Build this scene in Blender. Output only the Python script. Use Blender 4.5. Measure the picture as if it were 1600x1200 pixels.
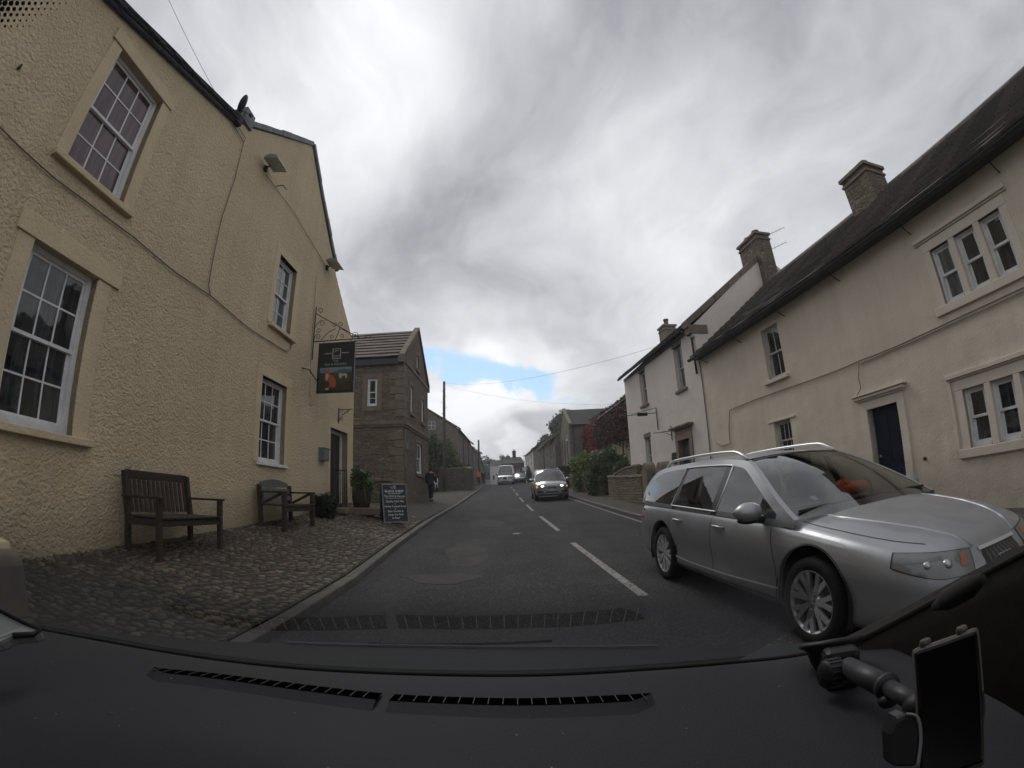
import bpy, bmesh, math, random
from mathutils import Vector, Matrix
from mathutils.geometry import tessellate_polygon
from mathutils.bvhtree import BVHTree
R = math.radians
sin, cos, pi = math.sin, math.cos, math.pi
random.seed(7)
scene = bpy.context.scene
for _o in list(bpy.data.objects):
    bpy.data.objects.remove(_o)

# ------------------------------------------------------------------ camera
# wide action camera lens; theta = F*r + K*r^3, r in 1000ths of the 1600 px frame
LENS_F, LENS_K = 1.35448654, -0.07025014
PITCH, ROLL, HC = 0.23059558, -0.04451624, 1.37
_c, _s = cos(PITCH), sin(PITCH)
_ri, _up, FW = Vector((1, 0, 0)), Vector((0, -_s, _c)), Vector((0, _c, _s))
RI = cos(ROLL) * _ri + sin(ROLL) * _up
UP = -sin(ROLL) * _ri + cos(ROLL) * _up
CAM = Vector((0, 0, HC))
cam_d = bpy.data.cameras.new('camera')
cam = bpy.data.objects.new('camera', cam_d)
scene.collection.objects.link(cam)
cam_d.type = 'PANO'
cam_d.panorama_type = 'FISHEYE_LENS_POLYNOMIAL'
cam_d.sensor_fit = 'HORIZONTAL'
cam_d.sensor_width = 16.0
cam_d.fisheye_fov = R(178)
cam_d.fisheye_polynomial_k0 = 0.0
cam_d.fisheye_polynomial_k1 = -LENS_F / 10
cam_d.fisheye_polynomial_k2 = 0.0
cam_d.fisheye_polynomial_k3 = -LENS_K / 1000
cam_d.fisheye_polynomial_k4 = 0.0
cam_d.clip_start = 0.01
cam_d.clip_end = 5000
cam.matrix_world = Matrix.Translation(CAM) @ Matrix((RI, UP, -FW)).transposed().to_4x4()
scene.camera = cam


def ray(px, py):
    """direction in which the lens sees a point of the 1600 x 1200 photograph (used to survey the place)"""
    dx, dy = px - 800, 600 - py
    rr = math.hypot(dx, dy) / 1000
    th = LENS_F * rr + LENS_K * rr ** 3
    s = sin(th) / max(rr * 1000, 1e-9)
    return dx * s * RI + dy * s * UP + cos(th) * FW


def AT(px, py, **c):
    d = ray(px, py)
    if 'z' in c: t = (c['z'] - HC) / d.z
    elif 'x' in c: t = c['x'] / d.x
    elif 'y' in c: t = c['y'] / d.y
    else: t = c['r']
    return CAM + t * d


# ------------------------------------------------------------------ world, sun, exposure
world = bpy.data.worlds.new('World')
scene.world = world
world.use_nodes = True
wn, wl = world.node_tree.nodes, world.node_tree.links
wn.clear()


def N(t, ins=None, tree=None, **kw):
    n = (tree or wn).new(t)
    for k, v in kw.items():
        setattr(n, k, v)
    for k, v in (ins or {}).items():
        n.inputs[k].default_value = v
    return n


def build_world():
    L = wl.new
    out = N('ShaderNodeOutputWorld')
    bg = N('ShaderNodeBackground', {'Strength': 0.1})
    L(bg.outputs[0], out.inputs[0])
    sky = N('ShaderNodeTexSky', sky_type='NISHITA', sun_disc=False, sun_elevation=R(48), sun_rotation=R(-18))
    sky.air_density = 1.0
    sky.dust_density = 0.6
    tc = N('ShaderNodeTexCoord')
    D = tc.outputs['Generated']

    def vmath(op, a, b=None, scale=None):
        n = N('ShaderNodeVectorMath', operation=op)
        for i, v in enumerate((a, b)):
            if v is None: continue
            if isinstance(v, (tuple, list, Vector)): n.inputs[i].default_value = tuple(v)
            else: L(v, n.inputs[i])
        if scale is not None: n.inputs['Scale'].default_value = scale
        return n

    def fmath(op, a, b=None, clamp=False):
        n = N('ShaderNodeMath', operation=op, use_clamp=clamp)
        for i, v in enumerate((a, b)):
            if v is None: continue
            if isinstance(v, (int, float)): n.inputs[i].default_value = v
            else: L(v, n.inputs[i])
        return n.outputs[0]

    # project directions onto a flat cloud layer so that the clouds shrink towards the horizon
    sep = N('ShaderNodeSeparateXYZ'); L(D, sep.inputs[0])
    zz = fmath('MAXIMUM', sep.outputs[2], 0.0)
    zz = fmath('ADD', zz, 0.22)
    inv = fmath('DIVIDE', 1.0, zz)
    lay = N('ShaderNodeVectorMath', operation='SCALE'); L(D, lay.inputs[0]); L(inv, lay.inputs['Scale'])

    def noise(vec, scale, detail=6, rough=0.55, dist=0.3):
        n = N('ShaderNodeTexNoise', {'Scale': scale, 'Detail': detail, 'Roughness': rough, 'Distortion': dist})
        L(vec, n.inputs['Vector'])
        return n.outputs[0]

    warp = N('ShaderNodeTexNoise', {'Scale': 1.3, 'Detail': 3.0})
    L(lay.outputs[0], warp.inputs['Vector'])
    w2 = vmath('SCALE', warp.outputs[1], scale=0.55)
    lay2 = vmath('ADD', lay.outputs[0], w2.outputs[0])
    stretch = N('ShaderNodeMapping', {'Rotation': (0, 0, R(28)), 'Scale': (1.25, 0.62, 1.0), 'Location': (1.7, 0.35, 0.2)})
    L(lay2.outputs[0], stretch.inputs[0])
    n1 = noise(stretch.outputs[0], 0.95, 5, 0.5)
    n2 = noise(stretch.outputs[0], 3.1, 8, 0.62)
    wdir = vmath('SCALE', warp.outputs[1], scale=0.28)
    wdir2 = vmath('SUBTRACT', wdir.outputs[0], (0.14, 0.14, 0.14))
    dw = vmath('ADD', D, wdir2.outputs[0])
    dwn = vmath('NORMALIZE', dw.outputs[0])

    def blob(px, py, rad, soft=1.0):
        d = ray(px, py)
        dt = vmath('DOT_PRODUCT', dwn.outputs[0], tuple(d))
        mr = N('ShaderNodeMapRange', {'From Min': cos(R(rad * (1 + soft))), 'From Max': 1.0}, interpolation_type='SMOOTHSTEP')
        L(dt.outputs['Value'], mr.inputs[0])
        return mr.outputs[0]

    b = fmath('MULTIPLY', n1, 4.4)
    b = fmath('ADD', b, fmath('MULTIPLY', n2, 2.3))
    n3 = noise(stretch.outputs[0], 9.0, 8, 0.6)
    b = fmath('ADD', b, fmath('MULTIPLY', fmath('SUBTRACT', n3, 0.5), 2.0))
    b = fmath('ADD', b, 1.30)
    for px, py, rad, amt in BLOBS:
        b = fmath('ADD', b, fmath('MULTIPLY', blob(px, py, rad), amt))
    b = fmath('MINIMUM', fmath('MAXIMUM', b, 2.2), 8.0)
    col = N('ShaderNodeCombineXYZ')
    # thicker cloud is a little bluer
    L(fmath('MULTIPLY', b, 0.975), col.inputs[0]); L(fmath('MULTIPLY', b, 0.985), col.inputs[1])
    L(fmath('ADD', fmath('MULTIPLY', b, 0.975), 0.28), col.inputs[2])
    # the gap of blue sky above the end of the street
    gap = fmath('MAXIMUM', blob(720, 570, 4.6), fmath('MAXIMUM', blob(685, 560, 4.0), blob(790, 582, 3.6)))
    gn = noise(D, 9.0, 8, 0.68)
    gap = fmath('ADD', gap, fmath('MULTIPLY', fmath('SUBTRACT', gn, 0.5), 3.2))
    # thin band only: the gap is seen edge on, low over the houses
    el = fmath('ADD', sep.outputs[2], fmath('MULTIPLY', sep.outputs[0], 0.22))
    el = fmath('ADD', el, fmath('MULTIPLY', fmath('SUBTRACT', gn, 0.5), 0.10))
    bnd = N('ShaderNodeMapRange', {'From Min': GAP[0], 'From Max': GAP[1]}, interpolation_type='SMOOTHSTEP'); L(el, bnd.inputs[0])
    bnd2 = N('ShaderNodeMapRange', {'From Min': GAP[3], 'From Max': GAP[2]}, interpolation_type='SMOOTHSTEP'); L(el, bnd2.inputs[0])
    gap = fmath('MULTIPLY', gap, fmath('MULTIPLY', bnd.outputs[0], bnd2.outputs[0]))
    gmr = N('ShaderNodeMapRange', {'From Min': 0.10, 'From Max': 0.95}, interpolation_type='SMOOTHSTEP')
    L(gap, gmr.inputs[0])
    skyb = N('ShaderNodeVectorMath', operation='MULTIPLY'); L(sky.outputs[0], skyb.inputs[0]); skyb.inputs[1].default_value = (.80, .96, .97)
    gm = fmath('MULTIPLY', gmr.outputs[0], 0.92)
    mix = N('ShaderNodeMix', data_type='RGBA')
    L(gm, mix.inputs[0]); L(col.outputs[0], mix.inputs[6]); L(skyb.outputs[0], mix.inputs[7])
    L(mix.outputs[2], bg.inputs[0])


# px, py, radius in degrees, brightness change of the cloud layer
BLOBS = [(450, 140, 12, 1.9), (640, 80, 11, 1.4), (1000, 250, 9, 0.9), (800, 632, 6.5, 2.4), (690, 615, 5, 1.6), (800, 585, 4, 1.2), (700, 520, 4, .5),
         (880, 40, 9, -1.3), (780, 200, 7, -1.0), (710, 300, 6, -0.6), (600, 440, 8, -0.7), (300, 20, 8, -1.4), (1420, 90, 13, -0.7), (1130, 60, 10, -0.9),
         (650, 505, 4, -0.8), (1230, 330, 11, 0.7), (790, 674, 3.2, -1.9), (860, 698, 3.4, -1.5), (795, 697, 1.2, 2.0), (985, 490, 8, 0.6), (560, 560, 5, .5), (850, 520, 5, -.6)]
GAP = [0.2022, 0.232, 0.2549, 0.284]
build_world()

sun_d = bpy.data.lights.new('sun', 'SUN')
sun_d.energy = 0.9
sun_d.angle = R(25)
sun_d.color = (1.0, 0.97, 0.92)
sun = bpy.data.objects.new('sun', sun_d)
scene.collection.objects.link(sun)
sun.rotation_euler = (R(42), 0, R(180 + 18))
scene.view_settings.view_transform = 'Standard'
scene.view_settings.look = 'None'
scene.view_settings.exposure = 0.52
scene.view_settings.gamma = 1.0
scene.cycles.max_bounces = 6
scene.cycles.diffuse_bounces = 3
scene.cycles.glossy_bounces = 3
scene.cycles.transparent_max_bounces = 12
scene.cycles.use_denoising = True


# ------------------------------------------------------------------ materials
def mat(name, col=(0.5, 0.5, 0.5), rough=0.8, metal=0.0, spec=0.5, **kw):
    m = bpy.data.materials.new(name)
    m.use_nodes = True
    b = m.node_tree.nodes['Principled BSDF']
    b.inputs['Base Color'].default_value = (*col, 1)
    b.inputs['Roughness'].default_value = rough
    b.inputs['Metallic'].default_value = metal
    b.inputs['Specular IOR Level'].default_value = spec
    for k, v in kw.items():
        b.inputs[k.replace('_', ' ')].default_value = v
    return m


class NT:
    """small helper to write node materials"""
    def __init__(s, m):
        s.m = m; s.n = m.node_tree.nodes; s.l = m.node_tree.links.new
        s.b = s.n['Principled BSDF']
        s.tc = s.n.new('ShaderNodeTexCoord')
        s.obj, s.uv = s.tc.outputs['Object'], s.tc.outputs['UV']
    def mp(s, v, scale=(1, 1, 1), rot=(0, 0, 0), loc=(0, 0, 0)):
        m = s.n.new('ShaderNodeMapping'); m.inputs['Scale'].default_value = scale; m.inputs['Rotation'].default_value = rot; m.inputs['Location'].default_value = loc
        s.l(v, m.inputs[0]); return m.outputs[0]
    def noise(s, v, sc, det=4, ro=0.55, dist=0.0, out=0):
        n = s.n.new('ShaderNodeTexNoise'); n.inputs['Scale'].default_value = sc; n.inputs['Detail'].default_value = det
        n.inputs['Roughness'].default_value = ro; n.inputs['Distortion'].default_value = dist; s.l(v, n.inputs['Vector']); return n.outputs[out]
    def vor(s, v, sc, out='Distance', feat='F1', rnd=1.0):
        n = s.n.new('ShaderNodeTexVoronoi'); n.feature = feat; n.inputs['Scale'].default_value = sc
        n.inputs['Randomness'].default_value = rnd; s.l(v, n.inputs['Vector']); return n.outputs[out]
    def brick(s, v, w, h, mortar, c1, c2, cm, off=0.5, bias=0.0, smooth=0.3):
        n = s.n.new('ShaderNodeTexBrick'); n.offset = off
        for k, x in (('Scale', 1), ('Brick Width', w), ('Row Height', h), ('Mortar Size', mortar), ('Mortar Smooth', smooth), ('Bias', bias)): n.inputs[k].default_value = x
        for k, x in (('Color1', c1), ('Color2', c2), ('Mortar', cm)): n.inputs[k].default_value = (*x, 1)
        s.l(v, n.inputs['Vector']); return n
    def ramp(s, f, stops):
        n = s.n.new('ShaderNodeValToRGB'); e = n.color_ramp.elements
        while len(e) < len(stops): e.new(0.5)
        for el, (p, c) in zip(e, stops):
            el.position = p; el.color = (*c, 1) if isinstance(c, tuple) else (c, c, c, 1)
        s.l(f, n.inputs[0]); return n.outputs[0]
    def mix(s, f, a, b, mode='MIX'):
        n = s.n.new('ShaderNodeMix'); n.data_type = 'RGBA'; n.blend_type = mode
        for i, v in ((0, f), (6, a), (7, b)):
            if isinstance(v, (int, float)): n.inputs[i].default_value = v
            elif isinstance(v, tuple): n.inputs[i].default_value = (*v, 1)
            else: s.l(v, n.inputs[i])
        return n.outputs[2]
    def math(s, op, a, b=0.0, clamp=False):
        n = s.n.new('ShaderNodeMath'); n.operation = op; n.use_clamp = clamp
        for i, v in enumerate((a, b)):
            if isinstance(v, (int, float)): n.inputs[i].default_value = v
            else: s.l(v, n.inputs[i])
        return n.outputs[0]
    def vadd(s, a, b, k=1.0):
        sc = s.n.new('ShaderNodeVectorMath'); sc.operation = 'SCALE'; sc.inputs['Scale'].default_value = k; s.l(b, sc.inputs[0])
        n = s.n.new('ShaderNodeVectorMath'); n.operation = 'ADD'; s.l(a, n.inputs[0]); s.l(sc.outputs[0], n.inputs[1]); return n.outputs[0]
    def col(s, c):
        s.l(c, s.b.inputs['Base Color']); return s
    def rough(s, c):
        s.l(c, s.b.inputs['Roughness']); return s
    def bump(s, h, dist=0.01, st=1.0, prev=None):
        n = s.n.new('ShaderNodeBump'); n.inputs['Distance'].default_value = dist; n.inputs['Strength'].default_value = st
        s.l(h, n.inputs['Height'])
        if prev is not None: s.l(prev, n.inputs['Normal'])
        s.l(n.outputs[0], s.b.inputs['Normal']); return n.outputs[0]


def m_render(name, c, dark, lump=1.0, grain=0.5, stain=0.5, rough=0.9):
    """painted roughcast: lumps, grain, faint damp streaks and worn patches"""
    m = mat(name, c, rough, spec=0.25); t = NT(m)
    big = t.noise(t.obj, 0.55, 5, 0.6)
    streak = t.noise(t.mp(t.obj, (2.2, 2.2, 0.22)), 1.6, 5, 0.65)
    f = t.math('MULTIPLY', t.math('ADD', big, streak), 0.5)
    f = t.ramp(f, [(0.36, 0.0), (0.62, 1.0)])
    base = t.mix(t.math('MULTIPLY', f, stain), c, dark)
    spk = t.noise(t.obj, 34, 3, 0.6)
    base = t.mix(t.ramp(spk, [(0.30, 0.55 * grain), (0.46, 0.0)]), base, tuple(x * 0.62 for x in c))
    sp_ = t.n.new('ShaderNodeSeparateXYZ'); t.l(t.obj, sp_.inputs[0])
    gr_ = t.math('ADD', t.math('SUBTRACT', sp_.outputs[2], t.math('MULTIPLY', sp_.outputs[1], 0.034)), t.math('MULTIPLY', t.noise(t.obj, 2.3, 5, 0.7), -1.1))
    base = t.mix(t.math('MULTIPLY', t.ramp(gr_, [(0.0, 1.0), (0.75, 0.0)]), 0.5), base, tuple(x * 0.55 for x in dark))
    t.col(base)
    h1 = t.noise(t.obj, 16, 4, 0.62, 0.6)
    h2 = t.vor(t.vadd(t.obj, t.noise(t.obj, 8, 2, out=1), 0.08), 30, feat='SMOOTH_F1')
    h = t.math('ADD', t.math('MULTIPLY', h1, 1.5), t.math('MULTIPLY', h2, -0.8))
    soft = t.bump(t.noise(t.obj, 1.1, 2), 0.10, 0.5)
    t.bump(h, 0.022 * lump, 0.9, soft)
    return m


def m_stone(name, c1, c2, cm, w=0.42, h=0.16, mort=0.012, warp=0.05, bumpd=0.02):
    """coursed rubble walling"""
    m = mat(name, c1, 0.92, spec=0.2); t = NT(m)
    v = t.vadd(t.uv, t.noise(t.uv, 3.2, 3, out=1), warp * 2)
    b = t.brick(v, w, h, mort, c1, c2, cm, smooth=0.6)
    b2 = t.brick(t.mp(v, (1, 1, 1), loc=(0.37, 0.09, 0)), w * 0.63, h * 1.0, mort, (0, 0, 0), (1, 1, 1), (0.5, 0.5, 0.5))
    n = t.noise(t.obj, 5, 6, 0.65)
    c = t.mix(t.math('MULTIPLY', b2.outputs[0], 0.35), b.outputs[0], c2)
    c = t.mix(t.ramp(n, [(0.35, 0.5), (0.6, 0.0)]), c, tuple(x * 0.45 for x in c1))
    moss = t.noise(t.obj, 1.3, 5, 0.6)
    c = t.mix(t.ramp(moss, [(0.52, 0.0), (0.75, 0.35)]), c, (c1[0] * 0.7, c1[1] * 0.85, c1[2] * 0.6))
    t.col(c)
    hh = t.math('ADD', t.math('MULTIPLY', b.outputs[1], -1.0), t.math('MULTIPLY', n, 0.7))
    t.bump(hh, bumpd, 1.0)
    return m


def m_slate(name, c1, c2, w=0.3, h=0.2, moss=(0.10, 0.10, 0.05), mossf=0.35):
    m = mat(name, c1, 0.85, spec=0.12); t = NT(m)
    v = t.vadd(t.uv, t.noise(t.uv, 4, 2, out=1), 0.02)
    b = t.brick(v, w, h, 0.008, c1, c2, tuple(x * 0.25 for x in c1), smooth=0.1)
    n = t.noise(t.obj, 2.5, 6, 0.7)
    c = t.mix(t.ramp(n, [(0.45, 0.0), (0.7, mossf)]), b.outputs[0], moss)
    c = t.mix(t.ramp(t.noise(t.obj, 20, 3), [(0.3, 0.5), (0.5, 0.0)]), c, tuple(x * 0.5 for x in c1))
    t.col(c)
    # each course tilts up towards its lower edge
    sx = t.n.new('ShaderNodeSeparateXYZ'); t.l(v, sx.inputs[0])
    saw = t.math('FRACT', t.math('DIVIDE', sx.outputs[1], h))
    hh = t.math('ADD', t.math('MULTIPLY', saw, -1.0), t.math('MULTIPLY', b.outputs[1], -0.6))
    hh = t.math('ADD', hh, t.math('MULTIPLY', n, 0.4))
    t.bump(hh, 0.02, 1.0)
    return m


def m_noise(name, c1, c2, sc=8, rough=0.85, bd=0.004, bs=30, spec=0.3, metal=0.0, stretch=(1, 1, 1)):
    m = mat(name, c1, rough, metal, spec); t = NT(m)
    v = t.mp(t.obj, stretch)
    t.col(t.mix(t.ramp(t.noise(v, sc, 6, 0.65), [(0.35, 0.0), (0.65, 1.0)]), c1, c2))
    if bd: t.bump(t.noise(v, bs, 5, 0.6), bd, 0.8)
    return m


def m_rubble(name, cols, joint, sc=4.2, asp=2.1, bd=0.03):
    """random rubble: flattened cells of differing colour with recessed joints"""
    m = mat(name, cols[0], 0.93, spec=0.15); t = NT(m)
    v = t.vadd(t.mp(t.uv, (1, asp, 1)), t.noise(t.uv, 2.6, 3, out=1), 0.22)
    e = t.vor(v, sc, feat='DISTANCE_TO_EDGE', rnd=.85); c = t.vor(v, sc, 'Color', rnd=.85); bw = t.n.new('ShaderNodeRGBToBW'); t.l(c, bw.inputs[0])
    col = t.ramp(bw.outputs[0], [(0.1, cols[0]), (0.4, cols[1]), (0.65, cols[2]), (0.9, cols[3])])
    n = t.noise(t.obj, 9, 6, 0.7); col = t.mix(t.ramp(n, [(0.35, 0.6), (0.6, 0.0)]), col, tuple(x * 0.4 for x in cols[0]))
    col = t.mix(t.ramp(e, [(0.0, 0.6), (0.07, 0.0)]), col, joint)
    col = t.mix(t.ramp(t.noise(t.obj, 0.9, 4, 0.6), [(0.4, 0.0), (0.7, 0.45)]), col, tuple(x * 0.6 for x in cols[1])); t.col(col)
    t.bump(t.math('ADD', t.ramp(e, [(0.0, 0.0), (0.14, 1.0)]), t.math('MULTIPLY', n, 0.6)), bd, 1.0)
    return m


M = {}
M['pub'] = m_render('cream_pebbledash', (0.615, 0.505, 0.338), (0.410, 0.336, 0.222), 1.2, 0.8, 0.5)
M['pub_smooth'] = m_render('cream_painted_trim', (0.612, 0.503, 0.338), (0.44, 0.36, 0.24), 0.3, 0.35, 0.5)
M['cottage'] = m_render('pale_pink_render', (0.640, 0.572, 0.475), (0.490, 0.430, 0.345), 0.17, 0.25, 0.6)
M['white_house'] = m_render('off_white_render', (0.660, 0.605, 0.550), (0.56, 0.51, 0.46), 0.22, 0.2, 0.5)
M['trim_pale'] = m_render('pale_painted_stone', (0.640, 0.575, 0.490), (0.53, 0.47, 0.40), 0.12, 0.2, 0.4)
M['stone'] = m_stone('dark_rubble_stone', (0.205, 0.165, 0.125), (0.105, 0.088, 0.070), (0.075, 0.064, 0.052), 0.46, 0.19, 0.014, 0.07)
M['stone'] = m_rubble('dark_rubble_stone', ((0.165, 0.130, 0.098), (0.215, 0.178, 0.135), (0.130, 0.108, 0.086), (0.265, 0.215, 0.160)), (0.115, 0.098, 0.077))
M['stone_far'] = m_stone('grey_coursed_stone', (0.215, 0.190, 0.155), (0.150, 0.132, 0.108), (0.13, 0.115, 0.095), 0.5, 0.22)
M['stone_wall'] = m_stone('garden_wall_stone', (0.200, 0.165, 0.115), (0.105, 0.090, 0.062), (0.05, 0.043, 0.032), 0.55, 0.10, 0.012, 0.05, 0.03)
M['stone_dark'] = m_stone('dry_stone', (0.150, 0.130, 0.098), (0.080, 0.072, 0.052), (0.03, 0.028, 0.022), 0.30, 0.16, 0.02, 0.14, 0.05)
M['quoin'] = m_noise('dressed_stone', (0.190, 0.155, 0.118), (0.130, 0.108, 0.083), 3, 0.9, 0.006, 14)
M['quoin_pink'] = m_noise('pinkish_dressed_stone', (0.290, 0.215, 0.180), (0.21, 0.16, 0.135), 3, 0.9, 0.004, 14)
M['brick'] = m_stone('dull_brick', (0.075, 0.045, 0.042), (0.055, 0.034, 0.032), (0.06, 0.048, 0.045), 0.22, 0.075, 0.008, 0.01)
M['slate'] = m_slate('stone_slates', (0.225, 0.202, 0.195), (0.120, 0.108, 0.108), 0.42, 0.24)
M['slate_pink'] = m_slate('sandstone_roof_slabs', (0.150, 0.120, 0.100), (0.105, 0.090, 0.078), 0.75, 0.34, (0.09, 0.09, 0.055), 0.5)
M['slate_grey'] = m_slate('grey_slates', (0.120, 0.118, 0.118), (0.090, 0.088, 0.088), 0.3, 0.2, (0.10, 0.10, 0.08), 0.2)
M['slate_blue'] = m_slate('blue_grey_slates', (0.060, 0.062, 0.080), (0.040, 0.040, 0.055), 0.3, 0.2, (0.05, 0.05, 0.05), 0.2)
M['gutter'] = mat('black_gutter', (0.018, 0.019, 0.022), 0.45)
M['iron'] = mat('wrought_iron', (0.015, 0.015, 0.016), 0.5, 0.3)
M['white'] = m_noise('white_paint', (0.74, 0.74, 0.75), (0.60, 0.60, 0.60), 5, 0.45, 0.001, 40)
M['offwhite'] = m_noise('aged_white_paint', (0.50, 0.485, 0.46), (0.40, 0.39, 0.37), 5, 0.5, 0.001, 40)
M['glass'] = mat('window_glass', (0.012, 0.014, 0.016), 0.04, 0, 0.9)
M['glass_curtain'] = mat('curtained_glass', (0.075, 0.040, 0.048), 0.08, 0, 0.7)
M['glass_pale'] = mat('netted_glass', (0.075, 0.080, 0.090), 0.07, 0, 0.8)
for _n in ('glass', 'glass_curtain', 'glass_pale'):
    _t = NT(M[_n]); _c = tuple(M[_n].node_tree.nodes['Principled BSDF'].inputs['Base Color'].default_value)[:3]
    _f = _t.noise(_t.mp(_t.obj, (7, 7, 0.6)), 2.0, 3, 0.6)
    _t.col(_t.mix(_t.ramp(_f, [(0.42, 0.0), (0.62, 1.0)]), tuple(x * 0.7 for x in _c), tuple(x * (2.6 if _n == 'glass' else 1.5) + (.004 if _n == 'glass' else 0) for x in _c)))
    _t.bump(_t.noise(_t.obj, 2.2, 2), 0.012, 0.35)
M['lead'] = m_noise('weathered_lead', (0.17, 0.175, 0.19), (0.12, 0.125, 0.135), 4, 0.6, 0.002)
M['cable'] = mat('cable_sheath', (0.17, 0.145, 0.105), 0.6)
M['black'] = mat('black_plastic', (0.012, 0.012, 0.013), 0.4)
M['rubber'] = m_noise('black_rubber', (0.012, 0.012, 0.012), (0.020, 0.019, 0.018), 8, 0.85, 0.001)
M['door_blue'] = m_noise('dark_blue_door_paint', (0.010, 0.013, 0.032), (0.014, 0.017, 0.036), 4, 0.35, 0.001)
M['door_green'] = m_noise('dark_green_door_paint', (0.020, 0.040, 0.036), (0.03, 0.05, 0.045), 4, 0.4, 0.001)
M['door_dark'] = m_noise('dark_wood_door', (0.028, 0.018, 0.012), (0.018, 0.012, 0.009), 6, 0.5, 0.002)


def m_wood(name, c1, c2):
    m = mat(name, c1, 0.85, spec=0.25); t = NT(m)
    v = t.mp(t.obj, (3, 3, 26))
    n = t.noise(v, 2.0, 6, 0.7, 0.6)
    t.col(t.mix(t.ramp(n, [(0.3, 0.0), (0.7, 1.0)]), c1, c2)); t.bump(n, 0.004, 0.8)
    return m


M['wood'] = m_wood('dark_weathered_teak', (0.062, 0.048, 0.038), (0.028, 0.022, 0.018))
M['wood_grey'] = m_wood('grey_weathered_teak', (0.155, 0.150, 0.150), (0.085, 0.082, 0.082))
M['pole'] = m_wood('pole_timber', (0.10, 0.085, 0.07), (0.06, 0.05, 0.042))


def m_asphalt():
    m = mat('worn_asphalt', (0.05, 0.05, 0.05), 0.85, spec=0.04); t = NT(m)
    agg = t.vor(t.obj, 85, 'Color')
    bw = t.n.new('ShaderNodeRGBToBW'); t.l(agg, bw.inputs[0])
    big = t.noise(t.mp(t.obj, (1.6, 0.35, 1)), 0.9, 5, 0.6)
    c = t.mix(t.ramp(big, [(0.35, 0.0), (0.68, 1.0)]), (0.036, 0.035, 0.037), (0.050, 0.049, 0.051))
    c = t.mix(t.ramp(bw.outputs[0], [(0.66, 0.0), (0.9, 0.75)]), c, (0.13, 0.125, 0.12))
    crack = t.vor(t.vadd(t.obj, t.noise(t.obj, 2.0, 4, out=1), 0.5), 0.55, feat='DISTANCE_TO_EDGE')
    crm = t.noise(t.obj, 0.5, 2)
    ck = t.math('MULTIPLY', t.ramp(crack, [(0.0, 1.0), (0.012, 0.0)]), t.ramp(crm, [(0.56, 0.0), (0.64, 0.5)]))
    c = t.mix(ck, c, (0.02, 0.02, 0.02))
    spot = t.noise(t.obj, 6.0, 5, 0.75)
    c = t.mix(t.ramp(spot, [(0.62, 0.0), (0.80, 0.3)]), c, (0.10, 0.096, 0.092))
    t.col(c)
    t.rough(t.ramp(t.noise(t.obj, 1.1, 3), [(0.3, 0.75), (0.7, 0.95)]))
    t.bump(t.math('ADD', bw.outputs[0], t.math('MULTIPLY', ck, -3.0)), 0.005, 0.9)
    return m


M['asphalt'] = m_asphalt()
M['patch'] = m_noise('smoother_old_asphalt', (0.074, 0.071, 0.068), (0.054, 0.053, 0.052), 2.2, 0.9, 0.004, 90, spec=.04)
M['pave'] = m_noise('footway_asphalt', (0.092, 0.084, 0.074), (0.066, 0.061, 0.054), 2.5, 0.9, 0.004, 70, spec=.04)
M['kerb'] = m_stone('kerb_stone', (0.150, 0.140, 0.120), (0.110, 0.102, 0.090), (0.035, 0.048, 0.042), 0.9, 0.5, 0.012, 0.0, 0.012)
M['line'] = None
M['grass'] = m_noise('grass_ground', (0.055, 0.075, 0.03), (0.04, 0.055, 0.025), 0.5, 0.95, 0.02, 4)


def m_line():
    m = mat('worn_road_paint', (0.5, 0.5, 0.48), 0.8, spec=0.3); t = NT(m)
    n = t.noise(t.obj, 14, 6, 0.75)
    t.col(t.mix(t.ramp(n, [(0.40, 0.0), (0.52, 1.0)]), (0.06, 0.06, 0.058), (0.22, 0.215, 0.20)))
    t.bump(n, 0.003)
    return m


M['line'] = m_line()


def m_cobble(name, c1, c2, c3):
    m = mat(name, c1, 0.7, spec=0.4); t = NT(m)
    geo = t.n.new('ShaderNodeNewGeometry')
    rnd = geo.outputs['Random Per Island']
    c = t.ramp(rnd, [(0.0, c1), (0.45, c2), (0.8, c3), (1.0, tuple(min(1, x * 1.5) for x in c3))])
    n = t.noise(t.obj, 22, 5, 0.7)
    c = t.mix(t.ramp(n, [(0.35, 0.55), (0.6, 0.0)]), c, tuple(x * 0.5 for x in c1))
    big = t.noise(t.obj, 0.8, 4, 0.6)
    c = t.mix(t.ramp(big, [(0.42, 0.0), (0.66, 0.6)]), c, (0.034, 0.030, 0.021))
    t.col(c); t.bump(n, 0.006, 0.7)
    return m


M['cobble'] = m_cobble('cobble_stones', (0.062, 0.047, 0.033), (0.098, 0.076, 0.053), (0.150, 0.122, 0.090))
M['cobble_bed'] = m_noise('earth_between_cobbles', (0.036, 0.031, 0.021), (0.050, 0.044, 0.029), 7, 0.95, 0.008, 40)
M['creeper_wall'] = m_render('ochre_render', (0.33, 0.28, 0.185), (0.22, 0.19, 0.13), 0.6, 0.3, 0.6)
M['white_far'] = m_render('white_render', (0.56, 0.54, 0.50), (0.46, 0.44, 0.41), 0.3, 0.3, 0.5)
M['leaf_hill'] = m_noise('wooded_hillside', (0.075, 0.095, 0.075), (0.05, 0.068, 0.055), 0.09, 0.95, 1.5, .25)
M['chalk_rim'] = mat('worn_silver_rim', (0.16, 0.16, 0.155), 0.5)
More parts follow.
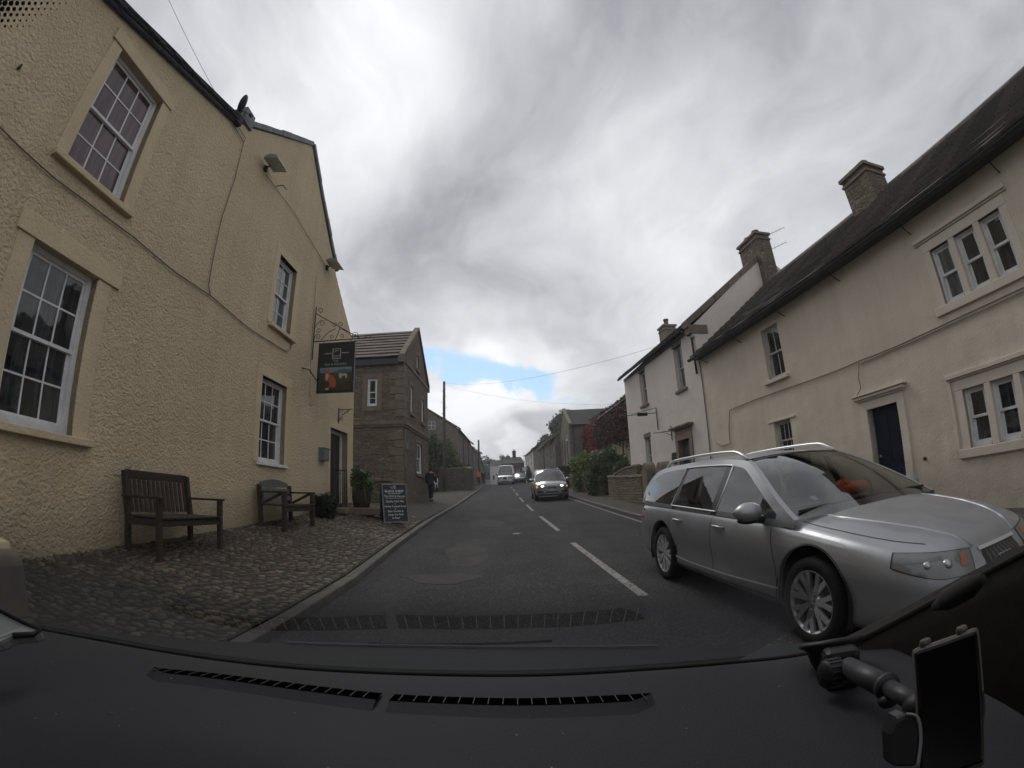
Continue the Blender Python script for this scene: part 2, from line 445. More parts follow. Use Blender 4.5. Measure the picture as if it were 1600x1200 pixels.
# ------------------------------------------------------------------ mesh helpers
class MB:
    def __init__(s): s.v = []; s.f = []; s.m = []; s.cur = 0; s.sm = []; s.smooth = False
    def add(s, vs, fs):
        o = len(s.v); s.v += [tuple(p) for p in vs]
        for f in fs: s.f.append([i + o for i in f]); s.m.append(s.cur); s.sm.append(s.smooth)
        return s
    def box(s, c, d, rot=None):
        x, y, z = (a / 2 for a in d)
        vs = [Vector((i * x, j * y, k * z)) for i in (-1, 1) for j in (-1, 1) for k in (-1, 1)]
        if rot is not None: vs = [rot @ v for v in vs]
        vs = [v + Vector(c) for v in vs]
        return s.add(vs, [(0, 1, 3, 2), (4, 6, 7, 5), (0, 4, 5, 1), (2, 3, 7, 6), (0, 2, 6, 4), (1, 5, 7, 3)])
    def beam(s, p, q, w, h, up=(0, 0, 1)):
        p, q = Vector(p), Vector(q); d = (q - p).normalized(); u = Vector(up)
        if abs(d.dot(u)) > 0.98: u = Vector((0, 1, 0))
        a = d.cross(u).normalized(); b = a.cross(d)
        vs = [e + a * (i * w / 2) + b * (j * h / 2) for e in (p, q) for i, j in ((-1, -1), (1, -1), (1, 1), (-1, 1))]
        return s.add(vs, [(0, 3, 2, 1), (4, 5, 6, 7), (0, 1, 5, 4), (1, 2, 6, 5), (2, 3, 7, 6), (3, 0, 4, 7)])
    def tube(s, pts, r, n=8, cap=True, closed=False):
        pts = [Vector(p) for p in pts]; rs = r if isinstance(r, (list, tuple)) else [r] * len(pts)
        vs, fs = [], []; last = None; m = len(pts)
        for i, p in enumerate(pts):
            if closed: d = pts[(i + 1) % m] - pts[i - 1]
            else: d = pts[min(i + 1, m - 1)] - pts[max(i - 1, 0)]
            d = d.normalized() if d.length > 1e-9 else Vector((0, 0, 1))
            if last is None:
                u = Vector((0, 0, 1)) if abs(d.z) < 0.9 else Vector((1, 0, 0)); a = d.cross(u).normalized()
            else:
                a = (last - d * last.dot(d)); a = a.normalized() if a.length > 1e-6 else d.orthogonal().normalized()
            last = a; b = d.cross(a)
            vs += [p + (a * cos(2 * pi * k / n) + b * sin(2 * pi * k / n)) * rs[i] for k in range(n)]
        for i in range(m if closed else m - 1):
            for k in range(n):
                j = (i + 1) % m
                fs.append((i * n + k, i * n + (k + 1) % n, j * n + (k + 1) % n, j * n + k))
        if cap and not closed: fs += [tuple(range(n - 1, -1, -1)), tuple((m - 1) * n + k for k in range(n))]
        sm = s.smooth; s.smooth = n > 5; s.add(vs, fs); s.smooth = sm; return s
    def lathe(s, c, prof, axis='Z', n=24, M4=None, cap=True):
        vs, fs = [], []
        for r, h in prof:
            for k in range(n):
                a = 2 * pi * k / n
                p = {'Z': (r * cos(a), r * sin(a), h), 'X': (h, r * cos(a), r * sin(a)), 'Y': (r * cos(a), h, r * sin(a))}[axis]
                p = Vector(p)
                if M4 is not None: p = M4 @ p
                vs.append(p + Vector(c))
        for i in range(len(prof) - 1):
            for k in range(n): fs.append((i * n + k, i * n + (k + 1) % n, (i + 1) * n + (k + 1) % n, (i + 1) * n + k))
        if cap and prof[0][0] > 1e-5: fs.append(tuple(range(n)))
        if cap and prof[-1][0] > 1e-5: fs.append(tuple((len(prof) - 1) * n + k for k in range(n)))
        sm = s.smooth; s.smooth = True; s.add(vs, fs); s.smooth = sm; return s
    def grid(s, rows, close_u=False):
        n = len(rows[0]); fs = []
        for i in range(len(rows) - 1):
            for k in range(n if close_u else n - 1): fs.append((i * n + k, i * n + (k + 1) % n, (i + 1) * n + (k + 1) % n, (i + 1) * n + k))
        return s.add([p for r in rows for p in r], fs)
    def prism(s, poly, off):
        """flat polygon (3D points) extruded by a vector"""
        n = len(poly); off = Vector(off); a = [Vector(p) for p in poly]; b = [p + off for p in a]
        return s.add(a + b, [tuple(range(n)), tuple(range(2 * n - 1, n - 1, -1))] + [(i, i + n, (i + 1) % n + n, (i + 1) % n) for i in range(n)])
    def ball(s, c, r, n=12, m=8, rot=None):
        rx, ry, rz = r if isinstance(r, (tuple, list)) else (r, r, r); rows = []
        for i in range(m + 1):
            t = pi * i / m
            row = [Vector((rx * sin(t) * cos(2 * pi * k / n), ry * sin(t) * sin(2 * pi * k / n), rz * cos(t))) for k in range(n)]
            rows.append([(rot @ p if rot is not None else p) + Vector(c) for p in row])
        sm = s.smooth; s.smooth = True; s.grid(rows, True); s.smooth = sm; return s
    def build(s, name, mats, parent=None, bevel=0, **props):
        me = bpy.data.meshes.new(name)
        me.from_pydata([tuple(p) for p in s.v], [], s.f)
        for m in (mats if isinstance(mats, (list, tuple)) else [mats]): me.materials.append(M[m] if isinstance(m, str) else m)
        me.polygons.foreach_set('material_index', s.m); me.polygons.foreach_set('use_smooth', s.sm)
        uv = me.uv_layers.new(name='UVMap'); me.update()
        buf = [0.0] * (2 * len(me.loops)); vs = me.vertices
        for p in me.polygons:
            nn = p.normal
            if abs(nn.z) > 0.985: t = Vector((1, 0, 0)); b = Vector((0, 1, 0))
            else:
                t = Vector((-nn.y, nn.x, 0)).normalized(); b = nn.cross(t)
            for li in p.loop_indices:
                co = vs[me.loops[li].vertex_index].co
                buf[2 * li] = co.dot(t); buf[2 * li + 1] = co.dot(b)
        uv.data.foreach_set('uv', buf)
        o = bpy.data.objects.new(name, me)
        scene.collection.objects.link(o)
        setparent(o, parent)
        if bevel:
            md = o.modifiers.new('bevel', 'BEVEL'); md.width = bevel; md.segments = 2; md.limit_method = 'ANGLE'; md.angle_limit = R(40)
        for k, v in props.items(): o[{'cat': 'category'}.get(k, k)] = v
        return o


WORLD_ROOTS = set()


def setparent(o, parent):
    if parent is None: return
    o.parent = parent
    if parent.name in WORLD_ROOTS: o.matrix_parent_inverse = Matrix.Translation(-parent.location)


def root(name, loc, label, cat, group=None, local=False, rz=0):
    """Empty at the base of a thing; parts are given in world coordinates unless local"""
    o = bpy.data.objects.new(name, None); o.empty_display_size = 0.2
    scene.collection.objects.link(o); o.location = loc
    o['label'] = label; o['category'] = cat
    if group: o['group'] = group
    if local: o.rotation_euler = (0, 0, rz)
    else: WORLD_ROOTS.add(o.name)
    return o


def tag(o, label, cat, group=None):
    o['label'] = label; o['category'] = cat
    if group: o['group'] = group
    return o


def struct(o):
    o['kind'] = 'structure'; return o


def copy_tree(o, parent=None):
    c = o.copy(); scene.collection.objects.link(c)
    if parent is not None: c.parent = parent
    for ch in [x for x in scene.objects if x.parent == o]: copy_tree(ch, c)
    return c


def interp(x, t):
    if x <= t[0][0]: return t[0][1]
    for (a, b), (c, d) in zip(t, t[1:]):
        if x <= c: return b + (d - b) * (x - a) / (c - a)
    return t[-1][1]


def cat_rom(pts, n):
    """smooth curve through points (tuples), n samples per span"""
    P = [Vector(p) for p in pts]; out = []
    for i in range(len(P) - 1):
        p0, p1, p2, p3 = P[max(i - 1, 0)], P[i], P[i + 1], P[min(i + 2, len(P) - 1)]
        for k in range(n):
            t = k / n
            out.append(0.5 * ((2 * p1) + (-p0 + p2) * t + (2 * p0 - 5 * p1 + 4 * p2 - p3) * t * t + (-p0 + 3 * p1 - 3 * p2 + p3) * t ** 3))
    out.append(P[-1]); return out


# ------------------------------------------------------------------ the ground: the street climbs gently away from the camera
def G(y):
    if y < 26: return .0332 * y
    if y < 60: return .8632 + .05 * (y - 26)
    if y < 85: return 2.5632 + .02 * (y - 60)
    return 3.0632 - .012 * (min(y, 400) - 85)


KL = [(-4, -2.1), (4, -2.1), (6, -2.15), (9.3, -2.42), (13, -2.65), (16, -2.8), (26, -3.1), (43, -3.4), (60, -3.9), (90, -6), (140, -14)]
KR = [(-4, 3.55), (12.4, 3.36), (16, 3.3), (25, 3.2), (40, 2.7), (60, 2.2), (90, .5), (140, -8)]
HB = [(0, .42), (3, .45), (7, .52), (10.5, .58), (13.5, .72), (16, .6), (22, .35), (30, .2), (60, .15)]


def T(x, y):
    kl, kr, g = interp(y, KL), interp(y, KR), G(y)
    if x < kl: return g + .1 + (interp(y, HB) - .1) * max(0.0, min(1, (kl - x) / max(0.5, kl + 4.8)))
    if x > kr: return g + .1 + .08 * max(0.0, min(1, (x - kr) / 1.1))
    return g


def TAT(px, py):
    """point of the ground seen at a pixel of the photograph"""
    d = ray(px, py); t = 0.5
    while t < 400:
        p = CAM + d * t
        if p.z < T(p.x, p.y): return p
        t += 0.02
    return p


YS = [-4 + i * 0.5 for i in range(48)] + [20 + i for i in range(40)] + [60 + 2 * i for i in range(41)]


def strip(fa, fb, n, zf, name, m, ys=YS):
    b = MB(); rows = []
    for y in ys:
        xa, xb = fa(y), fb(y)
        rows.append([(xa + (xb - xa) * i / n, y, zf(xa + (xb - xa) * i / n, y)) for i in range(n + 1)])
    b.smooth = True
    b.grid(rows)
    return b.build(name, m)


kl = lambda y: interp(y, KL)
kr = lambda y: interp(y, KR)
# open ground under and round everything
b = MB(); rows = []
for y in [-300, -100, -40, -10] + YS[::4] + [160, 200, 260, 340, 500, 900]:
    rows.append([(x, y, G(max(y, -4)) - 0.25 if abs(x) < 40 else G(max(y, -4)) - 0.25) for x in (-900, -300, -120, -60, -30, -12, 0, 12, 30, 60, 120, 300, 900)])
b.smooth = True; b.grid(rows); struct(b.build('ground', 'grass'))
struct(strip(lambda y: kl(y), lambda y: kr(y), 6, lambda x, y: G(y), 'road', 'asphalt'))
struct(strip(lambda y: -14 + 0 * y if y < 14.5 else kl(y) - 9, lambda y: kl(y) - 0.14, 8, lambda x, y: T(x, y) + (-0.05 if y < 15 else 0.0), 'left_pavement', 'pave', [y for y in YS]))
struct(strip(lambda y: kr(y) + 0.14, lambda y: kr(y) + 12, 8, lambda x, y: T(x, y), 'right_pavement', 'pave'))


def kerb(kf, side, h, name):
    b = MB(); rows = []
    for y in YS:
        x = kf(y); g = G(y)
        rows.append([(x, y, g - .05), (x, y, g + h - .012), (x + side * .012, y, g + h), (x + side * .14, y, g + h), (x + side * .14, y, g - .05)])
    b.grid(rows); return struct(b.build(name, 'kerb'))


kerb(kl, -1, 0.105, 'left_kerb')
kerb(kr, 1, 0.105, 'right_kerb')

# cobbles: individual rounded stones bedded in earth, in rough courses across the forecourt
cb = bpy.data.meshes.new('cobbled_forecourt'); vs, fs = [], []
rnd = random.Random(3)
y = -0.6
while y < 14.6:
    pitch = rnd.uniform(.075, .105)
    x = kl(y) - 0.145 - rnd.uniform(0, .03)
    while x > -4.95:
        w = rnd.uniform(.07, .15) * (1.5 if rnd.random() < .08 else 1); l = pitch * rnd.uniform(.86, .98)
        cx, cy = x - w / 2, y + rnd.uniform(-.016, .016) + .05 * sin(x * 1.7 + y * .4)
        z = T(cx, cy); top = rnd.uniform(.004, .020); n = 7; o = len(vs); ang = rnd.uniform(0, 1)
        tx, ty = rnd.uniform(-.12, .12), rnd.uniform(-.12, .12)
        for sc, hh in ((1.02, -.03), (1.0, top * .35), (.80, top)):
            for k in range(n):
                a = 2 * pi * k / n + ang; q = 1 / max(abs(cos(a)), abs(sin(a))) ** .55; rr = rnd.uniform(.94, 1.04)
                dx, dy = cos(a) * q * w * .47 * sc * rr, sin(a) * q * l * .47 * sc * rr
                vs.append((cx + dx, cy + dy, z + hh + dx * tx + dy * ty))
        for j in range(2):
            for k in range(n): fs.append((o + j * n + k, o + j * n + (k + 1) % n, o + (j + 1) * n + (k + 1) % n, o + (j + 1) * n + k))
        fs.append(tuple(o + 2 * n + k for k in range(n)))
        x -= w + rnd.uniform(.002, .012)
    y += pitch
cb.from_pydata(vs, [], fs); cb.materials.append(M['cobble'])
cb.polygons.foreach_set('use_smooth', [True] * len(cb.polygons)); cb.update()
o = bpy.data.objects.new('cobbled_forecourt', cb); scene.collection.objects.link(o); struct(o)
struct(strip(lambda y: -5.2, lambda y: kl(y) - 0.145, 6, lambda x, y: T(x, y) + 0.001, 'cobble_bed', 'cobble_bed', [-1 + .5 * i for i in range(32)]))


# ---- road paint and repairs
def ground_poly(b, pts, dz):
    """thin sheet following the road, given as a band between two polylines"""
    rows = []
    for (xa, ya), (xb, yb) in pts: rows.append([(xa, ya, G(ya) + dz), ((xa + xb) / 2, (ya + yb) / 2, G((ya + yb) / 2) + dz), (xb, yb, G(yb) + dz)])
    b.grid(rows)


CL = [(0, 1.50), (5.09, 1.30), (9.59, 1.05), (12.06, .96), (16.4, .74), (19.4, .58), (23.65, .44), (28.5, .23), (37.6, -.13), (60, -1.0)]
b = MB()
for y0, y1 in ((-1.0, 3.1), (5.0, 9.45), (11.7, 16.1), (18.9, 23.3), (26.0, 30.0), (32.5, 36.5), (39, 43), (45.5, 49.5)):
    n = 8; pts = []
    for i in range(n + 1):
        y = y0 + (y1 - y0) * i / n; x = interp(y, CL); pts.append(((x - .055, y), (x + .055, y)))
    ground_poly(b, pts, .004)
struct(b.build('centre_line', 'line'))
b = MB()
ground_poly(b, [((kr(y) - .20, y), (kr(y) - .13, y)) for y in [11 + i for i in range(30)]], .004)
struct(b.build('edge_line', 'line'))


def blob_patch(cx, cy, rx, ry, seed, name, m, n=40, dz=.004):
    r = random.Random(seed); ph = [r.uniform(0, 6.28) for _ in range(6)]; b = MB(); ring = []
    for k in range(n):
        a = 2 * pi * k / n
        q = 1 + .13 * sin(2 * a + ph[0]) + .10 * sin(3 * a + ph[1]) + .07 * sin(5 * a + ph[2]) + .04 * sin(9 * a + ph[3])
        ring.append((cx + rx * q * cos(a), cy + ry * q * sin(a)))
    rows = [[(cx + (x - cx) * s, cy + (y - cy) * s, G(cy + (y - cy) * s) + dz) for x, y in ring] for s in (0.02, .35, .7, 1.0)]
    b.grid(rows, True); return struct(b.build(name, m))


blob_patch(-.95, 9.0, .42, 1.5, 5, 'road_patch', 'patch')
blob_patch(-1.05, 6.5, .42, .4, 8, 'road_patch', 'patch')
blob_patch(-.9, 14.5, .5, 1.2, 11, 'road_patch', 'patch')
p = TAT(807, 834)
blob_patch(p.x, p.y, .09, .16, 3, 'road_patch', 'line', 16, .006)
# ------------------------------------------------------------------ walls with openings
class Face:
    """vertical plane; u runs along the wall (away from the camera for az~0), d is the distance proud of it"""
    def __init__(s, x, y, az, side):
        s.o = Vector((x, y, 0)); s.t = Vector((sin(az), cos(az), 0)); s.n = Vector((cos(az), -sin(az), 0)) * side
    def P(s, u, z, d=0.0):
        return s.o + s.t * u + s.n * d + Vector((0, 0, z))
    def uz(s, px, py, d=0.0):
        r = ray(px, py); t = (s.n.dot(s.o - CAM) + d) / s.n.dot(r); p = CAM + r * t
        return ((p - s.o).dot(s.t), p.z)
    def rect(s, left, right, top, bottom):
        """opening from one photographed point on each of its edges"""
        return (s.uz(*left)[0], s.uz(*right)[0], s.uz(*bottom)[1], s.uz(*top)[1])
    def box(s, b, u0, u1, z0, z1, d0, d1):
        q = [s.P(u, z, d) for d in (d0, d1) for u, z in ((u0, z0), (u1, z0), (u1, z1), (u0, z1))]
        b.add(q, [(0, 3, 2, 1), (4, 5, 6, 7), (0, 1, 5, 4), (1, 2, 6, 5), (2, 3, 7, 6), (3, 0, 4, 7)])


def facade(b, F, outline, holes, depth=.18):
    """wall face with real openings; holes are (u0,u1,z0,z1)"""
    loops = [[Vector((u, z, 0)) for u, z in outline]]
    for u0, u1, z0, z1 in holes: loops.append([Vector((u0, z0, 0)), Vector((u0, z1, 0)), Vector((u1, z1, 0)), Vector((u1, z0, 0))])
    flat = [p for l in loops for p in l]
    tris = tessellate_polygon(loops)
    b.add([F.P(p.x, p.y) for p in flat], [tuple(t) for t in tris])
    for u0, u1, z0, z1 in holes:
        c = [(u0, z0), (u1, z0), (u1, z1), (u0, z1)]
        for (ua, za), (ub, zb) in zip(c, c[1:] + c[:1]):
            b.add([F.P(ua, za), F.P(ub, zb), F.P(ub, zb, -depth), F.P(ua, za, -depth)], [(0, 1, 2, 3)])


def sash(F, r, parent, cols=3, rows=(2, 2), depth=.12, m='white', glass='glass', fw=.055, bar=.022, name='window', label=None, horns=True):
    """sliding sash window: box frame, two sashes with glazing bars, panes"""
    u0, u1, z0, z1 = r; b = MB(); zm = (z0 + z1) / 2 if len(rows) > 1 else z0
    F.box(b, u0, u0 + fw, z0, z1, -depth - .06, -depth + .015); F.box(b, u1 - fw, u1, z0, z1, -depth - .06, -depth + .015)
    F.box(b, u0 + fw, u1 - fw, z1 - fw * .8, z1, -depth - .06, -depth + .015); F.box(b, u0 + fw, u1 - fw, z0, z0 + fw * 1.3, -depth - .06, -depth + .03)
    a0, a1, b0, b1 = u0 + fw, u1 - fw, z0 + fw * 1.3, z1 - fw * .8
    sw = .04
    secs = [(b0, b1, rows[0], 0.0)] if len(rows) == 1 else [(zm - .01, b1, rows[0], 0.0), (b0, zm + .025, rows[1], -.035)]
    panes = MB()
    for s0, s1, nr, dd in secs:
        dz = -depth - .015 + dd
        F.box(b, a0, a0 + sw, s0, s1, dz - .02, dz); F.box(b, a1 - sw, a1, s0, s1, dz - .02, dz)
        F.box(b, a0 + sw, a1 - sw, s1 - sw, s1, dz - .02, dz); F.box(b, a0 + sw, a1 - sw, s0, s0 + sw, dz - .02, dz)
        for k in range(1, cols):
            u = a0 + sw + (a1 - a0 - 2 * sw) * k / cols; F.box(b, u - bar / 2, u + bar / 2, s0 + sw, s1 - sw, dz - .018, dz - .002)
        for k in range(1, nr):
            z = s0 + sw + (s1 - s0 - 2 * sw) * k / nr
            for c in range(cols):
                ua = a0 + sw + (a1 - a0 - 2 * sw) * c / cols + (bar / 2 if c else 0); ub = a0 + sw + (a1 - a0 - 2 * sw) * (c + 1) / cols - (bar / 2 if c < cols - 1 else 0)
                F.box(b, ua, ub, z - bar / 2, z + bar / 2, dz - .018, dz - .002)
        q = [F.P(a0, s0, dz - .012), F.P(a1, s0, dz - .012), F.P(a1, s1, dz - .012), F.P(a0, s1, dz - .012)]
        panes.add(q, [(0, 1, 2, 3)])
    w = b.build(name, m, parent)
    if label: w['label'] = label
    panes.build('pane', glass, w)
    # dark lining behind the glass closes the opening
    return w


def polywall(b, pts, zb, zt):
    """plain walls over a plan outline"""
    n = len(pts)
    for i in range(n):
        (xa, ya), (xb, yb) = pts[i], pts[(i + 1) % n]
        b.add([(xa, ya, zb), (xb, yb, zb), (xb, yb, zt), (xa, ya, zt)], [(0, 1, 2, 3)])


def roof_slab(b, a, c, e, f, th=.08):
    """sloping slab given by its four corners"""
    q = [Vector(p) for p in (a, c, e, f)]; n = (q[1] - q[0]).cross(q[3] - q[0]).normalized()
    if n.z < 0: n = -n
    b.prism(q, n * th)


def slatecourses(b, e0, e1, r0, r1, step=.26, th=.03, jag=.02, seed=1):
    """roof plane laid in overlapping slate courses: e0-e1 eaves line, r0-r1 ridge line"""
    e0, e1, r0, r1 = (Vector(p) for p in (e0, e1, r0, r1)); rn = random.Random(seed)
    L = ((r0 - e0).length + (r1 - e1).length) / 2; n = max(2, int(L / step))
    nn = (e1 - e0).cross(r0 - e0).normalized()
    if nn.z < 0: nn = -nn
    for i in range(n):
        t0, t1 = i / n, min(1.0, (i + 1.25) / n)
        a, c = e0.lerp(r0, t0), e1.lerp(r1, t0); d, f = e0.lerp(r0, t1), e1.lerp(r1, t1)
        m = max(2, int((c - a).length / .5)); lo, hi = [], []
        for k in range(m + 1):
            j = nn * rn.uniform(-jag * .4, jag * .4)
            lo.append(a.lerp(c, k / m) + nn * th * 1.6 + j); hi.append(d.lerp(f, k / m) + nn * th * .35)
        b.grid([[p - nn * th for p in lo], lo, hi])


def chimney(base, w, d, h, m, parent, name='chimney', pots=1, pot_h=.35, rot=0, cap='quoin', potm='quoin_pink'):
    b = MB(); Rz = Matrix.Rotation(rot, 3, 'Z'); c = Vector(base)
    b.box(c + Vector((0, 0, h / 2)), (w, d, h), Rz)
    ch = b.build(name, m, parent)
    b = MB(); b.box(c + Vector((0, 0, h + .045)), (w + .12, d + .12, .09), Rz); b.box(c + Vector((0, 0, h - .16)), (w + .07, d + .07, .06), Rz)
    b.build('cap', cap, ch)
    for k in range(pots):
        p = c + Rz @ Vector((0, (k - (pots - 1) / 2) * d / max(1, pots) * .9, h + .09))
        b = MB(); b.lathe(p, [(.13, 0), (.12, pot_h * .8), (.155, pot_h * .84), (.15, pot_h), (.10, pot_h), (.10, pot_h * .7)], n=14)
        b.build('pot', potm, ch)
    return ch


def tile_text(body, loc, size, rot, m, parent, name='lettering', align='CENTER', ext=.002, sx=1.0, bold=0.0):
    cu = bpy.data.curves.new(name, 'FONT'); cu.body = body; cu.size = size; cu.align_x = align; cu.align_y = 'CENTER'; cu.extrude = ext; cu.offset = bold
    tmp = bpy.data.objects.new(name, cu); me = bpy.data.meshes.new_from_object(tmp); bpy.data.objects.remove(tmp)
    me.materials.clear(); me.materials.append(M[m]); o = bpy.data.objects.new(name, me); scene.collection.objects.link(o)
    Mx = rot.to_4x4() @ Matrix.Diagonal((sx, 1, 1, 1)); Mx.translation = Vector(loc)
    me.transform(Mx); setparent(o, parent)
    return o
# ------------------------------------------------------------------ the cream public house on the left
PF = Face(-4.8, 0, -0.01309214, 1)
pub = root('public_house', (-4.9, 5, .5), 'cream pebbledashed public house with white sash windows along the cobbled forecourt', 'building')
RD = -.12


def prect(l, r, t, b_, F=PF, d=RD):
    return (F.uz(*l)[0], F.uz(*r, d)[0], F.uz(*b_, d)[1], F.uz(*t, d)[1])


W_near_low = prect((49, 392.5), (143.5, 440), (143.5, 440), (105, 678))
W_near_low = (W_near_low[0], W_near_low[1], PF.uz(105, 681)[1], W_near_low[3] + .02)
W_near_up = prect((140, 170), (245, 163), (245, 163), (180, 325))
W_far_up = prect((431, 450), (457, 426), (457, 426), (444, 527))
W_far_low = prect((406, 650), (441, 606), (441, 606), (434, 727))
D_pub = (PF.uz(516, 690)[0], PF.uz(533, 690, -.2)[0], T(-4.8, 11.6) + .02, PF.uz(533, 678, -.2)[1])
e0, e1 = PF.uz(175, 7), PF.uz(362, 186)
sl = (e1[1] - e0[1]) / (e1[0] - e0[0])
kn = PF.uz(392, 200); ap = PF.uz(488, 228); cp2 = PF.uz(523, 418); cr = PF.uz(526, 436); c5 = PF.uz(552.5, 545); cb5 = PF.uz(551.5, 700)
UE = cb5[0]
outline = [(-4, -.5), (UE, -.5), (UE, c5[1]), cr, cp2, ap, kn, (e1[0] + .02, e1[1]), (-4, e1[1] - sl * (e1[0] + 4))]
b = MB(); facade(b, PF, outline, [W_near_low, W_near_up, W_far_up, W_far_low, D_pub], .34)
# the other walls
q = [PF.P(UE, 0), PF.P(UE, 0, -9), PF.P(-4, 0, -9), PF.P(-4, 0)]
for p0, p1, za, zb_ in ((q[0], q[1], c5[1], c5[1]), (q[1], q[2], 7, 5.2), (q[2], q[3], 5.0, 5.0)):
    b.add([(p0.x, p0.y, -.5), (p1.x, p1.y, -.5), (p1.x, p1.y, zb_), (p0.x, p0.y, za)], [(0, 1, 2, 3)])
b.build('wall', 'pub', pub)
# plinth-like smooth margins round the windows: flush bands, projecting lintels and sills
def margin(F, r, side, m, parent, lint=None, sill=None, name='surround', lh=.2, ld=.035, sd=.09, sh=.085, band=.012, top=None):
    u0, u1, z0, z1 = r; bb = MB(); tp = top if top is not None else .20
    if side:
        F.box(bb, u0 - side, u0, z0, z1, -.30, band); F.box(bb, u1, u1 + side, z0, z1, -.30, band)
        if not lint: F.box(bb, u0 - side, u1 + side, z1, z1 + tp, -.30, band)
    if lint: F.box(bb, lint[0], lint[1], z1 + .001, z1 + lh, -.30, ld)
    o = bb.build(name, m, parent, bevel=.008)
    if sill:
        bb = MB(); F.box(bb, sill[0], sill[1], z0 - sh, z0, -.28, sd); bb.build('sill', m, parent, bevel=.01)
    return o


lo = (PF.uz(28, 350, .03)[0], PF.uz(187, 454, .03)[0])
margin(PF, W_near_low, .24, 'pub_smooth', pub, lo, (W_near_low[0] - .2, PF.uz(147, 695, .09)[0]), lh=.24)
lo = (PF.uz(179, 56, .03)[0], PF.uz(268, 175, .03)[0])
margin(PF, W_near_up, .20, 'pub_smooth', pub, lo, (PF.uz(80, 248, .05)[0], PF.uz(201, 355, .05)[0]), lh=.2)
margin(PF, W_far_up, .22, 'pub_smooth', pub, None, (W_far_up[0] - .15, W_far_up[1] + .2))
margin(PF, W_far_low, .22, 'pub_smooth', pub, None, None)
b = MB(); F_ = PF; F_.box(b, W_far_low[0] - .06, W_far_low[1] + .10, W_far_low[2] - .06, W_far_low[2] - .001, -.1, .06); b.build('sill', 'white', pub)
margin(PF, D_pub, .16, 'pub_smooth', pub, None, None)
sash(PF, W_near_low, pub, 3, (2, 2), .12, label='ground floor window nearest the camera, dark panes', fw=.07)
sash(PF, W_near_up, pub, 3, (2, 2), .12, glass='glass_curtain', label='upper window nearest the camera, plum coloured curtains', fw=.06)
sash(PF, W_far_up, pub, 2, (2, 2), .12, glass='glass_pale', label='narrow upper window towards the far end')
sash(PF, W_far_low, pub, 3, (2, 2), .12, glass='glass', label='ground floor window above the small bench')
# door
b = MB(); u0, u1, z0, z1 = D_pub
PF.box(b, u0, u0 + .09, z0, z1, -.27, -.17); PF.box(b, u1 - .09, u1, z0, z1, -.27, -.17); PF.box(b, u0 + .09, u1 - .09, z1 - .09, z1, -.27, -.17)
dr = b.build('door_frame', 'white', pub)
b = MB(); PF.box(b, u0 + .09, u1 - .09, z0, z1 - .09, -.26, -.22)
for k in range(2):
    for j in range(2):
        ua = u0 + .16 + k * (u1 - u0 - .3) / 2; PF.box(b, ua, ua + (u1 - u0 - .3) / 2 - .05, z0 + .15 + j * .95, z0 + .95 + j * .9, -.222, -.205)
d = b.build('door', 'door_dark', pub); b = MB(); b.ball(PF.P(u1 - .17, z0 + 1.0, -.19), .03); b.build('handle', 'lead', d)
b = MB(); PF.box(b, u0 - .1, u1 + .1, z0 - .25, z0 + .0, -.2, .28); b.build('step', 'quoin', pub, bevel=.02)
# coping stones on the gable
b = MB(); rn = random.Random(4)
def coping_run(b, p, q, n, w0=-.30, w1=.05, h=.13):
    for i in range(n):
        a = (p[0] + (q[0] - p[0]) * (i + .003) / n, p[1] + (q[1] - p[1]) * (i + .003) / n); c = (p[0] + (q[0] - p[0]) * (i + .997) / n, p[1] + (q[1] - p[1]) * (i + .997) / n)
        hh = h + rn.uniform(-.012, .012); j = rn.uniform(-.01, .01)
        dx, dz = c[0] - a[0], c[1] - a[1]; L = math.hypot(dx, dz); nx, nz = -dz / L * hh, dx / L * hh
        if nz < 0: nx, nz = -nx, -nz
        b.prism([PF.P(a[0], a[1], w1 + j), PF.P(c[0], c[1], w1 + j), PF.P(c[0] + nx, c[1] + nz, w1 + j), PF.P(a[0] + nx, a[1] + nz, w1 + j)], PF.n * (w0 - w1))
coping_run(b, (kn[0] - .05, kn[1]), (ap[0] + .06, ap[1] + .04), 7)
coping_run(b, (ap[0], ap[1] + .04), (cp2[0] + .18, cp2[1] - .05), 7)
PF.box(b, kn[0] - .38, kn[0] - .02, kn[1] - .12, kn[1] + .24, -.3, .06)
b.build('coping', 'lead', pub, bevel=.012)
# gable roof behind the coping, slate roof of the near wing
b = MB()
A0, A1 = PF.P(ap[0], ap[1] - .02, -.1), PF.P(ap[0], ap[1] - .02, -9)
slatecourses(b, PF.P(kn[0], kn[1] - .05, -.1), PF.P(kn[0], kn[1] - .05, -9), A0, A1, .3, seed=2)
slatecourses(b, PF.P(c5[0] + .02, c5[1] + .12, -.02), PF.P(c5[0] + .02, c5[1] + .12, -9), A0, A1, .3, seed=3)
b.build('roof', 'slate_grey', pub)
b = MB(); za = lambda u: e1[1] - sl * (e1[0] - u)
E0, E1 = PF.P(-4, za(-4) + .02, .13), PF.P(e1[0] + .05, za(e1[0]) + .02, .13)
slatecourses(b, E0, E1, E0 + Vector((-4.6, 0, 3.4)), E1 + Vector((-4.6, 0, 3.4)), .25, .035, .03, 5)
rn = random.Random(9); u = -4
while u < e1[0]:
    w = rn.uniform(.16, .30); t_ = min(u + w, e1[0] + .05); dd = rn.uniform(.12, .17)
    b.prism([PF.P(u + .004, za(u) - .01, dd), PF.P(t_ - .004, za(t_) - .01, dd), PF.P(t_ - .004, za(t_) + .035, dd), PF.P(u + .004, za(u) + .035, dd)], PF.n * -.25)
    u += w
b.build('slate_roof', 'slate_blue', pub)
b = MB(); b.tube([PF.P(-4, za(-4) - .03, .045), PF.P(e1[0], za(e1[0]) - .03, .045)], .045, 6); b.build('bed_mould', 'slate_blue', pub)
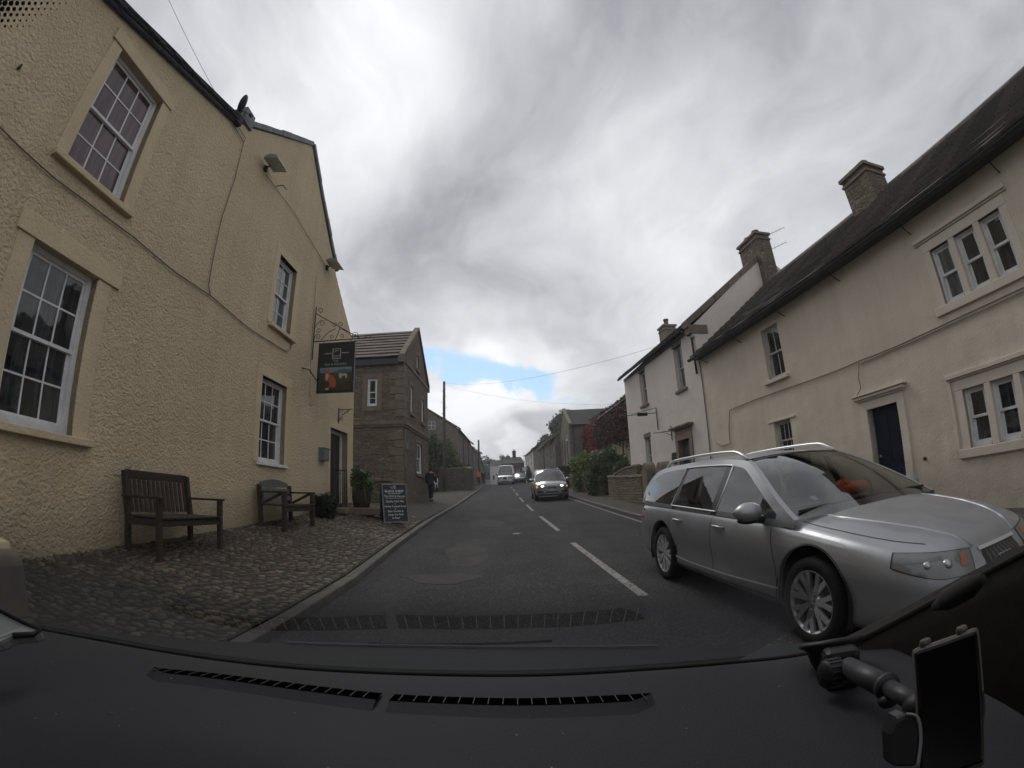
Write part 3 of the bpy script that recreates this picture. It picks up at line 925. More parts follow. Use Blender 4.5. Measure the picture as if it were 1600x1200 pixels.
# chimney breast hidden behind: cables along the wall
def wallcable(F, pts, r=.009, name='cable', m='cable', parent=pub, d=.03, jit=.006):
    p3 = [F.P(*F.uz(x, y, d), d) for x, y in pts]; out = []
    rr = random.Random(len(pts))
    for a, c in zip(p3, p3[1:]):
        n = max(1, int((c - a).length / .35))
        for k in range(n): out.append(a.lerp(c, k / n) + Vector((0, 0, rr.uniform(-jit, jit))))
    out.append(p3[-1]); bb = MB(); bb.tube(out, r, 6); return bb.build(name, m, parent)


wallcable(PF, [(0, 198), (28, 227), (87, 280), (136, 315), (210, 371), (276, 427), (329, 462), (392, 515), (447, 549), (454, 545), (455, 536), (444, 527)], .011)
wallcable(PF, [(364, 194), (381, 222), (367, 280), (346, 343), (332, 410), (326, 445), (329, 462)], .010)
wallcable(PF, [(372, 197), (384, 216), (381, 222)], .008)
wallcable(PF, [(416, 273), (460, 333), (506, 410)], .007)
wallcable(PF, [(495, 430), (491, 478), (486, 556), (484, 620)], .006, m='lead')
b = MB(); PF.box(b, *PF.uz(28, 105)[:1], PF.uz(28, 105)[0] + .02, PF.uz(28, 105)[1] - .03, PF.uz(28, 105)[1] + .03, 0, .05); b.build('wall_hook', 'iron', pub)
b = MB(); h0 = PF.uz(432, 291); h1 = PF.uz(455, 292); b.tube([PF.P(*h0, .0), PF.P(*h0, .16), PF.P(h0[0] + .18, h0[1], .17)], .012, 6); b.build('wall_hook', 'iron', pub)
u0, z1 = PF.uz(482, 613); u1, z0 = PF.uz(487.5, 634)
b = MB(); PF.box(b, u0, u1, z0, z1, 0, .02)
for k in range(6): PF.box(b, u0 + .02, u1 - .02, z0 + .03 + k * (z1 - z0 - .05) / 6, z0 + .05 + k * (z1 - z0 - .05) / 6, .02, .03)
b.build('vent_grille', 'pub_smooth', pub)
u0, z1 = PF.uz(503.5, 700, .1); u1, z0 = PF.uz(512.5, 721, .1)
b = MB(); PF.box(b, u0, u1, z0, z1, 0, .14); PF.box(b, u0 - .01, u1 + .01, z1, z1 + .02, 0, .16); mb = b.build('meter_box', 'lead', pub, bevel=.01)
b = MB(); PF.box(b, u0 + .03, u1 - .03, z0 + .03, z1 - .03, .14, .148); b.build('lid', 'lead', mb)

# ---- two floodlights
def floodlight(px, py, label):
    u, z = PF.uz(px, py, .0)
    t = root('floodlight', PF.P(u, z), label, 'floodlight', 'floodlights on the cream wall')
    b = MB(); PF.box(b, u - .05, u + .05, z - .09, z + .03, 0, .05)
    b.tube([PF.P(u, z, .03), PF.P(u, z + .02, .12)], .018, 6); b.build('wall_bracket', 'iron', t)
    b = MB(); rows = []
    for i in range(9):                                  # curved hood over the lamp
        a = pi * i / 8; rows.append([PF.P(u - .25 + .50 * k / 6, z + .015 + .11 * sin(a) + .04 * cos(a), .25 - .18 * cos(a)) for k in range(7)])
    b.grid(rows); b.add([r[0] for r in rows], [tuple(range(9))]); b.add([r[-1] for r in rows], [tuple(range(9))]); b.build('hood', 'lamp_body', t)
    b = MB(); b.add([PF.P(u - .24, z + .052, .075), PF.P(u + .24, z + .052, .075), PF.P(u + .24, z - .022, .425), PF.P(u - .24, z - .022, .425)], [(0, 1, 2, 3)])
    b.build('lamp_glass', 'lamp_glass', t)
M['lamp_body'] = mat('grey_green_metal', (0.20, 0.195, 0.165), 0.6, 0.1)
M['lamp_glass'] = mat('dusty_lamp_glass', (0.42, 0.40, 0.34), 0.4)
floodlight(414, 262, 'grey hooded floodlight high on the cream wall, below the kneeler of the gable')
floodlight(510, 417, 'grey hooded floodlight at the lower right end of the gable coping')

# ---- satellite dish on the eaves
p = PF.P(*PF.uz(366, 180, .05), .05)
t = root('satellite_dish', p, 'small grey satellite dish fixed where the slate eaves meet the gable', 'satellite dish')
b = MB(); b.box(p + Vector((0, .1, .0)), (.12, .26, .2)); b.tube([p + Vector((.0, .1, .05)), p + Vector((.06, .14, .34))], .018, 7); b.build('mounting_arm', 'slate_blue', t)
Mx = Matrix.Rotation(R(-62), 3, 'Z') @ Matrix.Rotation(R(72), 3, 'X')
b = MB(); b.lathe(p + Vector((.06, .10, .36)), [(.001, .0), (.1, .012), (.19, .04), (.195, .03), (.1, .0), (.001, -.012)], n=20, M4=Mx); b.build('dish', 'slate_blue', t)
b = MB(); c0 = p + Vector((.06, .10, .20)); c1 = p + Vector((.10, .36, .30)); b.tube([c0, c1], .01, 6); b.box(c1, (.05, .07, .05)); b.build('receiver', 'slate_blue', t)

# ---- hanging sign
ys = PF.P(*PF.uz(488, 535)).y
SY = ys
def SP(px, py, y=None): return AT(px, py, y=SY if y is None else y)
xr = PF.P(PF.uz(488, 535)[0], 0).x
t = root('hanging_sign', (xr, SY, SP(488, 535).z), 'black hanging pub sign with a fox picture on scrolled iron bracket', 'pub sign')
zt = SP(490, 480).z; zbm = SP(486, 555).z; zh = SP(490, 534).z; xe = SP(562, 533).x
b = MB()
b.tube([(xr + .03, SY, zbm - .12), (xr + .03, SY, zt)], .014, 6); b.tube([(xr + .03, SY, zh), (xe + .12, SY, zh)], .013, 6)
zd = SP(492, 490).z; b.tube([(xr + .03, SY, zd), (xe, SY, zh + .01)], .011, 6)
def scroll(b, c, r, a0, turns=1.25, flip=1, tail=None, th=.008):
    pts = []
    for i in range(26):
        q = i / 25; a = a0 + flip * q * turns * 2 * pi; rr = r * (1 - .78 * q); pts.append((c[0] + rr * cos(a), SY, c[1] + rr * sin(a)))
    if tail: pts = [(x, SY, z) for x, z in tail] + pts
    b.tube(pts, th, 5)
L = xe - xr
scroll(b, (xr + .16, zt - .12), .085, pi, 1.2, -1)
scroll(b, (xr + .22, zd - .28), .085, pi * .6, 1.2, -1, [(xr + .03, zd - .42), (xr + .08, zd - .30)])
scroll(b, (xr + .15, zd - .46), .07, pi, 1.2, 1)
scroll(b, (xr + .14, zh + .12), .085, pi, 1.3, -1, [(xr + .04, zh + .04)])
scroll(b, (xe - .14, zh + .10), .085, 0, 1.3, 1, [(xe - .06, zh + .02)])
mx = xr + L * .52
for s in (-1, 1):
    arc = [(mx + s * L * .34 * (1 - q), SY, zh + .30 * sin(q * pi / 2) ** .8) for q in [i / 10 for i in range(10)]]
    b.tube(arc, .009, 5)
    scroll(b, (mx + s * .085, zh + .40), .07, pi / 2 - s * pi / 2 + pi, 1.2, -s)
    scroll(b, (mx + s * .13, zh + .10), .06, -pi / 2, 1.1, s)
b.tube([(mx - .05, SY, zh), (mx + .02, SY, zh + .15), (mx + .07, SY, zh + .33)], .009, 5)
b.tube([(xe + .05, SY, zh), (xe + .16, SY, zh + .03), (xe + .24, SY, zh + .0), (xe + .28, SY, zh + .05)], .009, 5)
b.build('bracket', 'iron', t)
x0, x1 = SP(498, 535).x, SP(555, 533).x; z1 = SP(526, 534).z - .02; z0 = SP(523, 614).z
x0 = SP(496.5, 575).x; x1 = SP(553.5, 575).x
M['sign_black'] = mat('black_sign_paint', (0.010, 0.014, 0.014), 0.35)
M['sign_text'] = mat('pale_sign_lettering', (0.34, 0.34, 0.34), 0.5)
b = MB(); b.box(((x0 + x1) / 2, SY, (z0 + z1) / 2), (x1 - x0, .05, z1 - z0)); bd = b.build('board', 'sign_black', t, bevel=.006)
for x in (x0 + .12, x1 - .12): b = MB(); b.tube([(x, SY, z1 - .01), (x, SY, zh)], .01, 6); b.build('hanger', 'iron', t)
b = MB(); b.box((x1 + .006, SY, (z0 + z1) / 2), (.012, .056, z1 - z0)); b.build('edge_trim', 'lead', bd)
fy = SY - .0255; w, h = x1 - x0, z1 - z0; sxx = lambda q: x0 + w * q; szz = lambda q: z0 + h * q
RX = Matrix.Rotation(R(90), 3, 'X')
tile_text('THE', (sxx(.5), fy - .003, szz(.617)), h * .062, RX, 'sign_text', bd, sx=.95)
tile_text('FOX & HOUNDS', (sxx(.5), fy - .003, szz(.555)), h * .062, RX, 'sign_text', bd, sx=.98)
b = MB()
def fr(b, qx0, qx1, qz0, qz1, y=None): b.box(((sxx(qx0) + sxx(qx1)) / 2, (fy - .003) if y is None else y, (szz(qz0) + szz(qz1)) / 2), (abs(qx1 - qx0) * w, .004, abs(qz1 - qz0) * h))
for a_, c_, d_, e_ in ((.18, .38, .768, .784), (.66, .85, .768, .784), (.40, .425, .66, .87), (.61, .635, .66, .87), (.425, .61, .66, .675), (.425, .61, .856, .87), (.425, .61, .72, .732), (.46, .575, .69, .70), (.47, .565, .82, .832), (.44, .50, .80, .81)): fr(b, a_, c_, d_, e_)
b.build('emblem', 'sign_text', bd)
# painted panel: field, sky, sitting fox
M['pic_sky'] = m_noise('painted_sky', (0.13, 0.20, 0.27), (0.22, 0.26, 0.28), 5, 0.5, 0)
M['pic_field'] = m_noise('painted_field', (0.040, 0.050, 0.022), (0.075, 0.070, 0.035), 9, 0.5, 0)
M['pic_soil'] = m_noise('painted_ground', (0.075, 0.040, 0.022), (0.045, 0.028, 0.018), 8, 0.5, 0)
M['pic_fox'] = mat('painted_fox_orange', (0.36, 0.095, 0.025), 0.5)
M['pic_white'] = mat('painted_white', (0.42, 0.38, 0.33), 0.5)
M['pic_dark'] = mat('painted_dark', (0.03, 0.025, 0.02), 0.5)
b = MB(); fr(b, .07, .95, .05, .50)
pc = b.build('picture', 'pic_field', bd)
def flat(name, pts, m, lay, parent=pc):
    b = MB(); yy = fy - .006 - .002 * lay
    b.prism([(sxx(x), yy, szz(z)) for x, z in pts], (0, .002, 0)); return b.build(name, m, parent)
flat('painted_sky', [(.08, .40), (.3, .385), (.55, .40), (.94, .41), (.94, .495), (.08, .495)], 'pic_sky', 0)
flat('painted_ground', [(.08, .055), (.94, .055), (.94, .22), (.6, .20), (.35, .24), (.08, .19)], 'pic_soil', 0)
flat('painted_hills', [(.45, .40), (.6, .44), (.78, .455), (.94, .43), (.94, .385), (.5, .38)], mat('painted_hills', (0.07, 0.10, 0.13), 0.5), 1)
flat('painted_hounds', [(.62, .30), (.60, .36), (.66, .385), (.69, .36), (.80, .365), (.83, .34), (.82, .27), (.79, .27), (.78, .32), (.70, .32), (.67, .27), (.64, .27)], 'pic_white', 2)
flat('painted_fox_body', [(.30, .10), (.27, .20), (.24, .30), (.25, .38), (.21, .41), (.185, .42), (.21, .46), (.225, .475), (.245, .455), (.31, .455), (.33, .475), (.345, .44), (.34, .40), (.36, .36), (.45, .33), (.52, .25), (.55, .17), (.52, .11), (.44, .09), (.40, .13), (.36, .09)], 'pic_fox', 3)
flat('painted_fox_chest', [(.25, .37), (.31, .38), (.33, .33), (.31, .26), (.27, .24), (.24, .31)], 'pic_white', 4)
flat('painted_fox_legs', [(.27, .22), (.33, .24), (.37, .15), (.33, .07), (.28, .08)], 'pic_dark', 4)
flat('painted_fox_paw', [(.26, .06), (.26, .085), (.32, .10), (.36, .08), (.35, .06)], 'pic_white', 5)
b = MB(); a_ = SP(468, 587); b.tube([Vector((xr, SY - .5, a_.z + .05)), Vector((xr + .15, SY - .40, a_.z + .03)), Vector((x0 - .01, SY, SP(497, 595).z))], .014, 6); b.build('steady_bar', 'iron', t)

# ---- small scroll bracket over the door
u, z = PF.uz(529, 640); p = PF.P(u, z)
t = root('lamp_bracket', p, 'small empty scrolled iron bracket on the cream wall above the door', 'bracket')
SY = p.y; b = MB(); xr2 = p.x; zz0 = PF.uz(528, 660)[1]
b.tube([(xr2 + .02, SY, zz0), (xr2 + .02, SY, z + .03)], .011, 6); b.tube([(xr2 + .02, SY, z), (xr2 + .42, SY, z + .0)], .010, 6)
scroll(b, (xr2 + .13, z - .10), .08, pi, 1.2, -1, th=.007); scroll(b, (xr2 + .10, z - .26), .055, pi, 1.2, 1, th=.007); scroll(b, (xr2 + .27, z - .06), .05, pi * .5, 1.1, -1, th=.006)
b.tube([(xr2 + .02, SY, zz0 + .05), (xr2 + .13, SY, z - .16), (xr2 + .36, SY, z)], .008, 5)
b.build('scrollwork', 'iron', t); b = MB(); b.box((xr2 + .01, SY, (z + zz0) / 2), (.012, .035, z - zz0 + .08)); b.build('wall_plate', 'iron', t)

# ---- guard railing beside the door step
ry = PF.P(PF.uz(516, 733)[0], 0).y - .05
t = root('guard_railing', (-4.6, ry, T(-4.6, ry)), 'black iron guard railing beside the pub door step', 'railing')
xa, xb = -4.78, AT(542, 735, y=ry).x; zt = AT(530, 735, y=ry).z
b = MB(); b.tube([(xa, ry, zt), (xb, ry, zt)], .014, 6); b.build('top_rail', 'iron', t); b = MB(); b.tube([(xa, ry, T(xa, ry) + .1), (xb, ry, T(xb, ry) + .08)], .010, 6); b.build('bottom_rail', 'iron', t)
for k in range(6):
    x = xa + (xb - xa) * (k + .4) / 5.5; b = MB(); b.tube([(x, ry, T(x, ry) - .02), (x, ry, zt + (.03 if k == 5 else 0))], .009 if k < 5 else .014, 6); b.build('bar', 'iron', t)
# ------------------------------------------------------------------ cottages on the right
AZ = -0.09905397
CF = Face(6.7, 6, AZ, -1)
cot = root('cottage', (6.6, 6, .3), 'long pale rendered cottage with sagging slate roof and dark blue door', 'house')
def crect(l, r, t, b_, d=-.10):
    a = (CF.uz(*l, d)[0], CF.uz(*r, d)[0]); return (min(a), max(a), CF.uz(*b_, d)[1], CF.uz(*t, d)[1])


C_u = [crect((1457.5, 395), (1500, 410), (1478, 383), (1504, 470)), crect((1501, 372), (1545, 410), (1520, 357), (1543, 447)), crect((1542, 343), (1592, 380), (1563, 322), (1593, 420))]
ztop = CF.uz(1478, 383, -.1)[1]; zbot = CF.uz(1504, 468, -.1)[1]
zt2 = sum(r[3] for r in C_u) / 3; zb2 = sum(r[2] for r in C_u) / 3
um = sorted([(r[0], r[1]) for r in C_u]); 
# evenly mullioned three light window upstairs, a lower one below it
uA, uB = CF.uz(1457.5, 395, -.1)[0], CF.uz(1583, 375, -.1)[0]
lw = (uA - uB - .24) / 3
C_up = [(uB + k * (lw + .12), uB + k * (lw + .12) + lw, zb2, zt2) for k in range(3)]
uA2 = CF.uz(1511, 625, -.1)[0]
C_lo = [(uA2 - (k + 1) * lw - k * .12, uA2 - k * (lw + .12), CF.uz(1527, 698, -.1)[1], CF.uz(1528, 603, -.1)[1]) for k in range(3)]
C_m = crect((1199, 550), (1227, 550), (1207, 510), (1220, 590)); C_ml = crect((1216, 680), (1243, 680), (1228, 656), (1220.5, 706))
C_ml = (C_ml[0], C_ml[1], C_ml[3] - .95, C_ml[3])
C_d = (CF.uz(1407, 660)[0], CF.uz(1358, 660)[0], T(6.5, 6.4) - .02, CF.uz(1380, 634)[1])
ecz = [CF.uz(1100, 556)[1], CF.uz(1259, 458)[1], CF.uz(1460, 318)[1], CF.uz(1600, 215)[1]]
EZ = sum(ecz) / 4 + .02
U_far = CF.uz(1098, 600)[0]
U_near = -9.5
b = MB(); facade(b, CF, [(U_near, -.6), (U_far, -.6), (U_far, EZ), (U_near, EZ)], C_up + C_lo + [C_m, C_ml, C_d], .24)
q = [CF.P(U_far, 0), CF.P(U_far, 0, -6.5), CF.P(U_near, 0, -6.5), CF.P(U_near, 0)]
for p0, p1 in ((q[0], q[1]), (q[1], q[2]), (q[2], q[3])): b.add([(p0.x, p0.y, -.6), (p1.x, p1.y, -.6), (p1.x, p1.y, EZ), (p0.x, p0.y, EZ)], [(0, 1, 2, 3)])
for u in (U_far - .01, U_near + .01): b.add([CF.P(u, EZ), CF.P(u, EZ, -6.5), CF.P(u, EZ + 3.0, -3.25)], [(0, 1, 2)])
b.build('wall', 'cottage', cot)
b = MB(); e_a, e_b = CF.P(U_near, EZ + .05, .28), CF.P(U_far + .06, EZ + .05, .28)
# ridge height from the photographed ridge line
rd = -3.2; rzs = [CF.uz(1240, 417, rd)[1], CF.uz(1415, 272, rd)[1], CF.uz(1500, 195, rd)[1]]; RZ = sum(rzs) / 3
slatecourses(b, e_a, e_b, CF.P(U_near, RZ, rd), CF.P(U_far + .06, RZ, rd), .30, .045, .03, 21)
slatecourses(b, CF.P(U_near, EZ, -6.8), CF.P(U_far, EZ, -6.8), CF.P(U_near, RZ, rd), CF.P(U_far + .06, RZ, rd), .5, .04, .02, 22)
b.tube([CF.P(U_near, RZ + .03, rd), CF.P(U_far, RZ + .03, rd)], .09, 6)
b.build('roof', 'slate_pink_dark', cot) if 'slate_pink_dark' in M else b.build('roof', 'slate', cot)
b = MB(); g0 = .30
b.add([CF.P(U_near, EZ - .02, .30), CF.P(U_far + .05, EZ - .02, .30), CF.P(U_far + .05, EZ - .02, .005), CF.P(U_near, EZ - .02, .005)], [(0, 1, 2, 3)])
rows = []
for i in range(7):
    a = pi + pi * i / 6; rows.append([CF.P(U_near + (U_far + .1 - U_near) * k / 20, EZ + .0 + .065 * sin(a), .33 + .07 * cos(a)) for k in range(21)])
b.grid(rows); b.add([r[-1] for r in rows], [tuple(range(7))]); b.build('gutter', 'gutter', cot)
for k in range(9):
    u = U_far - .5 - k * 2.0; b = MB(); b.tube([CF.P(u, EZ - .25, .0), CF.P(u, EZ - .2, .12), CF.P(u, EZ - .06, .32)], .012, 5); b.build('gutter_bracket', 'iron', cot)
def mullion(rs, hood0, hood1, nm):
    b = MB(); zs0, zs1 = rs[0][2], rs[0][3]; ua, ub = min(r[0] for r in rs), max(r[1] for r in rs)
    for r0, r1 in zip(sorted(rs), sorted(rs)[1:]): CF.box(b, r0[1] + .002, r1[0] - .002, zs0, zs1, -.2, .012)
    CF.box(b, ua - .15, ua, zs0, zs1, -.2, .012); CF.box(b, ub, ub + .15, zs0, zs1, -.2, .012)
    CF.box(b, ua - .15, ub + .15, zs1, zs1 + .16, -.2, .012); CF.box(b, ua - .22, ub + .22, zs0 - .14, zs0, -.2, .05)
    s = b.build('stone_surround', 'trim_pale', cot, bevel=.01)
    b = MB(); CF.box(b, ua - .26, ub + .26, zs1 + .20, zs1 + .27, 0, .07); CF.box(b, ua - .26, ub + .26, zs1 + .17, zs1 + .20, 0, .035)
    if nm: CF.box(b, ub + .20, ub + .26, zs0, zs1 + .2, 0, .03)
    b.build('hood_mould', 'trim_pale', s, bevel=.008)
mullion(C_up, 0, 0, 0); mullion(C_lo, 0, 0, 1)
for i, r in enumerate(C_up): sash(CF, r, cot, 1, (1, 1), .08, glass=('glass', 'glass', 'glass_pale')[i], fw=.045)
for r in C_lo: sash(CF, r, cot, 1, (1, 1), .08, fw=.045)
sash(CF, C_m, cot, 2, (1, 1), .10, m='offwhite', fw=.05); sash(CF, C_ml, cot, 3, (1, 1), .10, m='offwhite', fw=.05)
margin(CF, C_m, 0, 'trim_pale', cot, (C_m[0] - .02, C_m[1] + .02), (C_m[0] - .14, C_m[1] + .14), lh=.15, ld=.004)
margin(CF, C_ml, 0, 'trim_pale', cot, (C_ml[0] - .22, C_ml[1] + .22), (C_ml[0] - .1, C_ml[1] + .1), lh=.05, ld=.03)
# notice card in the lower window
r = sorted(C_lo)[2]; b = MB(); CF.box(b, r[0] + .10, r[1] - .08, r[2] + .07, r[2] + .19, -.145, -.143)
b.build('card', 'white', cot)
# door with moulded surround
u0, u1, z0, z1 = C_d
b = MB(); CF.box(b, u0 - .17, u0, z0, z1 + .17, -.2, .03); CF.box(b, u1, u1 + .17, z0, z1 + .17, -.2, .03); CF.box(b, u0, u1, z1, z1 + .17, -.2, .03)
CF.box(b, u0 - .21, u1 + .21, z1 + .17, z1 + .21, -.1, .06); CF.box(b, u0 - .25, u1 + .25, z1 + .21, z1 + .27, -.1, .10); CF.box(b, u0 - .30, u1 + .30, z1 + .271, z1 + .30, -.1, .13)
b.build('door_surround', 'trim_pale', cot, bevel=.008)
b = MB(); CF.box(b, u0, u1, z0, z1, -.18, -.14)
for k in range(2):
    for j, (za, zb_) in enumerate(((.15, .75), (.88, 1.75))):
        ua = u0 + .09 + k * (u1 - u0 - .12) / 2; CF.box(b, ua, ua + (u1 - u0 - .12) / 2 - .06, z0 + za, z0 + zb_, -.14, -.128)
d = b.build('door', 'door_blue', cot, bevel=.005); b = MB(); b.ball(CF.P(u1 - .09, z0 + 1.0, -.11), .03); b.build('handle', 'lead', d)
b = MB(); b.lathe(CF.P(u0 - .45, z0 + .85, .02), [(.001, .03), (.03, .02), (.035, 0)], 'X', 12); b.build('bell_push', 'iron', cot)
# cables
wallcable(CF, [(1600, 449), (1540, 477), (1470, 509), (1400, 541), (1345, 563), (1300, 582), (1240, 603), (1180, 624), (1140, 641), (1139, 670), (1141, 693), (1128, 697), (1119, 692)], .012, parent=cot)
wallcable(CF, [(1600, 455), (1470, 514), (1345, 568)], .009, parent=cot)
wallcable(CF, [(1342, 566), (1341, 590), (1345, 606), (1338, 620)], .008, parent=cot)
p = CF.P(U_far - .02, EZ - .1, .03); b = MB(); b.tube([p, CF.P(U_far - .03, .9, .03)], .012, 6); b.build('cable', 'cable', cot)
# chimneys
zc = RZ - .55
uc = CF.uz(1362, 320, rd + .3)[0]; ct = CF.uz(1360, 262, rd + .3)[1]
chimney(CF.P(uc, zc, rd + .25), .75, .95, ct - zc, 'stone', cot, pots=2, pot_h=.22, rot=-AZ, cap='quoin')

# ---- off-white house beyond, same street line, slightly taller
WF = Face(6.7, 6, AZ, -1); WF.o = WF.o + WF.n * .03
wh = root('rendered_house', WF.P(13, .7), 'off-white two storey house with low chimney and panelled green door behind a garden wall', 'house')
def wrect(l, r, t, b_, d=-.1):
    a = (WF.uz(*l, d)[0], WF.uz(*r, d)[0]); return (min(a), max(a), WF.uz(*b_, d)[1], WF.uz(*t, d)[1])
u_end = WF.uz(977.5, 620)[0]; u_beg = U_far + .0
wz = [WF.uz(980, 592)[1], WF.uz(1086, 500)[1]]; WZ = sum(wz) / 2
w1 = wrect((1058, 570), (1072, 570), (1063, 540), (1070, 608)); w2 = wrect((1003, 600), (1013, 600), (1007, 580), (1012, 632)); w3 = wrect((1012, 700), (1021, 700), (1015, 684), (1020, 735))
w3 = (w3[0], w3[1], w3[3] - 1.45, w3[3])
wd = wrect((1066, 700), (1084, 700), (1075, 686), (1080, 720)); wd = (wd[0], wd[1], T(6, 15) + .1, wd[3])
b = MB(); facade(b, WF, [(u_beg, -.2), (u_end, -.2), (u_end, WZ), (u_beg, WZ)], [w1, w2, w3, wd], .24)
RW = WZ + 2.75; dp = -7.0
q = [WF.P(u_end, 0), WF.P(u_end, 0, dp), WF.P(u_beg, 0, dp), WF.P(u_beg, 0)]
for p0, p1 in ((q[0], q[1]), (q[1], q[2]), (q[2], q[3])): b.add([(p0.x, p0.y, -.2), (p1.x, p1.y, -.2), (p1.x, p1.y, WZ), (p0.x, p0.y, WZ)], [(0, 1, 2, 3)])
b.prism([WF.P(u_end, WZ), WF.P(u_end, WZ, dp), WF.P(u_end, RW, dp / 2)], WF.t * -.3)
b.prism([WF.P(u_beg, WZ), WF.P(u_beg, WZ, dp), WF.P(u_beg, RW + .12, dp / 2), ], WF.t * .3)
b.build('wall', 'white_house', wh)
b = MB(); slatecourses(b, WF.P(u_beg + .02, WZ + .03, .22), WF.P(u_end + .05, WZ + .03, .22), WF.P(u_beg + .02, RW, dp / 2), WF.P(u_end + .05, RW, dp / 2), .3, .04, .02, 31)
slatecourses(b, WF.P(u_beg + .3, WZ, dp - .2), WF.P(u_end, WZ, dp - .2), WF.P(u_beg + .3, RW, dp / 2), WF.P(u_end, RW, dp / 2), .5, .04, .02, 32)
b.build('roof', 'slate_grey', wh)
b = MB()                                                    # gable coping towards the cottage, with its kneeler
for s0, s1 in ((0, 1),):
    a0, a1 = WF.P(u_beg - .03, WZ + .02, .26), WF.P(u_beg - .03, RW + .14, dp / 2)
    for k in range(6):
        c0, c1 = a0.lerp(a1, k / 6 + .005), a0.lerp(a1, (k + 1) / 6 - .003)
        b.prism([c0 - Vector((0, 0, .12)), c1 - Vector((0, 0, .12)), c1 + Vector((0, 0, .13)), c0 + Vector((0, 0, .13))], WF.t * .42)
WF.box(b, u_beg - .03, u_beg + .32, WZ - .30, WZ - .0, -.5, .20)
b.build('coping', 'quoin', wh, bevel=.01)
b = MB(); rows = []
for i in range(7):
    a = pi + pi * i / 6; rows.append([WF.P(u_beg + .25 + (u_end + .1 - u_beg - .25) * k / 12, WZ + .0 + .06 * sin(a), .25 + .065 * cos(a)) for k in range(13)])
b.grid(rows); b.add([r[-1] for r in rows], [tuple(range(7))])
WF.box(b, u_beg + .3, u_end, WZ - .13, WZ - .02, .0, .03)
gt = b.build('gutter', 'gutter', wh)
b = MB(); b.tube([WF.P(u_beg + .42, WZ - .05, .25), WF.P(u_beg + .40, WZ - .18, .2), WF.P(u_beg + .22, WZ - .3, .07), WF.P(u_beg + .16, WZ - .35, .06), WF.P(u_beg + .13, WZ - 1.6, .06)], .035, 8); b.build('downpipe', 'gutter', wh)
for r, nm in ((w1, 1), (w2, 1), (w3, 0)):
    sash(WF, r, wh, 2, (1, 1), .12, glass='glass_pale', m='offwhite', fw=.06)
    u0, u1, z0, z1 = r; b = MB(); WF.box(b, u0 - .06, u1 + .06, z1, z1 + .20, -.2, .015); b.build('lintel', 'quoin', wh, bevel=.008); b = MB(); WF.box(b, u0 - .10, u1 + .10, z0 - .09, z0, -.2, .07); b.build('sill', 'quoin', wh, bevel=.008)
u0, u1, z0, z1 = wd; b = MB()
WF.box(b, u0 - .20, u0, z0, z1, -.2, .06); WF.box(b, u1, u1 + .20, z0, z1, -.2, .06); WF.box(b, u0 - .20, u1 + .20, z1, z1 + .22, -.2, .06); WF.box(b, u0 - .22, u1 + .22, z1 + .222, z1 + .38, -.1, .04)
WF.box(b, u0 - .30, u1 + .30, z1 + .38, z1 + .43, -.1, .16); WF.box(b, u0 - .36, u1 + .36, z1 + .431, z1 + .49, -.1, .22)
b.build('door_surround', 'quoin_pink', wh, bevel=.01)
b = MB(); WF.box(b, u0, u1, z0, z1, -.2, -.15)
for k in range(2): WF.box(b, u0 + .1 + k * (u1 - u0) / 2, u0 + (k + 1) * (u1 - u0) / 2 - .04, z0 + .2, z1 - .6, -.15, -.14)
d = b.build('door', 'door_green', wh); b = MB(); WF.box(b, u0 + .12, u1 - .12, z1 - .5, z1 - .12, -.152, -.139); b.build('door_light', 'glass_pale', d)
# plaque, pipe bracket with basket arms, alarm box
u, z = WF.uz(1055, 716); b = MB(); b.prism([WF.P(u + du, z + dz) for du, dz in ((-.16, -.2), (.16, -.2), (.2, 0), (.16, .2), (-.16, .2), (-.2, 0))], WF.n * .05); b.build('plaque', 'iron', wh)
u, z = WF.uz(1082, 519); b = MB(); WF.box(b, u - .13, u + .13, z - .2, z + .2, 0, .09); b.build('alarm_box', 'offwhite', wh, bevel=.02)
t = root('wall_bracket', WF.P(*WF.uz(1026, 650)), 'rusty iron arm bracket on the white house wall between its two left windows', 'bracket')
u, z = WF.uz(1026, 637); z2 = WF.uz(1028, 672)[1]; b = MB(); b.tube([WF.P(u, z, .03), WF.P(u, z2, .03)], .018, 6); b.build('upright', 'iron', t)
b = MB(); b.tube([WF.P(u, z - .2, .03), WF.P(u + .35, z - .2, .95), WF.P(u + .5, z - .2, 1.3)], .014, 6); b.tube([WF.P(u, z, .03), WF.P(u + .35, z - .17, .95)], .010, 6)
WF.box(b, u + .14, u + .24, z - .27, z - .15, .35, .75); b.build('arm', 'iron', t)
u, z = WF.uz(1050, 673); t = root('lamp_bracket', WF.P(u, z), 'small iron arm beside the door canopy of the white house', 'bracket'); b = MB()
b.tube([WF.P(u, z + .18, .03), WF.P(u, z - .35, .03)], .016, 6); b.tube([WF.P(u, z, .03), WF.P(u + .3, z - .02, .62)], .014, 6); b.tube([WF.P(u, z - .16, .03), WF.P(u + .16, z - .02, .3)], .009, 6); b.build('arm', 'iron', t)
# chimney stacks of the white house
zc = RW - .7; rd2 = dp / 2
ub_ = u_beg + .37; ztp = WF.uz(1184, 395, rd2)[1]
cs = chimney(WF.P(ub_, zc - .5, rd2), .62, 1.25, max(1.5, ztp - zc) + .5, 'stone', wh, pots=2, pot_h=.24, rot=-AZ)
cs['label'] = 'tall stone stack with two pots'
zf = WF.uz(1042, 513, rd2)[1]
chimney(WF.P(WF.uz(1042, 513, rd2)[0], zc, rd2), .7, .75, max(.9, zf - zc), 'quoin', wh, pots=1, pot_h=.42, rot=-AZ, potm='quoin', cap='lead')
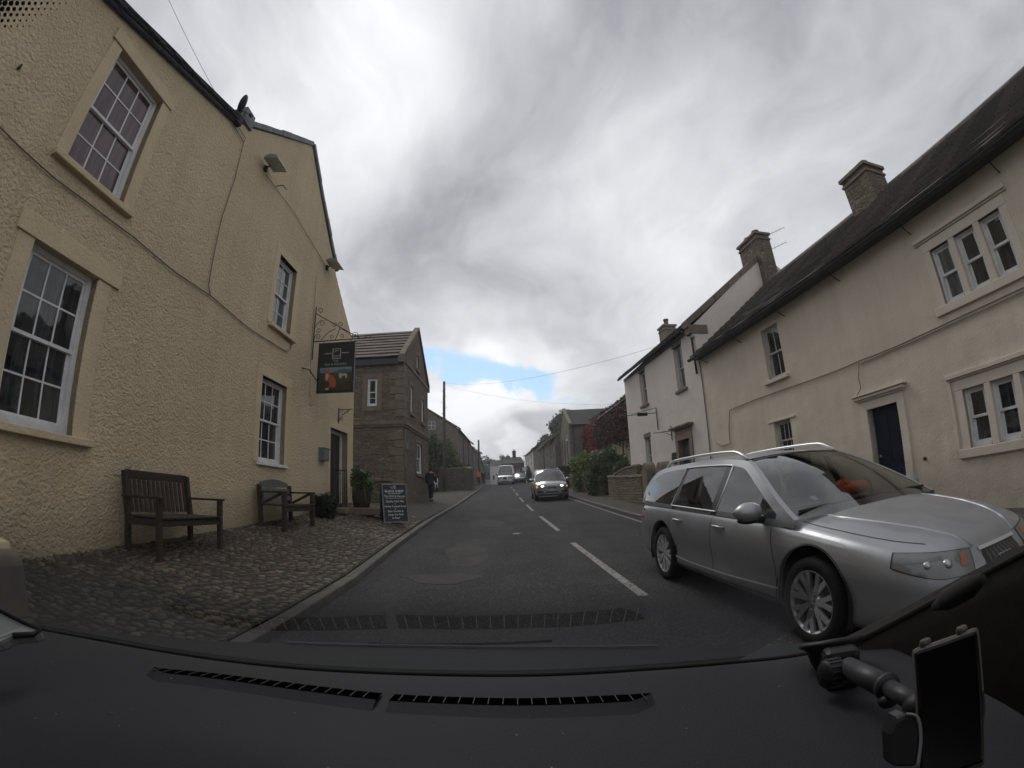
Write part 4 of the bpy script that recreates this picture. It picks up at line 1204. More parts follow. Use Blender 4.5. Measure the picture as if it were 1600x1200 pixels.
# tv aerial
p = WF.P(ub_, ztp + .0, rd2 - .5); t = root('tv_aerial', p, 'thin television aerial on the right hand stone chimney', 'aerial')
b = MB(); b.tube([p + Vector((0, 0, -.5)), p + Vector((0, 0, .95))], .012, 5); b.build('mast', 'lead', t)
b = MB()
for hh, ln in ((.9, .9), (.25, .8)):
    c0 = p + Vector((-.15, .25, hh - .12)); c1 = p + Vector((ln, -.4, hh + .16)); b.tube([c0, c1], .010, 5)
    for k in range(8): c = c0.lerp(c1, k / 7); b.tube([c + Vector((0, 0, -.10)), c + Vector((.0, 0, .10))], .005, 4)
b.build('rods', 'lead', t)
# ------------------------------------------------------------------ three storey stone house, gable to the street
SF = Face(-4.8, 20.0, 0.0, 1)                       # street gable, u from the near corner
SN = Face(-4.8, 20.0, -pi / 2, -1)                  # wall facing the camera, u to the left
sh = root('stone_house', (-6.5, 22, .9), 'dark rubble stone house with quoins and sandstone slab roof, gable to the street', 'house')
D6 = 5.9; ze = 7.45; za_ = 9.85
def srect(F, l, r, t, b_, d=-.08):
    a = (F.uz(*l, d)[0], F.uz(*r, d)[0]); return (min(a), max(a), F.uz(*b_, d)[1], F.uz(*t, d)[1])
s1 = srect(SN, (574.5, 612), (590, 612), (583, 592), (582, 635))
b = MB(); facade(b, SN, [(0, .2), (8.5, .2), (8.5, ze), (0, ze)], [s1], .2)
g1 = srect(SF, (638.5, 620), (643, 620), (640, 603), (641, 646)); g2 = srect(SF, (656, 640), (660, 640), (657, 624), (658, 661)); g3 = srect(SF, (648.5, 570), (651.5, 570), (650, 556), (650, 579)); g4 = srect(SF, (648, 715), (657, 715), (651, 693), (654, 741))
facade(b, SF, [(0, .2), (D6, .2), (D6, ze), (D6 / 2 + .1, za_), (0, ze)], [g1, g2, g3, g4], .2)
q = [(-13.3, 20), (-13.3, 20 + D6), (-4.8, 20 + D6)]
b.add([(q[0][0], q[0][1], .2), (q[1][0], q[1][1], .2), (q[1][0], q[1][1], ze), (q[0][0], q[0][1], ze)], [(0, 1, 2, 3)]); b.add([(q[1][0], q[1][1], .2), (q[2][0], q[2][1], .2), (q[2][0], q[2][1], ze), (q[1][0], q[1][1], ze)], [(0, 1, 2, 3)])
b.add([(q[0][0], 20, ze), (q[0][0], 20 + D6, ze), (q[0][0], 20 + D6 / 2, za_)], [(0, 1, 2)])
b.build('wall', 'stone', sh)
b = MB()
ye, yr = 19.78, 20 + D6 / 2 + .1
slatecourses(b, (-13.4, ye, ze + .06), (-4.95, ye, ze + .06), (-13.4, yr, za_ + .02), (-4.95, yr, za_ + .02), .42, .045, .03, 41)
slatecourses(b, (-13.4, 20 + D6 + .2, ze + .02), (-4.95, 20 + D6 + .2, ze + .02), (-13.4, yr, za_ + .02), (-4.95, yr, za_ + .02), .6, .06, .03, 42)
b.build('roof', 'slate_pink', sh)
b = MB()
for (y0, z0), (y1, z1) in (((19.74, ze + .02), (yr, za_ + .06)), ((yr, za_ + .06), (20 + D6 + .25, ze - .02))):
    for k in range(5):
        a = Vector((-4.98, y0 + (y1 - y0) * (k + .02) / 5, z0 + (z1 - z0) * (k + .02) / 5)); c = Vector((-4.98, y0 + (y1 - y0) * (k + .98) / 5, z0 + (z1 - z0) * (k + .98) / 5))
        b.prism([a, c, c + Vector((0, 0, .15)), a + Vector((0, 0, .15))], (.26, 0, 0))
b.box((-4.87, 19.86, ze - .08), (.28, .34, .26)); b.box((-4.87, 20 + D6 + .12, ze - .1), (.28, .34, .28))
b.build('coping', 'quoin', sh, bevel=.01)
b = MB()
for F, L in ((SN, 8.5), (SF, D6)):
    F.box(b, .001, L, 4.50, 4.66, 0, .10); F.box(b, .001, L, 4.40, 4.50, 0, .05)
SF.box(b, .3, D6 - .0, ze - .12, ze + .02, 0, .05)
b.build('band_course', 'quoin', sh)
b = MB(); SN.box(b, -.0, 8.5, ze - .26, ze + .02, 0, .16); b.build('eaves_course', 'gutter', sh)
b = MB(); z = .75; k = 0
while z < ze - .5:
    if not (4.2 < z < 4.66) and not (z < 4.4 < z + .33):
        l1, l2 = (.62, .34) if k % 2 else (.36, .6)
        SN.box(b, -.012, l1, z + .006, z + .33, -.02, .03); SF.box(b, .0, l2, z + .006, z + .33, -.02, .024); k += 1
    z += .34 if not (4.2 < z + .34 < 4.66) else .68
z = .75; b.build('quoins', 'quoin', sh, bevel=.01)
b = MB(); u0, u1, z0, z1 = s1
for a in ((u0 - .22, u0, z0, z1), (u1, u1 + .22, z0, z1), (u0 - .22, u1 + .22, z1, z1 + .22), (u0 - .22, u1 + .22, z0 - .22, z0)): SN.box(b, *a, -.1, .02)
b.build('window_surround', 'quoin', sh, bevel=.008)
sash(SN, s1, sh, 1, (1, 2), .06, fw=.07, m='white')
for g, c in ((g1, 2), (g2, 2), (g3, 1), (g4, 2)):
    sash(SF, g, sh, c, (1, 1), .06, fw=.07, glass='glass_pale' if g is g4 else 'glass')
    u0, u1, z0, z1 = g; b = MB()
    for a in ((u0 - .16, u0, z0, z1), (u1, u1 + .16, z0, z1), (u0 - .16, u1 + .16, z1, z1 + .18)): SF.box(b, *a, -.1, .02)
    SF.box(b, u0 - .2, u1 + .2, z0 - .14, z0, -.1, .08); b.build('window_surround', 'quoin', sh, bevel=.008)
u, z1 = SF.uz(630, 689); b = MB(); SF.box(b, .06, .50, SF.uz(633, 703)[1], z1, 0, .12); b.build('meter_cabinet', 'lead', sh, bevel=.01)
b = MB(); b.tube([SF.P(.16, 1.0, .05), SF.P(.16, 4.3, .05)], .035, 7); b.build('downpipe', 'lead', sh)
# low garden wall between pub and stone house
def stone_wall(name, label, pts, h, th, m, cap='stone', capm='quoin', rough=.03, seed=1, zf=None, top=None, group=None):
    """wall following a plan polyline with an uneven coped top"""
    rn = random.Random(seed); t = root(name, (pts[0][0], pts[0][1], T(*pts[0])), label, 'wall', group)
    b = MB(); P2 = [Vector((p[0], p[1], 0)) for p in pts]; rows = []; tops = []
    L = 0
    dense = []
    for i in range(len(P2) - 1):
        n = max(1, int((P2[i + 1] - P2[i]).length / .3))
        for k in range(n): dense.append(P2[i].lerp(P2[i + 1], k / n))
    dense.append(P2[-1])
    for i, p in enumerate(dense):
        d = (dense[min(i + 1, len(dense) - 1)] - dense[max(i - 1, 0)]).normalized(); nn = Vector((-d.y, d.x, 0)); f = i / (len(dense) - 1)
        g = T(p.x, p.y) - .1; hh = (top(f) if top else h) + rn.uniform(-rough, rough); o = rn.uniform(-rough, rough) * .5
        rows.append([p + nn * (th / 2 + o) + Vector((0, 0, g)), p + nn * (th / 2 + o) + Vector((0, 0, g + hh)), p - nn * (th / 2 + o) + Vector((0, 0, g + hh)), p - nn * (th / 2 + o) + Vector((0, 0, g))])
        tops.append((p, nn, d, g + hh))
    b.grid(rows); b.add(rows[0], [(0, 1, 2, 3)]); b.add(rows[-1], [(3, 2, 1, 0)]); b.build('walling', m, t)
    if cap:
        b = MB()
        for (p, nn, d, z), (p2, n2, d2, z2) in zip(tops, tops[1:]):
            j = rn.uniform(-.012, .012); e = .03; hh = rn.uniform(.07, .10) if cap == 'flat' else rn.uniform(.08, .17)
            a = p + (p2 - p) * .03; c = p + (p2 - p) * .97; w = th / 2 + e
            q = [a + nn * w, c + n2 * w, c - n2 * w, a - nn * w]; zz = [z, z2, z2, z]
            q = [Vector((v.x, v.y, k_ + .002 + j)) for v, k_ in zip(q, zz)]; b.prism(q, (0, 0, hh))
        b.build('coping', capm, t, bevel=.02)
    return t
stone_wall('stone_wall', 'low rough stone wall behind the planter, joining the stone house', [(-8.6, 19.2), (-6.9, 18.7), (-5.0, 18.6)], .95, .4, 'stone_dark', seed=3)

# ------------------------------------------------------------------ generic terrace for the buildings further along
def terrace(name, label, A, B_, zA, zB, side, depth, rise, wm, rm, wins=(), chims=(), cat='house', group=None, seed=1, winm='offwhite', overhang=.2, gable_wins=(), coping=True, pipes=()):
    """A near street corner, B_ far street corner; eaves heights zA, zB; side +1 = left of the street"""
    az = math.atan2(B_[0] - A[0], B_[1] - A[1]); L = math.hypot(B_[0] - A[0], B_[1] - A[1]); g = G((A[1] + B_[1]) / 2) - .6
    F = Face(A[0], A[1], az, side); t = root(name, F.P(L / 2, G(A[1]) + .1, -depth / 2), label, cat, group)
    zf = lambda u: zA + (zB - zA) * u / L
    b = MB(); facade(b, F, [(0, g), (L, g), (L, zB), (0, zA)], [(u0, u1, z0, z1) for u0, u1, z0, z1, *_ in wins], .16)
    b.add([F.P(0, g), F.P(0, g, -depth), F.P(0, zA, -depth), F.P(0, zA + rise, -depth / 2), F.P(0, zA)], [(0, 1, 2, 3, 4)])
    b.add([F.P(L, g), F.P(L, g, -depth), F.P(L, zB, -depth), F.P(L, zB + rise, -depth / 2), F.P(L, zB)], [(0, 1, 2, 3, 4)])
    b.add([F.P(0, g, -depth), F.P(L, g, -depth), F.P(L, zB, -depth), F.P(0, zA, -depth)], [(0, 1, 2, 3)])
    b.build('wall', wm, t)
    b = MB(); oh = overhang; r = rise / (depth / 2)
    slatecourses(b, F.P(-.05, zA + .04 - oh * r, oh), F.P(L + .05, zB + .04 - oh * r, oh), F.P(-.05, zA + rise + .04, -depth / 2), F.P(L + .05, zB + rise + .04, -depth / 2), .5, .05, .03, seed)
    slatecourses(b, F.P(-.05, zA, -depth - oh), F.P(L + .05, zB, -depth - oh), F.P(-.05, zA + rise + .04, -depth / 2), F.P(L + .05, zB + rise + .04, -depth / 2), .9, .05, .02, seed + 1)
    b.build('roof', rm, t)
    b = MB(); b.tube([F.P(0, zA - .06, oh + .02), F.P(L, zB - .06, oh + .02)], .06, 6)
    gu = b.build('gutter', 'gutter', t)
    for u in pipes: b = MB(); b.tube([F.P(u, g + .6, .06), F.P(u, zf(u) - .1, .06)], .05, 6); b.build('downpipe', 'gutter', t)
    if coping:
        for u in (0, L):
            z = zf(u); b = MB()
            b.prism([F.P(u, z - .05, oh + .1), F.P(u, z + .12, oh + .1), F.P(u, z + rise + .2, -depth / 2), F.P(u, z + rise + .02, -depth / 2)], F.t * (.25 if u == 0 else -.25)); b.build('coping', 'quoin', t)
    for w in wins:
        u0, u1, z0, z1 = w[:4]; kind = w[4] if len(w) > 4 else 'w'
        if kind == 'd':
            b = MB(); F.box(b, u0, u1, z0, z1, -.16, -.10); b.build('door', 'door_dark', t)
        else:
            b = MB(); F.box(b, u0, u1, z0, z0 + .07, -.15, -.06); F.box(b, u0, u1, z1 - .07, z1, -.15, -.06); F.box(b, u0, u0 + .07, z0, z1, -.15, -.06); F.box(b, u1 - .07, u1, z0, z1, -.15, -.06)
            F.box(b, u0, u1, (z0 + z1) / 2 - .03, (z0 + z1) / 2 + .03, -.15, -.06); F.box(b, (u0 + u1) / 2 - .02, (u0 + u1) / 2 + .02, z0, z1, -.14, -.07)
            f = b.build('window', winm, t); b = MB(); F.box(b, u0, u1, z0, z1, -.135, -.12); b.build('pane', 'glass', f)
            b = MB(); F.box(b, u0 - .12, u1 + .12, z1 + .001, z1 + .2, -.05, .02); b.build('lintel', 'quoin', t)
            b = MB(); F.box(b, u0 - .12, u1 + .12, z0 - .12, z0 - .001, -.05, .06); b.build('sill', 'quoin', t)
    for gy, gz, gw, gh in gable_wins:
        b = MB(); c = F.P(-.03, gz, -gy); t1 = -F.n; 
        GF = Face(c.x, c.y, math.atan2(t1.x, t1.y), 1); GF.n = -F.t
        GF.box(b, -gw / 2, gw / 2, gz - gh / 2, gz + gh / 2, -.02, .03); 
        f = b.build('window', winm, t); b = MB()
        for i in range(2):
            for j in range(2): GF.box(b, -gw / 2 + .06 + i * gw / 2 * .96, -gw / 2 + i * gw / 2 * .96 + gw / 2 - .03, gz - gh / 2 + .06 + j * gh / 2 * .96, gz - gh / 2 + j * gh / 2 * .96 + gh / 2 - .03, .03, .034)
        b.build('pane', 'glass', f)
    for u, w, h, pots in chims: chimney(F.P(u, zf(u) + rise - .4, -depth / 2), w, w * 1.1, h + .4, wm if wm != 'white_house' else 'stone', t, pots=pots, pot_h=.35, rot=-az)
    return t, F


# left side beyond the stone house
kA = (-5.55, 46.0); kB = (-5.75, 62.5)
def gw(z, y=54): return z
terrace('stone_terrace', 'long grey stone house beyond the dry stone wall, with small white attic window', kA, kB, AT(712, 671, y=46).z, AT(735.5, 694, y=62.5).z, 1, 9.5, 3.2, 'stone_far', 'slate_grey',
        [(2.0, 3.0, 5.6, 7.0), (2.0, 3.0, 2.9, 4.4), (7.0, 8.0, 5.8, 7.2), (7.0, 8.0, 3.1, 4.6), (12.6, 13.6, 6.0, 7.4), (12.6, 13.6, 3.4, 4.8), (10.0, 10.9, 2.3, 4.4, 'd')], [(.5, .9, 1.1, 2)], gable_wins=[(2.6, AT(677, 665, y=46).z, .75, .8)], seed=51, pipes=(5.0, 10.9))
terrace('stone_cottage', 'lower grey stone cottage past the long stone house', (-5.65, 62.7), (-5.35, 73), AT(740, 701, y=63).z, AT(747, 709, y=73).z, 1, 8, 2.6, 'stone_far', 'slate_grey', [(2, 3, 5.9, 7.1), (2, 3, 3.6, 4.9), (6, 7, 5.9, 7.1), (6, 7, 3.6, 4.9)], [(9.6, .9, 1.1, 2)], seed=53)
terrace('stone_cottage', 'furthest stone cottage on the left, half hidden behind the second pole', (-5.9, 76), (-6.6, 92), 7.4, 7.2, 1, 8, 2.3, 'stone_far', 'slate_grey', [(3, 4, 5.6, 6.7), (9, 10, 5.6, 6.7)], [(.5, .8, .9, 2)], seed=55)
stone_wall('dry_stone_wall', 'rough dry stone wall behind the telegraph pole, overgrown at its top', [(-9.5, 41.2), (-6.4, 41.0), (-4.15, 41.2), (-4.3, 44.5), (-4.9, 50)], 1.95, .5, 'stone_dark', rough=.08, seed=6)

# right side: creeper house, chapel, row beyond
pr = [(AT(978, 700, x=6.8).y, 0)]
terrace('creeper_house', 'pale rendered house hung with dark red creeper, beyond the white house', (6.75, 24.0), (6.55, 48.5), 6.35, 7.1, -1, 6, 2.0, 'creeper_wall', 'slate_grey', [(14, 15, 2.2, 3.4)], [], seed=61, coping=False) if 'creeper_wall' in M else None
# the chapel-like stone house: long roof broadside to the camera, gable end to the street
ch = root('stone_chapel', (5.2, 44, 1.7), 'tall stone chapel-like house with grey slate roof and pointed windows beyond the creeper', 'building')
CY0, CY1, CX = 42.0, 50.5, 4.95
ez = AT(890, 664, y=CY0).z; xg = AT(889.5, 680, y=CY0).x; rz = AT(876, 642, y=(CY0 + CY1) / 2).z
HF = Face(xg, CY0, 0.0, -1); HN = Face(xg, CY0, pi / 2, 1); HN.n = Vector((0, -1, 0))
D8 = CY1 - CY0
b = MB(); wz0 = 3.0
aw = [(1.7, 2.5), (3.9, 4.8), (6.2, 7.0)]
facade(b, HF, [(0, .8), (D8, .8), (D8, ez), (D8 / 2, rz), (0, ez)], [(a, c, 3.9, 6.0) for a, c in aw] + [(2.0, 3.0, 1.6, 3.3)], .22)
facade(b, HN, [(0, .8), (12, .8), (12, ez), (0, ez)], [(1.2, 2.1, 4.2, 5.6)], .2)
b.add([(xg + 12, CY0, .8), (xg + 12, CY1, .8), (xg + 12, CY1, ez), (xg + 12, (CY0 + CY1) / 2, rz), (xg + 12, CY0, ez)], [(0, 1, 2, 3, 4)]); b.add([(xg + 12, CY1, .8), (xg, CY1, .8), (xg, CY1, ez), (xg + 12, CY1, ez)], [(0, 1, 2, 3)])
b.build('wall', 'stone_far', ch)
b = MB(); ym = (CY0 + CY1) / 2
slatecourses(b, (xg + .1, CY0 - .25, ez - .05), (xg + 12.2, CY0 - .25, ez - .05), (xg + .1, ym, rz + .03), (xg + 12.2, ym, rz + .03), .35, .05, .02, 71)
slatecourses(b, (xg + .1, CY1 + .25, ez - .05), (xg + 12.2, CY1 + .25, ez - .05), (xg + .1, ym, rz + .03), (xg + 12.2, ym, rz + .03), .7, .05, .02, 72)
b.build('roof', 'slate_grey', ch)
b = MB()
for y0, y1, z0, z1 in ((CY0 - .3, ym, ez - .08, rz + .02), (ym, CY1 + .3, rz + .02, ez - .08)): b.prism([(xg - .06, y0, z0), (xg - .06, y1, z1), (xg - .06, y1, z1 + .2), (xg - .06, y0, z0 + .2)], (.3, 0, 0))
b.build('coping', 'quoin', ch)
b = MB(); b.tube([(xg + .2, CY0 - .28, ez - .02), (xg + 12, CY0 - .28, ez - .02)], .08, 6); b.build('gutter', 'gutter', ch); b = MB(); b.tube([(xg + .35, CY0 - .08, ez - .1), (xg + .35, CY0 - .08, 1.6)], .06, 6); b.build('downpipe', 'gutter', ch)
for a, c in aw:
    b = MB(); m_ = (a + c) / 2
    HF.box(b, a, a + .08, 3.9, 6.0, -.18, -.1); HF.box(b, c - .08, c, 3.9, 6.0, -.18, -.1); HF.box(b, a, c, 3.9, 4.0, -.18, -.1)
    b.prism([HF.P(a, 6.0, .02), HF.P(a - .12, 5.9, .02), HF.P(m_, 7.0, .02), HF.P(c + .12, 5.9, .02), HF.P(c, 6.0, .02), HF.P(m_, 6.75, .02)], HF.n * -.12)
    f = b.build('window', 'quoin', ch); b = MB(); HF.box(b, a, c, 3.9, 6.0, -.17, -.15); b.prism([HF.P(a, 6.0, .012), HF.P(m_, 6.75, .012), HF.P(c, 6.0, .012)], HF.n * -.01); b.build('pane', 'glass', f)
b = MB(); HN.box(b, 1.2, 2.1, 4.2, 5.6, -.16, -.12); f = b.build('window', 'glass', ch)
b = MB(); HF.box(b, 2.0, 3.0, 1.6, 3.3, -.18, -.12); b.build('door', 'door_dark', ch)
b = MB(); HF.box(b, 1.0, 6.4, 3.45, 3.62, -.0, 1.1)
for u in (1.3, 6.1): b.tube([HF.P(u, 3.45, .95), HF.P(u, 2.6, .02)], .05, 6)
b.build('canopy', 'gutter', ch)
b = MB(); b.box((xg + 8.0, ym, rz + .3), (.5, .5, .8)); b.build('vent_stack', 'lead', ch)
# row beyond the chapel
def corner(px, py, y): v = AT(px, py, y=y); return (v.x, y), v.z
r = [corner(866, 676, 51.0), corner(857, 688, 57.5)]
terrace('stone_house', 'stone house with a broad stack, next beyond the chapel', r[0][0], r[1][0], r[0][1] - .6, r[1][1] - .6, -1, 8, 2.6, 'stone_far', 'slate_grey', [(1.5, 2.5, 5.4, 6.8), (1.5, 2.5, 2.9, 4.4), (4.3, 5.3, 5.4, 6.8), (4.3, 5.3, 2.9, 4.4)], [], seed=81)
chimney((r[0][0][0] + 1.6, r[0][0][1] + .6, r[0][1] - .6), .9, .9, 2.0, 'stone_far', [o for o in scene.objects if o.name == 'stone_house.001'][0], pots=2, pot_h=.3)
r = [corner(857, 690, 57.8), corner(842.5, 692, 68)]
terrace('stone_house', 'plain stone house with a downpipe, before the row turns white', r[0][0], r[1][0], r[0][1], r[0][1] - .1, -1, 8, 2.6, 'stone_far', 'slate_grey', [(2, 3, 6, 7.3), (2, 3, 3.4, 4.8), (6.5, 7.5, 6, 7.3), (6.5, 7.5, 3.4, 4.8)], [(9.4, .9, 1.2, 2)], seed=83, pipes=(5.0,))
r = [corner(842, 694, 68.3), corner(833, 702, 76)]
terrace('stone_house', 'narrow stone house joined to the white one', r[0][0], r[1][0], r[0][1], r[1][1], -1, 8, 2.2, 'stone_far', 'slate_grey', [(1.5, 2.5, 6.4, 7.6), (1.5, 2.5, 3.6, 5)], [(7.0, .8, 1.0, 2)], seed=85)
r = [corner(832.5, 703, 76.3), corner(820, 713, 94)]
terrace('white_cottage', 'white rendered cottage at the far end of the right hand row', r[0][0], r[1][0], r[0][1], r[1][1], -1, 8, 1.8, 'white_far', 'slate_grey', [(3, 4, 6.2, 7.4), (3, 4, 3.6, 5), (9, 10, 6.2, 7.4), (14, 15, 6.2, 7.4)], [(16.5, .9, 1.1, 2)], seed=87)
# across the end of the street
def endhouse(name, label, x0, x1, y, z0, ze_, zr, wm, rm, chims, wins, seed, hip=.8, depth=9):
    F = Face(x0, y, pi / 2, 1); F.n = Vector((0, -1, 0)); t = root(name, ((x0 + x1) / 2, y + depth / 2, z0), label, 'house'); L = x1 - x0
    b = MB(); facade(b, F, [(0, z0 - 3), (L, z0 - 3), (L, ze_), (0, ze_)], wins, .2)
    for u in (0, L): b.add([F.P(u, z0 - 3), F.P(u, z0 - 3, -depth), F.P(u, ze_, -depth), F.P(u, zr, -depth / 2), F.P(u, ze_)], [(0, 1, 2, 3, 4)])
    b.build('wall', wm, t); b = MB()
    slatecourses(b, F.P(-.1, ze_ - .05, .25), F.P(L + .1, ze_ - .05, .25), F.P(-.1 + hip, zr, -depth / 2), F.P(L + .1 - hip, zr, -depth / 2), .5, .05, .02, seed)
    slatecourses(b, F.P(-.1, ze_, -depth), F.P(L + .1, ze_, -depth), F.P(-.1 + hip, zr, -depth / 2), F.P(L + .1 - hip, zr, -depth / 2), .9, .05, .02, seed + 1); b.build('roof', rm, t)
    for w in wins:
        b = MB(); F.box(b, w[0], w[1], w[2], w[3], -.15, -.08); f = b.build('window', 'offwhite', t); b = MB(); F.box(b, w[0] + .08, w[1] - .08, w[2] + .08, w[3] - .08, -.08, -.07); b.build('pane', 'glass', f)
    for u, dz, h, n in chims: chimney(F.P(u, zr - .6 + dz, -depth / 2), .8, 1.0, h + .6, wm, t, pots=n, pot_h=.35)
    return t
p0, p1 = AT(783, 740, y=100), AT(820, 740, y=100)
endhouse('brick_house', 'dark red-brown brick house closing the end of the street, with tall central stack', p0.x, p1.x, 100, 3.2, AT(800, 724, y=100).z, AT(800, 714.5, y=104.5).z, 'brick', 'slate_grey', [(2.9, .1, 1.2, 2), (.5, -.9, 1.0, 2), (1.5, -.6, .8, 2)], [(.5, 1.1, 5.0, 6.4), (3.2, 3.9, 5.0, 6.4)], 91)
p0, p1 = AT(766, 740, y=112), AT(784, 740, y=112)
endhouse('white_house', 'small white fronted house left of the brick house', p0.x, p1.x, 112, 3.0, AT(775, 727, y=112).z, AT(775, 719, y=116).z, 'white_far', 'slate_grey', [(2.6, 0, .9, 2)], [(.5, 1.1, 4.6, 5.8), (2.0, 2.6, 4.6, 5.8)], 93, hip=.3)


# ------------------------------------------------------------------ foliage
def m_leaf(name, c1, c2, c3, rough=.6):
    m = mat(name, c1, rough, spec=0.3); t = NT(m)
    geo = t.n.new('ShaderNodeNewGeometry'); c = t.ramp(geo.outputs['Random Per Island'], [(0, c1), (.5, c2), (1, c3)])
    c = t.mix(t.ramp(t.noise(t.obj, 1.3, 3), [(.35, .0), (.65, .6)]), c, c1); t.col(c)
    tr = t.n.new('ShaderNodeBsdfTranslucent'); t.l(c, tr.inputs[0]); ms = t.n.new('ShaderNodeMixShader'); ms.inputs[0].default_value = .25
    t.l(t.b.outputs[0], ms.inputs[1]); t.l(tr.outputs[0], ms.inputs[2]); t.l(ms.outputs[0], t.n['Material Output'].inputs[0]); return m


M['leaf'] = m_leaf('dark_green_leaves', (0.040, 0.068, 0.024), (0.070, 0.110, 0.034), (0.13, 0.175, 0.055))
M['leaf_bright'] = m_leaf('fresh_green_leaves', (0.085, 0.125, 0.032), (0.15, 0.19, 0.05), (0.26, 0.29, 0.09))
M['leaf_dark'] = m_leaf('blackish_green_leaves', (0.014, 0.022, 0.010), (0.022, 0.034, 0.014), (0.038, 0.052, 0.020))
M['leaf_red'] = m_leaf('crimson_creeper_leaves', (0.22, 0.028, 0.036), (0.15, 0.022, 0.028), (0.33, 0.045, 0.050))
M['leaf_wine'] = m_leaf('brownish_creeper_leaves', (0.085, 0.024, 0.026), (0.045, 0.030, 0.022), (0.14, 0.034, 0.036))
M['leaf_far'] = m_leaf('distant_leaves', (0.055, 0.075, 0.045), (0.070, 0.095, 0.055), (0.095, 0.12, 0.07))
M['bark'] = m_noise('bark', (0.055, 0.045, 0.035), (0.035, 0.03, 0.024), 6, 0.95, 0.01, 20, stretch=(1, 1, .25))


def leaves(b, blobs, n, size, seed, shell=.55, droop=0.0, cut=None):
    """leaf-sized faces through the volume of several uneven clumps"""
    r = random.Random(seed); tot = sum(w[3] * w[4] * w[5] for w in blobs) ** 1.0
    for bx, by, bz, rx, ry, rz in blobs:
        k = int(n * rx * ry * rz / tot); ph = [r.uniform(0, 6.28) for _ in range(4)]
        for _ in range(k):
            while True:
                v = Vector((r.gauss(0, 1), r.gauss(0, 1), r.gauss(0, 1)))
                if v.length > .1: v.normalize(); break
            q = shell + (1 - shell) * r.random() ** .6; q *= 1 + .16 * sin(4 * v.x + ph[0]) * sin(4 * v.z + ph[1]) + .10 * sin(9 * v.y + ph[2]) + r.uniform(-.05, .09)
            p = Vector((bx + v.x * rx * q, by + v.y * ry * q, bz + v.z * rz * q))
            if cut and cut(p): continue
            s = size * r.uniform(.6, 1.4); a = Vector((r.gauss(0, 1), r.gauss(0, 1), r.gauss(0, .6))).normalized(); c = (a.cross(Vector((r.gauss(0, 1), r.gauss(0, 1), r.gauss(0, 1))))).normalized()
            o = len(b.v); b.v += [tuple(p - a * s * .5), tuple(p + c * s * .28), tuple(p + a * s * .55), tuple(p - c * s * .28)]; b.f.append([o, o + 1, o + 2, o + 3]); b.m.append(b.cur); b.sm.append(False)


def plant(name, label, cat, base, blobs, n, size, leaf, seed, trunk=None, branches=(), group=None, shell=.5):
    t = root(name, base, label, cat, group); b = MB(); leaves(b, blobs, n, size, seed, shell); b.build('crown' if trunk else 'foliage', leaf, t)
    b = MB(); r = random.Random(seed); B0 = Vector(base); h0 = trunk or .05
    for bx, by, bz, rx, ry, rz in blobs:
        c = Vector((bx, by, bz)); m_ = B0.lerp(c, .5) + Vector((r.uniform(-.1, .1) * rx, 0, .1 * rz))
        b.tube([B0 + Vector((r.uniform(-.03, .03), 0, -.1)), m_, c, c + Vector((r.uniform(-.5, .5) * rx, r.uniform(-.4, .4) * ry, rz * .6))], [h0, h0 * .7, h0 * .4, h0 * .12], 6)
    b.build('trunk' if trunk else 'stem', 'bark', t); return t


# bushes behind the right hand garden wall
plant('garden_bush', 'large glossy dark green bush spilling over the garden wall', 'bush', (5.3, 25.5, .9), [(4.9, 25.6, 2.1, 1.15, 1.1, 1.2), (5.45, 25.2, 2.45, .75, .8, .8), (4.55, 26.2, 1.8, .8, .9, .8), (5.5, 24.6, 1.9, .7, .7, 1.0), (5.2, 25.2, 3.2, .35, .4, .4)], 9000, .17, 'leaf', 5)
plant('light_shrub', 'lighter yellow-green shrub left of the large dark bush', 'bush', (4.6, 30.5, 1.1), [(4.4, 30.5, 2.5, .95, 1.0, 1.25), (4.25, 31.5, 2.0, .7, .8, .8), (5.0, 30.6, 3.0, .7, .7, .7)], 5000, .17, 'leaf_bright', 6)
plant('dark_shrub', 'low blackish shrub in front of the chapel door', 'bush', (4.6, 36, 1.3), [(4.5, 36.5, 2.3, .8, 1.4, 1.2), (4.3, 38.5, 2.0, .7, 1, .9)], 3000, .2, 'leaf_dark', 7)
# creeper on the house and its roof edge
t = root('red_creeper', (6.3, 40, 1.5), 'crimson and brown creeper draped over the wall and eaves of the ochre house', 'climbing plant')
b = MB(); bl = []
for i in range(34):
    y = 24.5 + i * .74; f = i / 33; bl.append((6.55 + .1 * sin(i), y, 5.45 + 1.35 * f - .2 * sin(i * 1.7) ** 2, .45, .75, .75))
    bl.append((6.45, y, 4.75 + 1.0 * f + .2 * sin(i * 2.1), .32, .75, .85 + .2 * sin(i * 1.3)))
leaves(b, [w for w in bl if w[1] > 36.5], 11000, .17, 11, .3); b.build('crimson_foliage', 'leaf_red', t)
b = MB(); leaves(b, [w for w in bl if w[1] <= 36.5] + [(6.5, 26.2, 4.2, .3, .5, .9), (6.5, 25.6, 3.7, .2, .3, .8)], 11000, .17, 12, .3); b.build('brown_foliage', 'leaf_wine', t)
b = MB()
leaves(b, [(7.5, 27 + 2.4 * k, 6.75 + .12 * k, .7, 1.4, .3) for k in range(9)], 7000, .17, 13, .2); b.build('roof_foliage', 'leaf_wine', t)
for y in (28, 33, 39, 44): b = MB(); b.tube([(6.45, y, 1.0), (6.5, y + .3, 2.5), (6.5, y - .2, 4.2), (6.4, y + .5, 5.8)], [.06, .05, .04, .02], 6); b.build('stem', 'bark', t)
